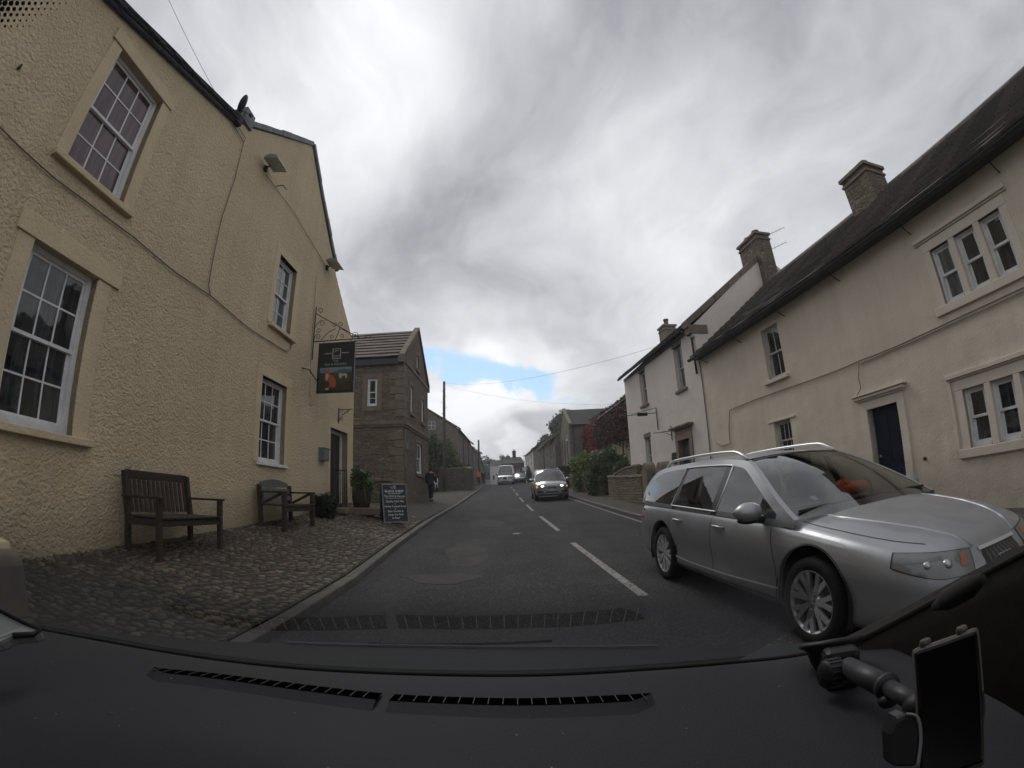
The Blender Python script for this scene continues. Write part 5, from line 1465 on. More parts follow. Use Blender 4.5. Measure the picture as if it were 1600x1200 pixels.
# ivy and trees left of the street
plant('ivy_thicket', 'tall dark green thicket beyond the stone house, behind the telegraph pole', 'tree', (-7.6, 40, 1.8), [(-7.7, 41.5, 4.3, 1.5, 1.5, 2.1), (-6.4, 42.6, 4.4, 1.15, 1.2, 1.9), (-8.8, 40.5, 3.6, 1.2, 1.2, 1.9), (-6.1, 43.4, 3.4, 1.0, 1.2, 1.6), (-7.3, 40.9, 5.8, .8, .9, 1.0)], 11000, .24, 'leaf', 21, trunk=.14)
plant('wall_ivy', 'green growth along the top of the dry stone wall', 'ivy', (-4.5, 45, 2.0), [(-4.7, 43.5, 3.7, .5, 1.2, .5), (-4.6, 46, 3.8, .5, 1.2, .5), (-5.2, 42, 3.9, .7, .6, .4)], 1800, .2, 'leaf', 22)
plant('garden_tree', 'dark tree rising behind the roofs on the right, right of the street end', 'tree', (8.5, 75, 3), [(6.9, 73, 11.2, 1.6, 1.6, 1.5), (8.6, 74, 12.2, 2.2, 2, 1.8), (5.4, 77, 9.5, 1.4, 1.4, 1.2), (9.8, 75, 10.6, 2, 2, 2)], 5000, .42, 'leaf_far', 23, trunk=.3)
for i, (x, y, h, s, lb) in enumerate([(-11.6, 135, 10.5, 4.2, 'round tree at the street end, nearest the left hand cottages'), (-8.0, 142, 10.2, 3.8, 'round tree in the middle of the tree line at the street end'), (-18, 165, 12, 7, 'broad tree standing higher behind the street end'), (-5.0, 150, 8.6, 3.4, 'lower tree beside the small white house at the street end')]):
    plant('distant_tree', lb, 'tree', (x, y, 3), [(x, y, 3 + h * .5, s * .8, s * .6, h * .42), (x - s * .5, y, 3 + h * .35, s * .55, s * .5, h * .33), (x + s * .5, y + 1, 3 + h * .4, s * .55, s * .5, h * .33)], 2600, .8, 'leaf_far', 30 + i, trunk=.4, group='trees beyond the end of the street')
# wooded hill far beyond
b = MB(); rows = []
for j in range(14):
    row = []
    for i in range(60):
        x = -420 + i * 13; f = j / 13; hh = 27 * math.exp(-((x + 60) / 120) ** 2) + 10 * math.exp(-((x - 200) / 160) ** 2) + 3
        row.append((x, 330 + 140 * f, G(330) - 6 + (hh + 1.6 * sin(i * 1.9) + 1.1 * sin(i * 4.3)) * sin(f * pi * .5) ** .8 * 1.05))
    rows.append(row)
b.smooth = True; b.grid(rows); struct(b.build('hill', 'leaf_hill'))
# ------------------------------------------------------------------ right hand garden walls and gate piers
def rtop(f): return 1.12
stone_wall('garden_wall', 'coursed garden wall with flat coping running up to the rounded gate pier', [(4.42, 15.9), (4.45, 18), (4.47, 20.5), (4.55, 22.6), (4.75, 23.6), (5.3, 24.0)], 1.02, .32, 'stone_wall', cap='flat', rough=.008, seed=11)
stone_wall('garden_wall', 'taller rear return of the garden wall, curving down to the left', [(5.15, 19.4), (5.1, 21), (5.0, 22.4), (4.85, 23.4)], 1.35, .28, 'stone_wall', cap='flat', rough=.008, seed=12, top=lambda f: 1.42 - .45 * f ** 3)
stone_wall('garden_wall', 'weathered boundary wall below the large green bush', [(4.52, 24.9), (4.4, 28), (4.25, 33), (4.15, 38), (4.2, 41.5)], 1.05, .34, 'stone_wall', cap='flat', rough=.025, seed=13)
def pier(x, y, h, w, label):
    g = T(x, y); t = root('gate_pier', (x, y, g), label, 'gate pier', 'round topped gate piers'); b = MB(); prof = []
    n = 12
    for k in range(n + 1): a = pi * k / n; prof.append((w * .5 * cos(a), h + w * .5 * sin(a)))
    pts = [(-w / 2, -.1)] + [(w / 2, -.1)] + prof
    pts = [(w / 2, -.1)] + prof + [(-w / 2, -.1)]
    b.prism([(x - .17, y + a, g + z) for a, z in pts], (.34, 0, 0)); b.build('shaft', 'quoin', t, bevel=.03)
    b = MB(); b.box((x, y + w * .62, g + h * .5 - .03), (.30, w * .5, h + .16)); b.build('shoulder', 'stone_wall', t, bevel=.015)
pier(4.42, 15.45, 1.12, .58, 'round topped stone gate pier ending the garden wall')
pier(4.45, 13.9, 1.10, .58, 'round topped stone gate pier nearer the silver estate car')
t = root('garden_gate', (4.45, 14.7, T(4.45, 14.7)), 'dark narrow garden gate between the two round topped piers', 'gate'); g = T(4.45, 14.7)
for z_ in (.95, .15): b = MB(); b.box((4.45, 14.66, g + z_), (.05, .85, .07)); b.build('gate_rail', 'iron', t)
for k in range(8): b = MB(); b.box((4.45, 14.27 + k * .112, g + .54), (.03, .06, 1.02)); b.build('gate_bar', 'iron', t)

# ------------------------------------------------------------------ telegraph poles and wires
def pole(x, y, h, label, steps=True):
    g = T(x, y); t = root('telegraph_pole', (x, y, g), label, 'telegraph pole', 'telegraph poles on the left'); b = MB(); lean = .14
    b.tube([(x, y, g - .2), (x + lean * .5, y, g + h * .5), (x + lean, y, g + h)], [.15, .13, .105], 12); b.build('shaft', 'pole', t)
    if steps:
        for k in range(7):
            z = g + h * .60 + k * .48; s = 1 if k % 2 else -1; b = MB(); b.tube([(x + lean * .8, y - .05, z), (x + lean * .8 + s * .26, y - .05, z)], .016, 5); b.build('step_iron', 'iron', t)
        b = MB(); b.box((x + lean, y - .14, g + h - .5), (.16, .12, .5)); b.build('terminal_box', 'lead', t)
    return Vector((x + lean, y, g + h))
pt = pole(-5.93, 39, 9.3, 'tall wooden telegraph pole with climbing irons beside the dry stone wall')
pole(-4.72, 60, 5.6, 'second telegraph pole, slimmer with distance, beside the orange coated walker', False)
def wire(p, q, sag, label, r=.012):
    r *= .42
    p, q = Vector(p), Vector(q); pts = [p.lerp(q, k / 24) - Vector((0, 0, sag * 4 * (k / 24) * (1 - k / 24))) for k in range(25)]
    b = MB(); b.tube(pts, r, 5); return tag(b.build('overhead_wire', 'lead', None), label, 'wire', 'overhead wires')
M['cable2'] = M['cable']
p = AT(1030, 540, y=15.5); wire(pt - Vector((0, 0, .1)), p, .6, 'thin wire from the telegraph pole to the eaves of the white house', .014)
wire(pt - Vector((0, 0, .25)), AT(978, 632, y=26), .5, 'lower thin wire from the telegraph pole towards the creeper house', .012)
wire(PF.P(*PF.uz(345, 160), -.0), AT(246, -40, z=9.5), .03, 'wire rising over the street from the gable of the cream pub', .010)

# ------------------------------------------------------------------ benches
def slope(x, y): return T(x, y)
def bench_long():
    x0, x1 = -4.66, -4.10; y0, y1 = 4.52, 5.80; g0 = min(T(x0, y0), T(x1, y0)); g = T(-4.4, 5.1)
    t = root('garden_bench', (-4.4, 5.15, g), 'dark slatted wooden bench with tall back, nearest the camera', 'bench', 'benches against the pub wall')
    def leg(x, y, zt, nm='leg', lean=0.0):
        b = MB(); b.beam((x, y, T(x, y) - .03), (x - lean, y, zt), .07, .06, (1, 0, 0)); b.build(nm, 'wood', t, bevel=.004)
    zs = g + .44; zt = g + .98
    for y in (y0, y1):
        b = MB(); b.beam((x0 + .02, y, T(x0, y) - .03), (x0 + .02, y, zs), .06, .07, (1, 0, 0)); b.beam((x0 + .02, y, zs), (x0 - .07, y, zt), .06, .07, (1, 0, 0)); b.build('back_leg', 'wood', t, bevel=.004)
        leg(x1, y, zs + .22)
        b = MB(); b.box(((x0 + x1) / 2 - .005, y, zs + .235), (x1 - x0 + .14, .075, .03)); b.build('armrest', 'wood', t, bevel=.006)
        b = MB(); b.box(((x0 + x1) / 2, y, zs - .06), (x1 - x0 - .08, .04, .08)); b.build('side_rail', 'wood', t)
    b = MB()
    for k in range(6): b.box((x0 + .07 + k * .098, (y0 + y1) / 2, zs), (.085, y1 - y0 - .03, .022))
    b.build('seat', 'wood', t, bevel=.003)
    b = MB(); b.box((x1, (y0 + y1) / 2, zs - .06), (.03, y1 - y0 - .07, .08)); b.box((x0 + .03, (y0 + y1) / 2, zs - .06), (.03, y1 - y0 - .07, .08)); b.build('apron', 'wood', t)
    b = MB(); b.box((x0 - .065, (y0 + y1) / 2, zt - .04), (.035, y1 - y0 - .05, .11)); b.build('top_rail', 'wood', t, bevel=.006)
    for k in range(13):
        y = y0 + .09 + k * (y1 - y0 - .18) / 12; b = MB(); b.beam((x0 + .01, y, zs + .04), (x0 - .063, y, zt - .10), .055, .016, (1, 0, 0)); b.build('back_slat', 'wood', t)
bench_long()
def bench_small():
    x0, x1 = -4.70, -4.2; y0, y1 = 8.0, 9.25; g = T(-4.45, 8.6)
    t = root('garden_bench', (-4.45, 8.6, g), 'smaller bench with curved grey backrest boards, under the far ground floor window', 'bench', 'benches against the pub wall')
    zs = g + .42
    for y in (y0, y1):
        b = MB(); b.beam((x0, y, T(x0, y) - .03), (x0 - .05, y, g + .80), .07, .08, (1, 0, 0)); b.build('back_leg', 'wood', t, bevel=.004)
        b = MB(); b.beam((x1, y, T(x1, y) - .03), (x1, y, zs + .22), .09, .08, (1, 0, 0)); b.build('leg', 'wood', t, bevel=.004)
        b = MB(); b.box(((x0 + x1) / 2, y, zs + .24), (x1 - x0 + .1, .10, .035)); b.build('armrest', 'wood', t, bevel=.006)
        b = MB(); b.beam((x0 + .02, y, zs + .02), (x1 - .06, y, zs + .22), .04, .05); b.build('arm_brace', 'wood', t)
    b = MB()
    for k in range(5): b.box((x0 + .06 + k * .11, (y0 + y1) / 2, zs), (.095, y1 - y0, .028))
    b.build('seat', 'wood', t, bevel=.004); b = MB(); b.box((x1 - .0, (y0 + y1) / 2, zs - .07), (.035, y1 - y0 - .1, .1)); b.build('apron', 'wood', t)
    for k, (za, zb_) in enumerate(((.50, .60), (.63, .73), (.76, .84))):
        b = MB(); n = 14; lo = []; hi = []
        for i in range(n + 1):
            f = i / n; y = y0 + .05 + (y1 - y0 - .1) * f; cr_ = (.07 * sin(pi * f) if k == 2 else 0); lo.append((x0 - .01 - .03 * k, y, g + za)); hi.append((x0 - .02 - .03 * k, y, g + zb_ + cr_))
        b.grid([lo, hi]); b.grid([[(x + .025, y, z) for x, y, z in lo], [(x + .025, y, z) for x, y, z in hi]]); b.grid([hi, [(x + .025, y, z) for x, y, z in hi]]); b.build('back_board', 'wood_grey', t)
bench_small()
# cream painted block by the near end of the wall
bx, by = -4.18, 2.1; bg = T(-3.8, by)
t = root('mounting_block', (bx, by, bg), 'cream painted rounded block at the foot of the pub wall, left edge of the photo', 'block')
b = MB(); b.box((bx, by, bg + .2), (.84, .44, .62)); b.build('block', 'pub_smooth', t, bevel=.07)
b = MB(); b.prism([(-3.76, by - .2, bg - .1), (-3.52, by - .2, bg - .1), (-3.58, by - .2, bg + .34), (-3.63, by - .2, bg + .42), (-3.76, by - .2, bg + .45)], (0, .4, 0)); b.build('grey_base', 'quoin', t, bevel=.02)
# A board on the forecourt
pL, pR = Vector((-3.51, 11.89, 0)), Vector((-2.98, 12.81, 0)); pR = Vector((-2.93, 12.25, 0)); cA = (pL + pR) / 2; gA = T(cA.x, cA.y)
angA = math.atan2(pR.y - pL.y, pR.x - pL.x) 
t = root('sign_board', (cA.x, cA.y + .15, gA), 'black A-board listing ales and food on the kerb side cobbles', 'sign board', local=True, rz=angA)
M['chalk'] = mat('pale_lettering', (0.62, 0.63, 0.62), 0.6); M['board_black'] = m_noise('black_board', (0.020, 0.022, 0.024), (0.032, 0.034, 0.036), 6, 0.5, 0)
wA, hA = .68, 1.04; tilt = .20
def leafpanel(sgn, nm):
    b = MB(); y0, y1 = sgn * tilt, sgn * .02
    b.prism([(-wA / 2, y0, .03), (wA / 2, y0, .03), (wA / 2, y1, hA), (-wA / 2, y1, hA)], (0, .022, 0)); o = b.build(nm, 'board_black', t)
    return o
fp = leafpanel(-1, 'front_panel'); bp = leafpanel(1, 'back_panel')
nrm = Vector((0, -(hA - .03), -(tilt - .02))).normalized(); ex = Vector((1, 0, 0)); ez_ = Vector((0, tilt - .02, hA - .03)).normalized(); O = Vector((0, -tilt, .03)); HH = Vector((0, tilt - .02, hA - .03)).length
def ap_(x, v, d=.0): return O + ex * x + ez_ * (v * HH) + nrm * d
b = MB()
for a_ in (((-wA / 2, 0), (wA / 2, 0), (wA / 2, .03), (-wA / 2, .03)), ((-wA / 2, .97), (wA / 2, .97), (wA / 2, 1), (-wA / 2, 1)), ((-wA / 2, .03), (-wA / 2 + .03, .03), (-wA / 2 + .03, .97), (-wA / 2, .97)), ((wA / 2 - .03, .03), (wA / 2, .03), (wA / 2, .97), (wA / 2 - .03, .97))):
    b.prism([ap_(x, v, .001) for x, v in a_], nrm * .014)
b.build('rim', 'chalk_rim', fp)
rotA = Matrix((ex, ez_, nrm)).transposed()
for txt, v, sz, sx in (('BLACK SHEEP', .805, .085, 1.0), ('FINE YORKSHIRE ALES', .745, .035, 1.0), ('The FOX & Hounds', .675, .070, .98), ('Quality Cask Ales', .545, .070, .98), ('Home Cooked Food', .415, .070, .98), ('Beer Garden &', .29, .070, .98), ('Large Car Park', .205, .070, .98), ('to Rear', .12, .070, .98)):
    tile_text(txt, ap_(0, v, .003), sz, rotA, 'chalk', fp, ext=.001, sx=sx, bold=.0012 if v > .8 else .0006)
b = MB(); b.prism([ap_(-.26, .622, .002), ap_(.26, .622, .002), ap_(.26, .628, .002), ap_(-.26, .628, .002)], nrm * .002)
b.build('rule', 'chalk', fp)
for v in (.48, .35): b = MB(); b.prism([ap_(.0, v - .012, .002), ap_(.014, v, .002), ap_(0, v + .012, .002), ap_(-.014, v, .002)], nrm * .002); b.build('diamond', 'chalk', fp)
b = MB(); pts = [ap_(.02 + (.052 - .034 * q) * cos(q * 8.0 + 1), .905 + (.042 - .028 * q) * sin(q * 8.0 + 1), .006) for q in [i / 22 for i in range(23)]]; b.tube(pts, .006, 5)
b.tube([ap_(-.04, .92, .006), ap_(-.10, .905, .006), ap_(-.07, .88, .006), ap_(-.03, .885, .006)], .004, 5); b.build('emblem', 'chalk', fp)
for s in (-1, 1): b = MB(); b.tube([(s * (wA / 2 - .02), -tilt * .6, .33), (s * (wA / 2 - .02), tilt * .6 + .02, .33)], .005, 5); b.build('stay', 'iron', t)
# planters by the door
plant('round_bush', 'small clipped dark bush against the pub wall beside the small bench', 'bush', (-4.45, 10.5, T(-4.45, 10.5)), [(-4.5, 10.55, T(-4.45, 10.5) + .28, .32, .36, .30)], 4200, .06, 'leaf_dark', 41, shell=.2)
px_, py_ = -4.12, 12.25; gp = T(px_, py_)
t = root('stone_trough', (px_, py_, gp), 'low stone trough on the cobbles below the leafy pot by the pub railing', 'trough')
b = MB(); b.box((px_ + .05, py_, gp + .08), (1.05, .5, .2)); b.build('basin', 'quoin', t, bevel=.03); b = MB(); b.box((px_ + .05, py_, gp + .181), (.9, .36, .006)); b.build('soil', 'cobble_bed', t)
t = root('stone_block', (-4.55, 11.6, T(-4.5, 11.6)), 'small rough stone block between the round bush and the trough', 'block'); b = MB(); b.box((-4.4, 11.45, T(-4.5, 11.6) + .06), (.36, .25, .16)); b.build('stone', 'quoin', t, bevel=.03)
t = root('plant_pot', (px_, py_, gp + .18), 'dark barrel shaped pot standing in the stone trough', 'plant pot'); b = MB(); b.lathe((px_, py_, gp + .16), [(.001, 0), (.20, 0), (.25, .2), (.26, .42), (.24, .55), (.21, .55), (.2, .5), (.001, .5)]); b.build('tub', 'wood', t)
plant('potted_shrub', 'straggly green shrub with long drooping leaves in the dark pot', 'plant', (px_, py_, gp + .62), [(px_, py_, gp + .88, .30, .28, .30), (px_ + .18, py_ - .1, gp + .75, .22, .22, .2), (px_ - .12, py_, gp + 1.08, .17, .16, .2)], 1300, .11, 'leaf', 42, shell=.2)
t = root('potted_palm', (px_ + .02, py_ - .05, gp + .6), 'arching strap leaves spilling over the front of the dark pot', 'plant'); b = MB(); r = random.Random(8)
for k in range(60):
    a = r.uniform(0, 6.28); l = r.uniform(.35, .65); c = Vector((px_, py_, gp + .66)); d = Vector((cos(a), sin(a), 0)); s = d.cross(Vector((0, 0, 1))) * .013; z0 = r.uniform(.15, .5); row1 = []; row2 = []
    for i in range(6): f = i / 5; p = c + d * l * f + Vector((0, 0, z0 * sin(f * 2.4) - .42 * f * f * l / .5)); w = s * (1 - f * .8); row1.append(p - w); row2.append(p + w)
    b.grid([row1, row2])
b.build('foliage', 'leaf_bright', t)
# ------------------------------------------------------------------ vehicles
def m_paint(name, c, rough=.32, metal=.75, coat=.6):
    m = mat(name, c, rough, metal); b = m.node_tree.nodes['Principled BSDF']; b.inputs['Coat Weight'].default_value = coat; b.inputs['Coat Roughness'].default_value = .05
    t = NT(m); n = t.noise(t.obj, 3, 5, .7); t.rough(t.ramp(n, [(.3, rough * .85), (.7, rough * 1.25)]))
    sep = t.n.new('ShaderNodeSeparateXYZ'); t.l(t.obj, sep.inputs[0]); dirt = t.math('MULTIPLY', t.ramp(t.math('ADD', sep.outputs[2], t.math('MULTIPLY', n, .25)), [(.32, 1.0), (.62, 0.0)]), .35)
    t.col(t.mix(dirt, c, (0.10, 0.09, 0.08))); return m


M['silver'] = m_paint('silver_car_paint', (0.30, 0.31, 0.325), .42, .65, .35)
M['silver2'] = m_paint('grey_silver_car_paint', (0.26, 0.265, 0.265), .35)
M['vanwhite'] = m_paint('white_van_paint', (0.62, 0.63, 0.65), .4, 0.0)
M['darkcar'] = m_paint('black_car_paint', (0.025, 0.028, 0.035), .3, .2)
M['chrome'] = mat('brushed_trim', (0.62, 0.63, 0.64), .34, .55)
M['rim'] = mat('alloy_wheel_metal', (0.55, 0.56, 0.58), .36, .7)
M['tyre'] = m_noise('tyre_rubber', (0.006, 0.006, 0.006), (0.011, 0.011, 0.010), 12, .85, .002, 60)
M['well'] = mat('wheel_well', (0.006, 0.006, 0.006), .95)
M['trimblack'] = mat('black_trim', (0.012, 0.012, 0.013), .45)
M['seat'] = mat('seat_fabric', (0.030, 0.030, 0.033), .9)
M['orange_cloth'] = mat('orange_fabric', (0.62, 0.10, 0.03), .8)
M['amber'] = mat('amber_lens', (0.30, 0.13, 0.07), .2)
M['reflector'] = mat('lamp_reflector', (0.34, 0.35, 0.35), .3, .7)
M['lens_grey'] = mat('headlamp_lens', (0.16, 0.165, 0.16), .15, .2)
M['plate'] = mat('blank_number_plate', (0.32, 0.32, 0.33), .5)
M['red_lens'] = mat('red_lens', (0.25, 0.02, 0.02), .15)
M['sticker'] = mat('pale_sticker', (0.45, 0.5, 0.5), .5)
hl = mat('lit_headlamp', (1, .93, .85), .3); hb = hl.node_tree.nodes['Principled BSDF']; hb.inputs['Emission Color'].default_value = (1, .86, .70, 1); hb.inputs['Emission Strength'].default_value = 3.2; M['lit'] = hl
ho = mat('lit_indicator', (1, .4, .1), .3); hb = ho.node_tree.nodes['Principled BSDF']; hb.inputs['Emission Color'].default_value = (1, .42, .16, 1); hb.inputs['Emission Strength'].default_value = .35; M['lit_amber'] = ho


def m_carglass(name, tint=.42):
    m = bpy.data.materials.new(name); m.use_nodes = True; t = NT(m)
    tr = t.n.new('ShaderNodeBsdfTransparent'); tr.inputs[0].default_value = (tint * .93, tint, tint * .97, 1)
    gl = t.n.new('ShaderNodeBsdfGlossy'); gl.inputs['Roughness'].default_value = .02; gl.inputs[0].default_value = (1, 1, 1, 1)
    fr = t.n.new('ShaderNodeLayerWeight'); fr.inputs[0].default_value = .5; f = t.math('MULTIPLY', t.math('POWER', fr.outputs['Facing'], 4.0), .8, True); f = t.math('ADD', f, .11, True)
    ms = t.n.new('ShaderNodeMixShader'); t.l(f, ms.inputs[0]); t.l(tr.outputs[0], ms.inputs[1]); t.l(gl.outputs[0], ms.inputs[2]); t.l(ms.outputs[0], t.n['Material Output'].inputs[0])
    t.n.remove(t.b); return m


M['carglass'] = m_carglass('car_window_glass', .28); M['screen'] = m_carglass('car_windscreen_glass', .5)


def lerp_tab(tab, x): return interp(x, tab)


def smooth_tab(tab, n=6):
    """smooth version of a (x, value) table"""
    pts = cat_rom([(a, 0, b) for a, b in tab], n); return [(p.x, p.z) for p in pts]


def wheel(t, x, side, hw, r, w, spokes, rimr=.70, z=None, rot=.3, steer=0.0):
    """wheel > tyre, rim; side -1/+1 in local y"""
    wz = r if z is None else z
    W_ = bpy.data.objects.new('wheel', None); W_.empty_display_size = .1; scene.collection.objects.link(W_); W_.parent = t; W_.location = (x, side * hw, wz); W_.rotation_euler = (0, 0, steer)
    s = side; ro = rimr * r
    b = MB(); b.lathe((0, 0, 0), [(ro, -s * w * .5), (r * .90, -s * w * .5), (r * .985, -s * w * .40), (r, -s * w * .2), (r, s * w * .2), (r * .985, s * w * .38), (r * .90, s * w * .5), (ro * 1.04, s * w * .5), (ro, s * w * .45)], 'Y', 40, cap=False)
    b.build('tyre', 'tyre', W_)
    b = MB(); b.lathe((0, 0, 0), [(ro * 1.0, -s * w * .4), (ro * .93, -s * w * .38), (ro * .91, s * w * .38), (ro * .98, s * w * .46), (ro * 1.01, s * w * .44)], 'Y', 40, cap=False)
    b.lathe((0, 0, 0), [(.001, s * w * .40), (.045, s * w * .40), (.062, s * w * .36), (.075, s * w * .25), (.07, -s * w * .1)], 'Y', 18)
    for k in range(spokes):
        for off in ((-.085, .10), (.085, -.10)) if spokes <= 7 else ((0, 0),):
            a0 = 2 * pi * k / spokes + rot; a1 = a0 + off[0] * 1.5; a0_ = a0 + off[0] * .6
            p0 = Vector((cos(a0_) * .055, s * w * .34, sin(a0_) * .055)); pm = Vector((cos(a1) * ro * .55, s * w * .37, sin(a1) * ro * .55)); a2 = a1 + off[0] * .8; p1 = Vector((cos(a2) * ro * .95, s * w * .40, sin(a2) * ro * .95))
            b.beam(p0, pm, .034, .030, (0, 1, 0)); b.beam(pm, p1, .036, .026, (0, 1, 0))
    b.build('rim', 'rim', W_, bevel=.004)
    b = MB(); b.lathe((0, 0, 0), [(.001, s * w * .05), (ro * .62, s * w * .05), (ro * .62, -s * w * .02), (.001, -s * w * .02)], 'Y', 28); b.build('brake_disc', 'lead', W_)
    b = MB(); b.lathe((0, 0, 0), [(.001, -s * w * .25), (ro * .92, -s * w * .25)], 'Y', 28); b.build('back_plate', 'well', W_)
    return W_


class Car:
    """car body from side, plan and section curves (x forward, y left, z up)"""
    def __init__(s, t, P, paint):
        s.t, s.P, s.paint = t, P, paint
        for k in ('W', 'top_e', 'top_c', 'zb', 'edge', 'belt', 'gh', 'rw'): setattr(s, k, smooth_tab(P[k]))
    def section(s, x):
        W = interp(x, s.W); zb = interp(x, s.zb); te = interp(x, s.top_e); tc = interp(x, s.top_c); h = te - zb
        nose = interp(x, s.edge)              # 0 mid body, 1 at the ends: rounder section
        pts = [(0, zb), (.72, zb), (.90 - .05 * nose, zb + .015), (.965 - .04 * nose, zb + .10 * h), (.975 - .01 * nose, zb + .20 * h), (.970 + .02 * nose, zb + .32 * h), (.990, zb + .50 * h), (1.0, zb + .62 * h), (.995 - .01 * nose, zb + .76 * h), (.965 - .02 * nose, zb + .90 * h), (.925 - .03 * nose, zb + .97 * h), (.875 - .04 * nose, te), (.78, te + (tc - te) * .30), (.55, te + (tc - te) * .72), (.28, te + (tc - te) * .94), (0, tc)]
        sm = cat_rom([(a * W, 0, z) for a, z in pts], 2)
        return [(max(0, p.x), p.z) for p in sm]
    def body(s, name='body'):
        P = s.P; x0, x1 = P['x0'], P['x1']; n = 92; rows = []
        for i in range(n + 1):
            q = i / n; x = x0 + (x1 - x0) * (q - .12 * sin(2 * pi * q) / (2 * pi) * 1.0)
            sec = s.section(x); rows.append([Vector((x, -y, z)) for y, z in sec] + [Vector((x, y, z)) for y, z in reversed(sec[1:-1])])
        b = MB(); b.smooth = True; b.grid(rows, True)
        b.smooth = False; b.add(rows[0], [tuple(range(len(rows[0])))]); b.add(rows[-1], [tuple(range(len(rows[0]) - 1, -1, -1))])
        o = b.build(name, [s.paint, 'well'], s.t); s.o = o
        s.bvh = BVHTree.FromPolygons([Vector(v) for v in b.v], b.f)
        # wheel arches are cut out of the flanks, each with its turned-in edge
        bm = bmesh.new(); bm.from_mesh(o.data); wz = P['wr'] + .01; Rr = P['arch']
        for ax in P['axles']:
            dist = lambda v: math.hypot(v.x - ax, v.z - wz)
            fs = [f for f in bm.faces if len(f.verts) <= 4 and any(dist(v.co) < Rr + .10 for v in f.verts) and abs(f.calc_center_median().y) > .45]
            es = list({e_ for f in fs for e_ in f.edges}); bmesh.ops.subdivide_edges(bm, edges=es, cuts=3, use_grid_fill=True)
        for ax in P['axles']:
            dist = lambda v: math.hypot(v.x - ax, v.z - wz)
            dead = [f for f in bm.faces if dist(f.calc_center_median()) < Rr and abs(f.calc_center_median().y) > .56]
            bmesh.ops.delete(bm, geom=dead, context='FACES')
            rim_e = [e_ for e_ in bm.edges if e_.is_boundary and all(dist(v.co) < Rr + .05 and abs(v.co.y) > .5 for v in e_.verts)]
            for v in {v for e_ in rim_e for v in e_.verts}:
                d = dist(v.co)
                if abs(v.co.y) > .60 and d > .1: k = Rr / d; v.co.x = ax + (v.co.x - ax) * k; v.co.z = wz + (v.co.z - wz) * k
            ex = bmesh.ops.extrude_edge_only(bm, edges=rim_e)
            for v in [g for g in ex['geom'] if isinstance(g, bmesh.types.BMVert)]: v.co.y *= .955
            for f in [g for g in ex['geom'] if isinstance(g, bmesh.types.BMFace)]: f.smooth = False
        bmesh.ops.recalc_face_normals(bm, faces=bm.faces); bm.to_mesh(o.data); bm.free()
        for ax in P['axles']:
            for sd in (-1, 1):
                w = MB(); w.lathe((ax, sd * .70, wz), [(Rr + .015, sd * .19), (Rr + .015, -sd * .16), (.001, -sd * .16)], 'Y', 40, cap=False); kp = [i for i, f in enumerate(w.f) if min(w.v[j][2] for j in f) > wz - .16]; w.f = [w.f[i] for i in kp]; w.m = [0] * len(kp); w.sm = [True] * len(kp); w.build('wheel_housing', 'well', s.t)
        return o
    def hit(s, org, d):
        h = s.bvh.ray_cast(Vector(org), Vector(d).normalized()); return h[0], h[1]
    def side_pt(s, x, z, sd, off=.002):
        p, n = s.hit((x, sd * 2.0, z), (0, -sd, 0))
        return None if p is None else p + Vector((0, sd * off, 0))
    def side_line(s, pts, sd, w, m, name, off=.0025, parent=None, seg=.04):
        """thin strip following the flank, points in (x, z)"""
        b = MB(); a, c = [], []; dense = []
        for (xa, za), (xb, zb_) in zip(pts, pts[1:]):
            n = max(1, int(math.hypot(xb - xa, zb_ - za) / seg))
            for k in range(n): dense.append((xa + (xb - xa) * k / n, za + (zb_ - za) * k / n))
        dense.append(pts[-1])
        for i, (x, z) in enumerate(dense):
            x1, z1 = dense[min(i + 1, len(dense) - 1)]; x0_, z0_ = dense[max(i - 1, 0)]; L = math.hypot(x1 - x0_, z1 - z0_) or 1; nx, nz = -(z1 - z0_) / L, (x1 - x0_) / L
            p = s.side_pt(x + nx * w / 2, z + nz * w / 2, sd, off); q = s.side_pt(x - nx * w / 2, z - nz * w / 2, sd, off)
            if p is not None and q is not None: a.append(p); c.append(q)
        if len(a) > 1:
            b.smooth = True; b.grid([a, c]); return b.build(name, m, parent or s.o)
    def nose_patch(s, ang, lo, hi, m, name, cx=1.55, off=.004, n=16, k=7, parent=None, sgn=1, thick=None):
        """panel wrapped round the nose: ang = (from, to) plan angles in degrees, lo/hi height curves over 0..1"""
        b = MB(); rows = []
        for j in range(k + 1):
            row = []
            for i in range(n + 1):
                q = i / n; a = R(ang[0] + (ang[1] - ang[0]) * q); d = Vector((cos(a), sgn * sin(a), 0)); z = lo(q) + (hi(q) - lo(q)) * j / k
                p, nn = s.hit(Vector((cx, 0, z)) + d * 3, -d); row.append((p + d * off) if p is not None else Vector((cx, 0, z)) + d * .5)
            rows.append(row)
        b.smooth = True; b.grid(rows); return b.build(name, m, parent or s.t)
    def greenhouse(s, frames, pillar=.055, glass='carglass'):
        """roof, pillars and windows; frames = list of (x_front, x_back) side windows"""
        P = s.P; t = s.t; zt = s.gh; xf, xr = P['gx']        # glasshouse from cowl to tail
        def ys(x, z):
            be = interp(x, s.belt); zr_ = max(interp(x, zt), be + .02); f = min(1, max(0, (z - be) / max(.06, P['roofz'] - be)))
            return interp(x, s.W) * P['beltk'] * (1 - f) + interp(x, s.rw) * f - .02 * f * f
        n = 64; xs = [xr + (xf - xr) * i / n for i in range(n + 1)]
        roof = MB(); roof.smooth = True
        scr_x = P['screen_x']; rear_x = P['rear_x']
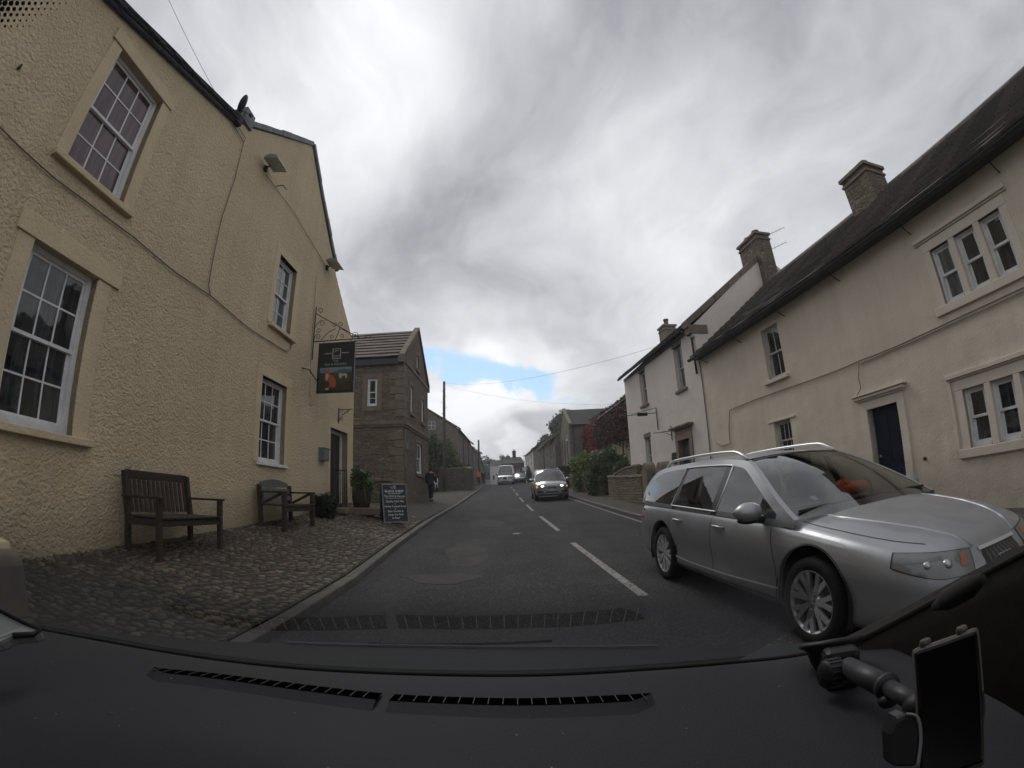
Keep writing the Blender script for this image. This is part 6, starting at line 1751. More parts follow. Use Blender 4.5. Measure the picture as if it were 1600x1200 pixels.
        def across(x, off=0.0, k=12, inner=0.0):
            z = interp(x, zt); y = ys(x, z) - inner; fx = max(0, min(1, (x - scr_x) / (xf - scr_x))); rx = max(0, min(1, (rear_x - x) / (rear_x - xr) if rear_x > xr else 0)); row = []
            for i in range(k + 1):
                v = -1 + 2 * i / k; q = 1 - v * v; row.append(Vector((x + .10 * q * min(1, fx * 3) * (.4 + fx) - .10 * q * min(1, rx * 2), y * v, z + off + P['crown'] * q * (1 - .5 * fx - .5 * rx))))
            return row
        rows = [across(x) for x in xs if rear_x - .001 <= x <= scr_x + .001]
        roof.grid(rows)
        # screens: front and rear glass within painted rims
        def screen(xa, xb, nm, gm, rim=.05):
            st = [xa + (xb - xa) * i / 10 for i in range(11)]; full = [across(x) for x in st]; b = MB(); b.smooth = True; core = []
            for i, row in enumerate(full):
                c = []
                for p in row:
                    c.append(Vector(p))
                y = abs(row[0].y); kx = max(0.2, (y - rim) / y); core.append([Vector((p.x, p.y * kx, p.z + (.004 if 0 else 0))) for p in row])
            core = core[1:-1] if nm == 'rear_window' else core[0:]
            b.grid(core); g = b.build(nm, gm, t)
            # side rims
            for sd in (0, -1):
                roof.grid([[full[i][sd] for i in range(len(full))], [Vector((full[i][sd].x, full[i][sd].y * max(.2, (abs(full[i][sd].y) - rim) / abs(full[i][sd].y)), full[i][sd].z + .003)) for i in range(len(full))]])
            if nm == 'rear_window': roof.grid(full[:2]); roof.grid(full[-2:])
            return g, core
        ws, core = screen(scr_x, xf, 'windscreen', 'screen')
        screen(rear_x, xr, 'rear_window', glass)
        b = MB(); b.smooth = True; b.grid([[p + Vector((0, 0, .002)) for p in core[0]], [p + Vector((.035, 0, -.006)) for p in core[0]]]); b.build('seal', 'trimblack', ws)
        # side walls: cant rail, pillars, glass
        for sd in (-1, 1):
            gl = {}
            topz = lambda x: interp(x, zt); wl = lambda x: interp(x, s.belt) + .012
            wu = lambda x: topz(x) - P['rail'](x)
            cols = sorted(set([round(v, 4) for v in xs] + [v for f in frames for v in f]))
            for xa, xb in zip(cols, cols[1:]):
                xm = (xa + xb) / 2; fi = next((i for i, f in enumerate(frames) if min(f) <= xm <= max(f)), None)
                def pt(x, z): return Vector((x, sd * ys(x, z), z))
                ta, tb = topz(xa), topz(xb); la, lb = interp(xa, s.belt) - .03, interp(xb, s.belt) - .03
                ga = fi is not None and (wu((xa + xb) / 2) > wl((xa + xb) / 2) + .004)
                if ga:
                    ua, ub = max(wu(xa), wl(xa)), max(wu(xb), wl(xb)); nz = 4
                    g = gl.setdefault(fi, MB()); g.smooth = True
                    g.grid([[pt(xa, wl(xa) + (ua - wl(xa)) * k / nz) for k in range(nz + 1)], [pt(xb, wl(xb) + (ub - wl(xb)) * k / nz) for k in range(nz + 1)]])
                    roof.grid([[pt(xa, ua), pt(xa, (ua + ta) / 2), pt(xa, ta)], [pt(xb, ub), pt(xb, (ub + tb) / 2), pt(xb, tb)]]); roof.grid([[pt(xa, la), pt(xa, wl(xa))], [pt(xb, lb), pt(xb, wl(xb))]])
                else:
                    roof.cur = 1 if (P.get('black_pillars') and min(f[0] for f in frames) < xm < max(f[1] for f in frames) and wu(xm) > wl(xm) + .1) else 0
                    nz = 5; z0a, z0b = la, lb
                    if ta > z0a:
                        if roof.cur:
                            ua, ub = wu(xa), wu(xb); roof.grid([[pt(xa, z0a + (ua - z0a) * k / nz) for k in range(nz + 1)], [pt(xb, z0b + (ub - z0b) * k / nz) for k in range(nz + 1)]]); roof.cur = 0; roof.grid([[pt(xa, ua), pt(xa, ta)], [pt(xb, ub), pt(xb, tb)]])
                        else: roof.grid([[pt(xa, z0a + (ta - z0a) * k / nz) for k in range(nz + 1)], [pt(xb, z0b + (tb - z0b) * k / nz) for k in range(nz + 1)]])
                    roof.cur = 0
            for fi in gl: gl[fi].build('side_window', glass, t)
            if P.get('chrome'):
                xa, xb = min(f[0] for f in frames), max(f[1] for f in frames); N_ = 50; tr = []
                for i in range(N_ + 1): x = xa + (xb - xa) * i / N_; tr.append(Vector((x, sd * (ys(x, wu(x)) + .004), max(wu(x), wl(x)) + .004)))
                bt = [Vector((x, sd * (ys(x, wl(x)) + .006), wl(x) - .008)) for x in [xb + (xa - xb) * i / N_ for i in range(N_ + 1)]]
                b = MB(); b.tube(tr + bt, .0085, 6, closed=True); b.build('window_trim', 'chrome', t)
        roof.build('roof', [s.paint, 'trimblack'], t); s.ys = ys; s.across = across; return s


def seats(t, xs, w, z0, m='seat'):
    for x, ys_ in xs:
        for y in ys_:
            b = MB(); b.box((x + .12, y, z0), (.5, .5, .14)); b.box((x - .14, y, z0 + .34), (.14, .48, .62), Matrix.Rotation(R(-14), 3, 'Y')); b.box((x - .24, y, z0 + .74), (.10, .26, .18), Matrix.Rotation(R(-14), 3, 'Y')); b.build('seat', m, t, bevel=.04)


# ---- silver estate
EST = dict(x0=-2.42, x1=2.455, wr=.325, arch=.395, axles=(1.44, -1.32),
    W=[(-2.42, .66), (-2.36, .76), (-2.22, .835), (-1.9, .885), (-1.3, .905), (-.4, .908), (.6, .908), (1.4, .905), (1.75, .885), (2.0, .845), (2.18, .785), (2.30, .70), (2.38, .59), (2.42, .48), (2.445, .34), (2.455, .20)],
    top_e=[(-2.42, .72), (-2.36, .86), (-2.26, .93), (-1.9, .955), (-1.2, .96), (0, .945), (.8, .925), (1.1, .905), (1.5, .868), (1.9, .810), (2.15, .755), (2.30, .70), (2.38, .64), (2.42, .58)],
    top_c=[(-2.42, .76), (-2.36, .88), (-2.26, .94), (-1.9, .96), (-1.2, .97), (0, .96), (.8, .975), (1.1, .985), (1.5, .955), (1.9, .895), (2.15, .835), (2.30, .775), (2.38, .70), (2.42, .62)],
    zb=[(-2.42, .42), (-2.36, .34), (-2.2, .26), (-1.8, .20), (0, .19), (1.6, .19), (2.1, .20), (2.3, .235), (2.38, .28), (2.42, .34), (2.455, .40)],
    edge=[(-2.42, 1), (-2.0, .4), (-1.4, 0), (1.4, 0), (2.0, .5), (2.42, 1)],
    belt=[(-2.4, .985), (-2.0, .975), (-1.2, .965), (0, .945), (.8, .925), (1.2, .905)],
    gh=[(-2.36, .98), (-2.28, 1.10), (-2.16, 1.26), (-2.05, 1.36), (-1.85, 1.415), (-1.4, 1.448), (-.8, 1.466), (-.2, 1.462), (.15, 1.435), (.30, 1.40), (.60, 1.265), (.90, 1.11), (1.12, .995), (1.26, .925)],
    rw=[(-2.36, .66), (-2.0, .60), (-1.2, .61), (-.3, .62), (.3, .60), (.8, .66), (1.3, .78)],
    beltk=.955, gx=(1.24, -2.34), screen_x=.22, rear_x=-2.06, crown=.045, roofz=1.46, chrome=True, black_pillars=True,
    rail=lambda x: .060 if x < .1 else .060 + .055 * min(1, (x - .1) / .35))
for _k in ('top_e', 'top_c', 'belt', 'gh'): EST[_k] = [(a_, c_ * .955) for a_, c_ in EST[_k]]
EST['roofz'] *= .955; EST['crown'] = .035
EST['rail'] = lambda x: (.060 + .022 * max(0, min(1, (x - .1) / .4))) + .05 * max(0, min(1, (-1.75 - x) / .3))
sx_, sy_ = 2.56, 4.32
front = Vector((2.02, 2.93)); rear = Vector((1.74, 5.69)); hd = math.atan2(front.y - rear.y, front.x - rear.x)
hd = R(-85.2)
dirv = Vector((cos(hd), sin(hd), 0)); lat = Vector((-sin(hd), cos(hd), 0))
mid = Vector(((front.x + rear.x) / 2, (front.y + rear.y) / 2, 0)) + lat * .86 - dirv * .05
car = root('silver_estate_car', (mid.x, mid.y, G(mid.y) + .0), 'silver estate car with roof rails passing close on the right', 'car', local=True, rz=hd)
car.rotation_euler = (0, math.atan(.0332), hd)
C = Car(car, EST, 'silver'); C.body(); C.greenhouse([(1.0, .02), (-.10, -.98), (-1.06, -2.06)])
for ax, st in ((1.44, R(2)), (-1.32, 0)):
    for sd in (-1, 1): wheel(car, ax, sd, .785, .325, .215, 7, .715, rot=.5 + ax, steer=st if ax > 0 else 0)
b = MB(); b.box((.0, 0, .34), (2.1, 1.5, .05)); b.box((.95, 0, .78), (.35, 1.35, .30)); b.box((-1.55, 0, .70), (1.3, 1.25, .40)); b.build('cabin_floor', 'seat', car, bevel=.03)
seats(car, [(.05, (-.38, .38)), (-.85, (-.42, 0, .42))], .5, .55)
b = MB(); b.tube([(.70 + .05 * sin(a), .38 + .17 * cos(a), .90 + .17 * sin(a)) for a in [2 * pi * k / 20 for k in range(20)]], .014, 6, closed=True); b.build('steering_wheel', 'trimblack', car)
oc = root('orange_cloth', (0, 0, 0), 'crumpled orange cloth lying on the dashboard behind the estate car windscreen', 'cloth', local=True)
Rz_ = Matrix.Rotation(hd, 4, 'Z'); pw = Matrix.Translation(mid + Vector((0, 0, G(mid.y)))) @ Rz_ @ Vector((.84, .18, .985)); oc.location = pw
b = MB(); b.ball((0, 0, 0), (.13, .15, .06), 14, 9); b.ball((-.06, .05, .03), (.08, .08, .06), 12, 8); b.ball((.03, -.10, .01), (.07, .07, .05), 12, 8); rr = random.Random(5); b.v = [tuple(c + rr.uniform(-.008, .008) for c in p) for p in b.v]; b.build('fabric', 'orange_cloth', oc)
for sd in (-1, 1):
    # door cuts, rubbing strip, sill, handles
    C.side_line([(1.02, .30), (1.03, .55), (.98, .72), (.94, .86)], sd, .007, 'trimblack', 'door_seam'); C.side_line([(-.04, .26), (-.05, .6), (-.04, .89)], sd, .007, 'trimblack', 'door_seam')
    C.side_line([(-.92, .27), (-.93, .45), (-1.03, .62), (-1.10, .80), (-1.09, .89)], sd, .007, 'trimblack', 'door_seam'); C.side_line([(1.02, .275), (0, .262), (-.92, .27)], sd, .007, 'trimblack', 'door_seam')
    C.side_line([(1.05, .36), (.2, .335), (-.6, .335), (-.93, .35)], sd, .014, 'chrome', 'side_strip', off=.006)
    C.side_line([(1.10, .235), (.2, .215), (-.6, .215), (-.98, .235)], sd, .030, 'silver', 'sill_strip', off=.012)
    for hx in (.12, -.82):
        p = C.side_pt(hx, .775, sd, 0)
        b = MB(); b.tube([p + Vector((-.10, sd * .004, .0)), p + Vector((-.075, sd * .028, .002)), p + Vector((.06, sd * .030, .0)), p + Vector((.10, sd * .004, -.004))], [.010, .013, .013, .010], 8); h = b.build('door_handle', 'silver', car)
        b = MB(); b.ball(p + Vector((0, -sd * .004, -.006)), (.075, .010, .028), 14, 8); b.build('recess', 'trimblack', h)
    # arch lips
    for ax in EST['axles']:
        pts = []
        for k in range(29):
            a = R(-18) + R(216) * k / 28; x, z = ax + .408 * cos(a), .325 + .408 * sin(a)
            if z < .24: continue
            p = C.side_pt(x, z, sd, 0)
            if p is not None and abs(p.y) > .7: pts.append(p + Vector((0, sd * .001, 0)))
        
    # roof rails
    pts = []
    for k in range(25):
        q = k / 24; x = .18 - 2.0 * q; z = interp(x, C.gh); y = C.ys(x, z) - .035; lift = .058 * min(1, sin(pi * min(1, max(0, q))) * 3.2)
        pts.append(Vector((x, sd * y, z + .012 + lift)))
    b = MB(); b.tube(pts, [.012] + [.017] * 23 + [.012], 8); b.build('roof_rail', 'chrome', car)
    # mirror
    m0 = Vector((.80, sd * .885, .94)); b = MB(); b.ball(m0 + Vector((.03, sd * .12, .015)), (.085, .125, .078), 18, 12); b.build('mirror', 'silver', car)
    mi = [o for o in scene.objects if o.name.startswith('mirror')][-1]
    b = MB(); b.ball(m0 + Vector((.03, sd * .115, -.045)), (.075, .11, .035), 14, 8); b.tube([m0 + Vector((.02, -sd * .03, -.06)), m0 + Vector((.03, sd * .07, -.045))], .035, 8); b.build('mirror_base', 'trimblack', mi)
    b = MB(); b.ball(m0 + Vector((-.03, sd * .12, .01)), (.035, .105, .06), 14, 8); b.build('mirror_glass', 'glass', mi)
# bonnet shut lines and creases
def bonnet_line(pts, w, m, nm, off=.002):
    b = MB(); dense = cat_rom([(x, y, 0) for x, y in pts], 8); L1, L2 = [], []
    for i, p in enumerate(dense):
        d = (dense[min(i + 1, len(dense) - 1)] - dense[max(i - 1, 0)]).normalized(); n2 = Vector((-d.y, d.x, 0)) * w / 2
        for Ls, q in ((L1, p + n2), (L2, p - n2)):
            h, nn = C.hit((q.x, q.y, 3), (0, 0, -1))
            Ls.append(h + Vector((0, 0, off)) if h is not None else Vector((q.x, q.y, .9)))
    b.grid([L1, L2]); return b.build(nm, m, C.o)
for sd in (-1, 1):
    bonnet_line([(1.20, sd * .75), (1.45, sd * .765), (1.8, sd * .73), (2.05, sd * .66), (2.2, sd * .56)], .007, 'trimblack', 'bonnet_seam')
    pts = []
    for x, y in ((1.25, .58), (1.5, .56), (1.8, .50), (2.05, .42), (2.25, .33), (2.36, .27)):
        h, nn = C.hit((x, sd * y, 3), (0, 0, -1))
        if h is not None: pts.append(h - Vector((0, 0, .012)))
    b = MB(); b.tube(pts, [.02, .024, .026, .026, .024, .018], 10); b.build('bonnet_crease', 'silver', C.o)
    # headlamps
    flo = lambda q: .545 + .02 * q + .075 * max(0, q - .45) ** 1.2 * 2.0; fhi = lambda q: .675 + .042 * q
    C.nose_patch((26.3, 65.8), lambda q: flo(q) - .005, lambda q: fhi(q) + .003, 'trimblack', 'headlamp_seal', cx=1.75, off=.003, sgn=sd)
    hlp = C.nose_patch((27, 65), flo, fhi, 'lens_grey', 'headlight', cx=1.75, off=.006, sgn=sd)
    C.nose_patch((31, 34.5), lambda q: .60, lambda q: .668, 'amber', 'indicator', cx=1.75, off=.009, sgn=sd, parent=hlp, n=5, k=4)
    for a, z, r_ in ((42, .622, .036), (51, .632, .032)):
        d = Vector((cos(R(a)), sd * sin(R(a)), 0)); p, nn = C.hit(Vector((1.75, 0, z)) + d * 3, -d); b = MB()
        if p is not None: b.ball(p - d * .018, (r_, r_, r_), 16, 10); b.build('lamp_bowl', 'reflector', hlp)
    C.nose_patch((44, 62), lambda q: .660, lambda q: .676, 'lead', 'lamp_strip', cx=1.75, off=.009, sgn=sd, parent=hlp, n=6, k=2)
C.nose_patch((-18, 18), lambda q: .485, lambda q: .645, 'trimblack', 'grille', cx=1.75, off=.006)
gr = [o for o in scene.objects if o.name.startswith('grille')][-1]
for k in range(8):
    a = -14 + k * 4; C.nose_patch((a - .3, a + .3), lambda q: .49, lambda q: .64, 'lead', 'grille_bar', cx=1.75, off=.009, n=2, k=8, parent=gr)
C.nose_patch((-20, 20), lambda q: .648, lambda q: .668, 'chrome', 'grille_rim', cx=1.75, off=.012, parent=gr, k=2)
C.nose_patch((-24, 24), lambda q: .27, lambda q: .36, 'trimblack', 'air_intake', cx=1.75, off=.005)
C.nose_patch((-12, 12), lambda q: .385, lambda q: .475, 'plate', 'number_plate', cx=1.75, off=.014)
for sd in (-1, 1):
    C.nose_patch((31, 43), lambda q: .30, lambda q: .37, 'trimblack', 'fog_lamp', cx=1.75, off=.005, sgn=sd)
    C.side_line([(-2.30, .77), (-2.02, .77)], sd, .13, 'red_lens', 'tail_light', off=.004)
b = MB(); row = C.across(1.17); b.tube([Vector((1.20 - .02 * abs(k - 6) / 6, p.y * .9, p.z + .02)) for k, p in enumerate(row)], .012, 6); b.build('wiper_scuttle', 'trimblack', car)
r1 = C.across(1.02); p = r1[2]; b = MB(); b.box(Vector((p.x - .02, p.y * .93, p.z - .0)), (.06, .055, .004), Matrix.Rotation(R(27), 3, 'Y')); b.build('tax_disc', 'sticker', car)

# ---- grey-silver SUV coming towards the camera, lamps lit
SUV = dict(x0=-2.3, x1=2.3, wr=.36, arch=.41, axles=(1.38, -1.32),
    W=[(-2.3, .72), (-2.2, .84), (-1.8, .92), (0, .945), (1.3, .94), (1.8, .91), (2.05, .86), (2.2, .78), (2.3, .62)],
    top_e=[(-2.3, .85), (-2.2, 1.0), (-1.8, 1.08), (0, 1.06), (.9, 1.03), (1.4, .985), (1.9, .93), (2.12, .88), (2.22, .82), (2.3, .72)],
    top_c=[(-2.3, .88), (-2.2, 1.02), (-1.8, 1.09), (0, 1.07), (.9, 1.08), (1.4, 1.06), (1.9, 1.01), (2.12, .95), (2.22, .88), (2.3, .77)],
    zb=[(-2.3, .45), (-2.2, .34), (-1.8, .26), (1.6, .26), (2.1, .27), (2.22, .30), (2.3, .38)], edge=[(-2.3, 1), (-1.8, .3), (-1.2, 0), (1.3, 0), (1.9, .4), (2.3, .9)],
    belt=[(-2.3, 1.08), (0, 1.06), (.9, 1.03), (1.3, 1.0)], gh=[(-2.25, 1.08), (-2.15, 1.3), (-2.0, 1.56), (-1.6, 1.65), (-.6, 1.70), (.1, 1.68), (.35, 1.63), (.7, 1.42), (1.0, 1.22), (1.22, 1.08), (1.3, 1.03)],
    rw=[(-2.2, .70), (-1, .68), (.2, .66), (.8, .74), (1.3, .84)], beltk=.95, gx=(1.28, -2.22), screen_x=.28, rear_x=-2.02, crown=.05, roofz=1.69, chrome=False, black_pillars=True, rail=lambda x: .09)
p = TAT(861, 783); sp = Vector((p.x + .05, p.y + 2.25, 0)); sd_ = math.atan2(-1, .02)
suv = root('silver_suv', (sp.x, sp.y, G(sp.y)), 'grey-silver SUV driving towards the camera with its headlights on', 'car', local=True, rz=sd_); suv.rotation_euler = (0, math.atan(.0332), sd_)
C = Car(suv, SUV, 'silver2'); C.body(); C.greenhouse([(1.05, .05), (-.05, -1.0), (-1.1, -1.9)])
for ax in SUV['axles']:
    for sd in (-1, 1): wheel(suv, ax, sd, .82, .36, .24, 5, .64)
seats(suv, [(.0, (-.4, .4)), (-.9, (-.4, .4))], .5, .65); b = MB(); b.box((.9, 0, .9), (.35, 1.4, .3)); b.build('dashboard', 'seat', suv)
for sd in (-1, 1):
    hlp = C.nose_patch((20, 58), lambda q: .70 + .03 * q, lambda q: .86 - .02 * (1 - q), 'lens_grey', 'headlight', cx=1.5, off=.006, sgn=sd)
    d = Vector((cos(R(34)), sd * sin(R(34)), 0)); p, nn = C.hit(Vector((1.5, 0, .785)) + d * 3, -d); b = MB(); b.ball(p, (.05, .085, .05), 14, 8); b.build('lamp', 'lit', hlp)
    C.nose_patch((47, 56), lambda q: .71, lambda q: .80, 'lit_amber', 'indicator', cx=1.5, off=.010, sgn=sd, parent=hlp, n=5, k=3)
    C.nose_patch((30, 50), lambda q: .44, lambda q: .53, 'trimblack', 'fog_lamp', cx=1.5, off=.006, sgn=sd)
    m0 = Vector((.85, sd * .98, 1.12)); b = MB(); b.ball(m0 + Vector((0, sd * .05, 0)), (.09, .13, .09), 14, 9); b.tube([m0 + Vector((0, -sd * .12, -.05)), m0], .03, 6); b.build('mirror', 'silver2', suv)
    pts = [Vector((x, sd * (C.ys(x, interp(x, C.gh)) - .03), interp(x, C.gh) + .05)) for x in [.1 - .11 * k for k in range(18)]]; b = MB(); b.tube(pts, .018, 6); b.build('roof_rail', 'chrome', suv)
    C.side_line([(1.0, .40), (-.9, .40)], sd, .10, 'trimblack', 'cladding', off=.006)
C.nose_patch((-16, 16), lambda q: .66, lambda q: .80, 'trimblack', 'grille', cx=1.5, off=.006); C.nose_patch((-16, 16), lambda q: .725, lambda q: .745, 'chrome', 'grille_bar', cx=1.5, off=.012)
C.nose_patch((-22, 22), lambda q: .40, lambda q: .50, 'trimblack', 'air_intake', cx=1.5, off=.006); C.nose_patch((-20, 20), lambda q: .36, lambda q: .40, 'chrome', 'skid_plate', cx=1.5, off=.010)
C.nose_patch((-11, 11), lambda q: .53, lambda q: .64, 'plate', 'number_plate', cx=1.5, off=.016)

# ---- white van and the dark car beyond
VAN = dict(x0=-2.7, x1=2.7, wr=.34, arch=.40, axles=(1.75, -1.6),
    W=[(-2.7, .86), (-2.6, .93), (0, .96), (1.6, .96), (2.2, .93), (2.5, .86), (2.65, .74), (2.7, .64)], top_e=[(-2.7, 1.15), (1.4, 1.15), (1.9, 1.12), (2.3, 1.02), (2.55, .92), (2.65, .82), (2.7, .74)],
    top_c=[(-2.7, 1.15), (1.4, 1.15), (1.9, 1.16), (2.3, 1.08), (2.55, .98), (2.65, .88), (2.7, .78)], zb=[(-2.7, .35), (-2.5, .28), (2.2, .26), (2.6, .32), (2.7, .40)], edge=[(-2.7, 0), (1.8, 0), (2.7, .8)],
    belt=[(-2.7, 1.15), (1.4, 1.15), (2.0, 1.10)], gh=[(-2.68, 1.2), (-2.66, 2.1), (-2.6, 2.24), (-2.3, 2.30), (0.2, 2.32), (.9, 2.26), (1.15, 2.12), (1.5, 1.72), (1.85, 1.32), (2.02, 1.16)], rw=[(-2.7, .80), (.8, .80), (1.3, .82), (2.0, .86)],
    beltk=.985, gx=(2.0, -2.68), screen_x=1.0, rear_x=-2.64, crown=.05, roofz=2.3, chrome=False, black_pillars=False, rail=lambda x: .42 if x > .9 else .62)
VAN['rail'] = lambda x: .16 if x > 1.0 else .55
def vehicle(name, label, cat, P, pt, y_off, head, sc, paint, frames, cx, lamps, seatsx=None):
    v = root(name, (pt.x, pt.y + y_off, G(pt.y + y_off)), label, cat, local=True, rz=head); v.scale = (sc, sc, sc); v.rotation_euler = (0, math.atan(.03), head)
    C = Car(v, P, paint); C.body(); C.greenhouse(frames)
    for ax in P['axles']:
        for sd in (-1, 1): wheel(v, ax, sd, P['W'][3][1] - .12, P['wr'], .2, 5, .62)
    for sd in (-1, 1): 
        C.nose_patch(lamps[0], lambda q: lamps[1], lambda q: lamps[2], 'lens_grey', 'headlight', cx=cx, off=.006, sgn=sd)
        m0 = Vector((frames[0][0] - .1, sd * (interp(1.0, C.W) + .10), P['belt'][-1][1] + .15)); b = MB(); b.ball(m0, (.07, .10, .12), 12, 8); b.tube([m0 + Vector((0, -sd * .18, -.08)), m0], .03, 6); b.build('mirror', 'trimblack', v)
    C.nose_patch((-16, 16), lambda q: lamps[1] - .06, lambda q: lamps[2] - .03, 'trimblack', 'grille', cx=cx, off=.006); C.nose_patch((-12, 12), lambda q: lamps[1] - .22, lambda q: lamps[1] - .11, 'plate', 'number_plate', cx=cx, off=.014)
    C.nose_patch((-26, 26), lambda q: .34, lambda q: .42, 'trimblack', 'air_intake', cx=cx, off=.005)
    return v, C
p = AT(792, 757, y=56); p = Vector((p.x - .05, 56, 0))
vehicle('white_van', 'white high roofed van in the middle distance, left of the dark parked car', 'van', VAN, p, 2.8, R(-93), 1.0, 'vanwhite', [(1.7, .75)], 1.9, ((24, 52), .72, .92))
HAT = dict(EST); HAT.update(chrome=False)
p = AT(810, 756, y=62); p = Vector((p.x + .15, 61, 0))
vehicle('dark_car', 'dark car partly hidden behind the white van', 'car', HAT, p, 2.3, R(-92), .98, 'darkcar', [(1.0, .02), (-.10, -.98), (-1.06, -2.2)], 1.75, ((27, 62), .58, .70))
# ------------------------------------------------------------------ inside of the car the photograph was taken from
DZ = 1.09
M['dash'] = mat('soft_dark_plastic', (0.040, 0.040, 0.044), 0.7, spec=0.12)
t_ = NT(M['dash'])
_g = t_.vor(t_.obj, 420, 'Distance'); _d = t_.vor(t_.obj, 46, 'Distance'); _d2 = t_.vor(t_.obj, 46, 'Color'); _bw = t_.n.new('ShaderNodeRGBToBW'); t_.l(_d2, _bw.inputs[0])
_spk = t_.math('MULTIPLY', t_.ramp(_d, [(0.0, 1.0), (0.075, 0.0)]), t_.ramp(_bw.outputs[0], [(0.55, 0.0), (0.75, 1.0)]))
_smear = t_.ramp(t_.noise(t_.obj, 6, 6, 0.7), [(0.4, 0.0), (0.75, 0.35)])
t_.col(t_.mix(_spk, t_.mix(_smear, (0.0215, 0.022, 0.0255), (0.031, 0.031, 0.0325)), (0.22, 0.22, 0.21))); t_.bump(_g, 0.0006, 0.6)
M['dash_dark'] = m_noise('brown_black_trim', (0.026, 0.023, 0.021), (0.034, 0.030, 0.027), 30, 0.8, 0.0008, 300, spec=.08)
M['cowl'] = mat('dark_green_grey_panel', (0.009, 0.012, 0.0125), 0.7, spec=.2)
M['grey_trim'] = m_noise('pale_grey_trim', (0.17, 0.175, 0.172), (0.14, 0.144, 0.14), 10, 0.6, 0.0005, 200)
t = root('car_interior', (0, .5, DZ), 'dark dusty dashboard, windscreen base and side trim of the car the photo is taken from', 'car interior')
edge = [AT(px, py, z=DZ) for px, py in ((-60, 968), (0, 976), (62, 985), (150, 1001), (250, 1019), (350, 1034), (450, 1045), (575, 1053), (700, 1057), (850, 1057), (1000, 1049), (1130, 1039), (1260, 1024), (1345, 1000))]
edge = cat_rom(edge, 5)
prof = [(0, 0), (.03, .006), (.10, .009), (.2, .008), (.33, .002), (.40, -.006), (.52, -.03), (.66, -.06), (.8, -.11), (1.0, -.25)]
rows = []
for v, dz in cat_rom([(a, 0, c) for a, c in prof], 4) and [(p.x, p.z) for p in cat_rom([(a, 0, c) for a, c in prof], 4)]:
    row = []
    for i, e in enumerate(edge):
        nr = Vector((e.x * .86 - .02, e.y - .85, 0)); row.append(Vector((e.x + (nr.x - e.x) * v, e.y + (nr.y - e.y) * v, DZ + dz + .012 * math.exp(-((e.x + .30) / .16) ** 2) * max(0, 1 - abs(v - .33) / .14))))
    rows.append(row)
b = MB(); b.smooth = True; b.grid(rows); dash = b.build('dashboard', 'dash', t)
# demister slot with ribs
va = [AT(px, py, z=DZ + .009) for px, py in ((246, 1047), (330, 1055), (420, 1066), (515, 1078), (610, 1088), (715, 1093), (820, 1095), (920, 1092), (1015, 1087))]
va = cat_rom(va, 8); dep = .030
def slot(seg, nm):
    b = MB(); b.smooth = True
    f = [p + Vector((0, 0, .0035)) for p in seg]; n_ = [p + Vector((0, -dep * min(1, .25 + min(i, abs(len(seg) - 1 - i)) / 5 if (i < 5 and seg[0].x < -.3) or (len(seg) - 1 - i < 5 and seg[-1].x > 0) else 1), .0072)) for i, p in enumerate(seg)]
    b.grid([f, n_]); o = b.build(nm, 'slot_black', t)
    b = MB(); b.smooth = True; b.grid([n_, [p + Vector((0, -.002, -.001)) for p in n_], [p + Vector((0, -.022, -.0085)) for p in n_]]); b.build('lip', 'dash', o)
    b = MB()
    L = 0; last = seg[0]
    for p in seg: 
        pass
    m = 19
    for k in range(1, m):
        q = k / m * (len(seg) - 1); i = int(q); c = seg[i].lerp(seg[min(i + 1, len(seg) - 1)], q - i); b.beam(c + Vector((0, -dep * .12, .005)), c + Vector((0, -dep * .98, .0082)), .0009, .0015)
    b.build('ribs', 'rib', o)
    b = MB(); b.tube([p + Vector((0, .001, .003)) for p in seg], .0008, 5);  b.build('slot_rim', 'dash', o)
M['rib'] = mat('vent_rib_plastic', (0.025, 0.025, 0.026), .6)
M['slot_black'] = mat('slot_shadow_black', (0.001, 0.001, 0.001), 0.95, spec=0.0)
h_ = len(va) // 2; slot(va[:h_], 'air_vent'); slot(va[h_ + 0:][0:] if False else [va[h_] + Vector((.006, 0, 0))] + va[h_ + 1:], 'air_vent')
# black seal along the glass and the panel outside it
b = MB(); b.tube([p + Vector((0, .008, .0)) for p in edge], .0035, 8); b.build('windscreen_seal', 'rubber', t)
b = MB(); far = [AT(px, py, z=1.06) for px, py in ((-60, 960), (0, 966), (62, 974), (150, 985), (250, 997), (350, 1002), (450, 1006), (575, 1010), (700, 1012), (850, 1013), (1000, 1012), (1130, 1010), (1260, 1004), (1345, 992))]
far = cat_rom(far, 5); b.smooth = True; b.grid([[p + Vector((0, .01, -.02)) for p in edge], [e.lerp(f, .5) + Vector((0, 0, -.012)) for e, f in zip(edge, far)], far, [p + Vector((0, .05, -.10)) for p in far]]); cw = b.build('scuttle_panel', 'cowl', t)
b = MB(); b.tube([p + Vector((0, .0, .004)) for p in far[30:52]], .0028, 5); b.build('bright_edge', 'lead', cw)
p = AT(585, 1006, z=1.062); b = MB(); b.tube([p, p + Vector((.16, .012, .001)), p + Vector((.36, .010, .002))], .003, 6); b.box(p, (.022, .015, .010)); b.build('wiper_arm', 'rubber', t)
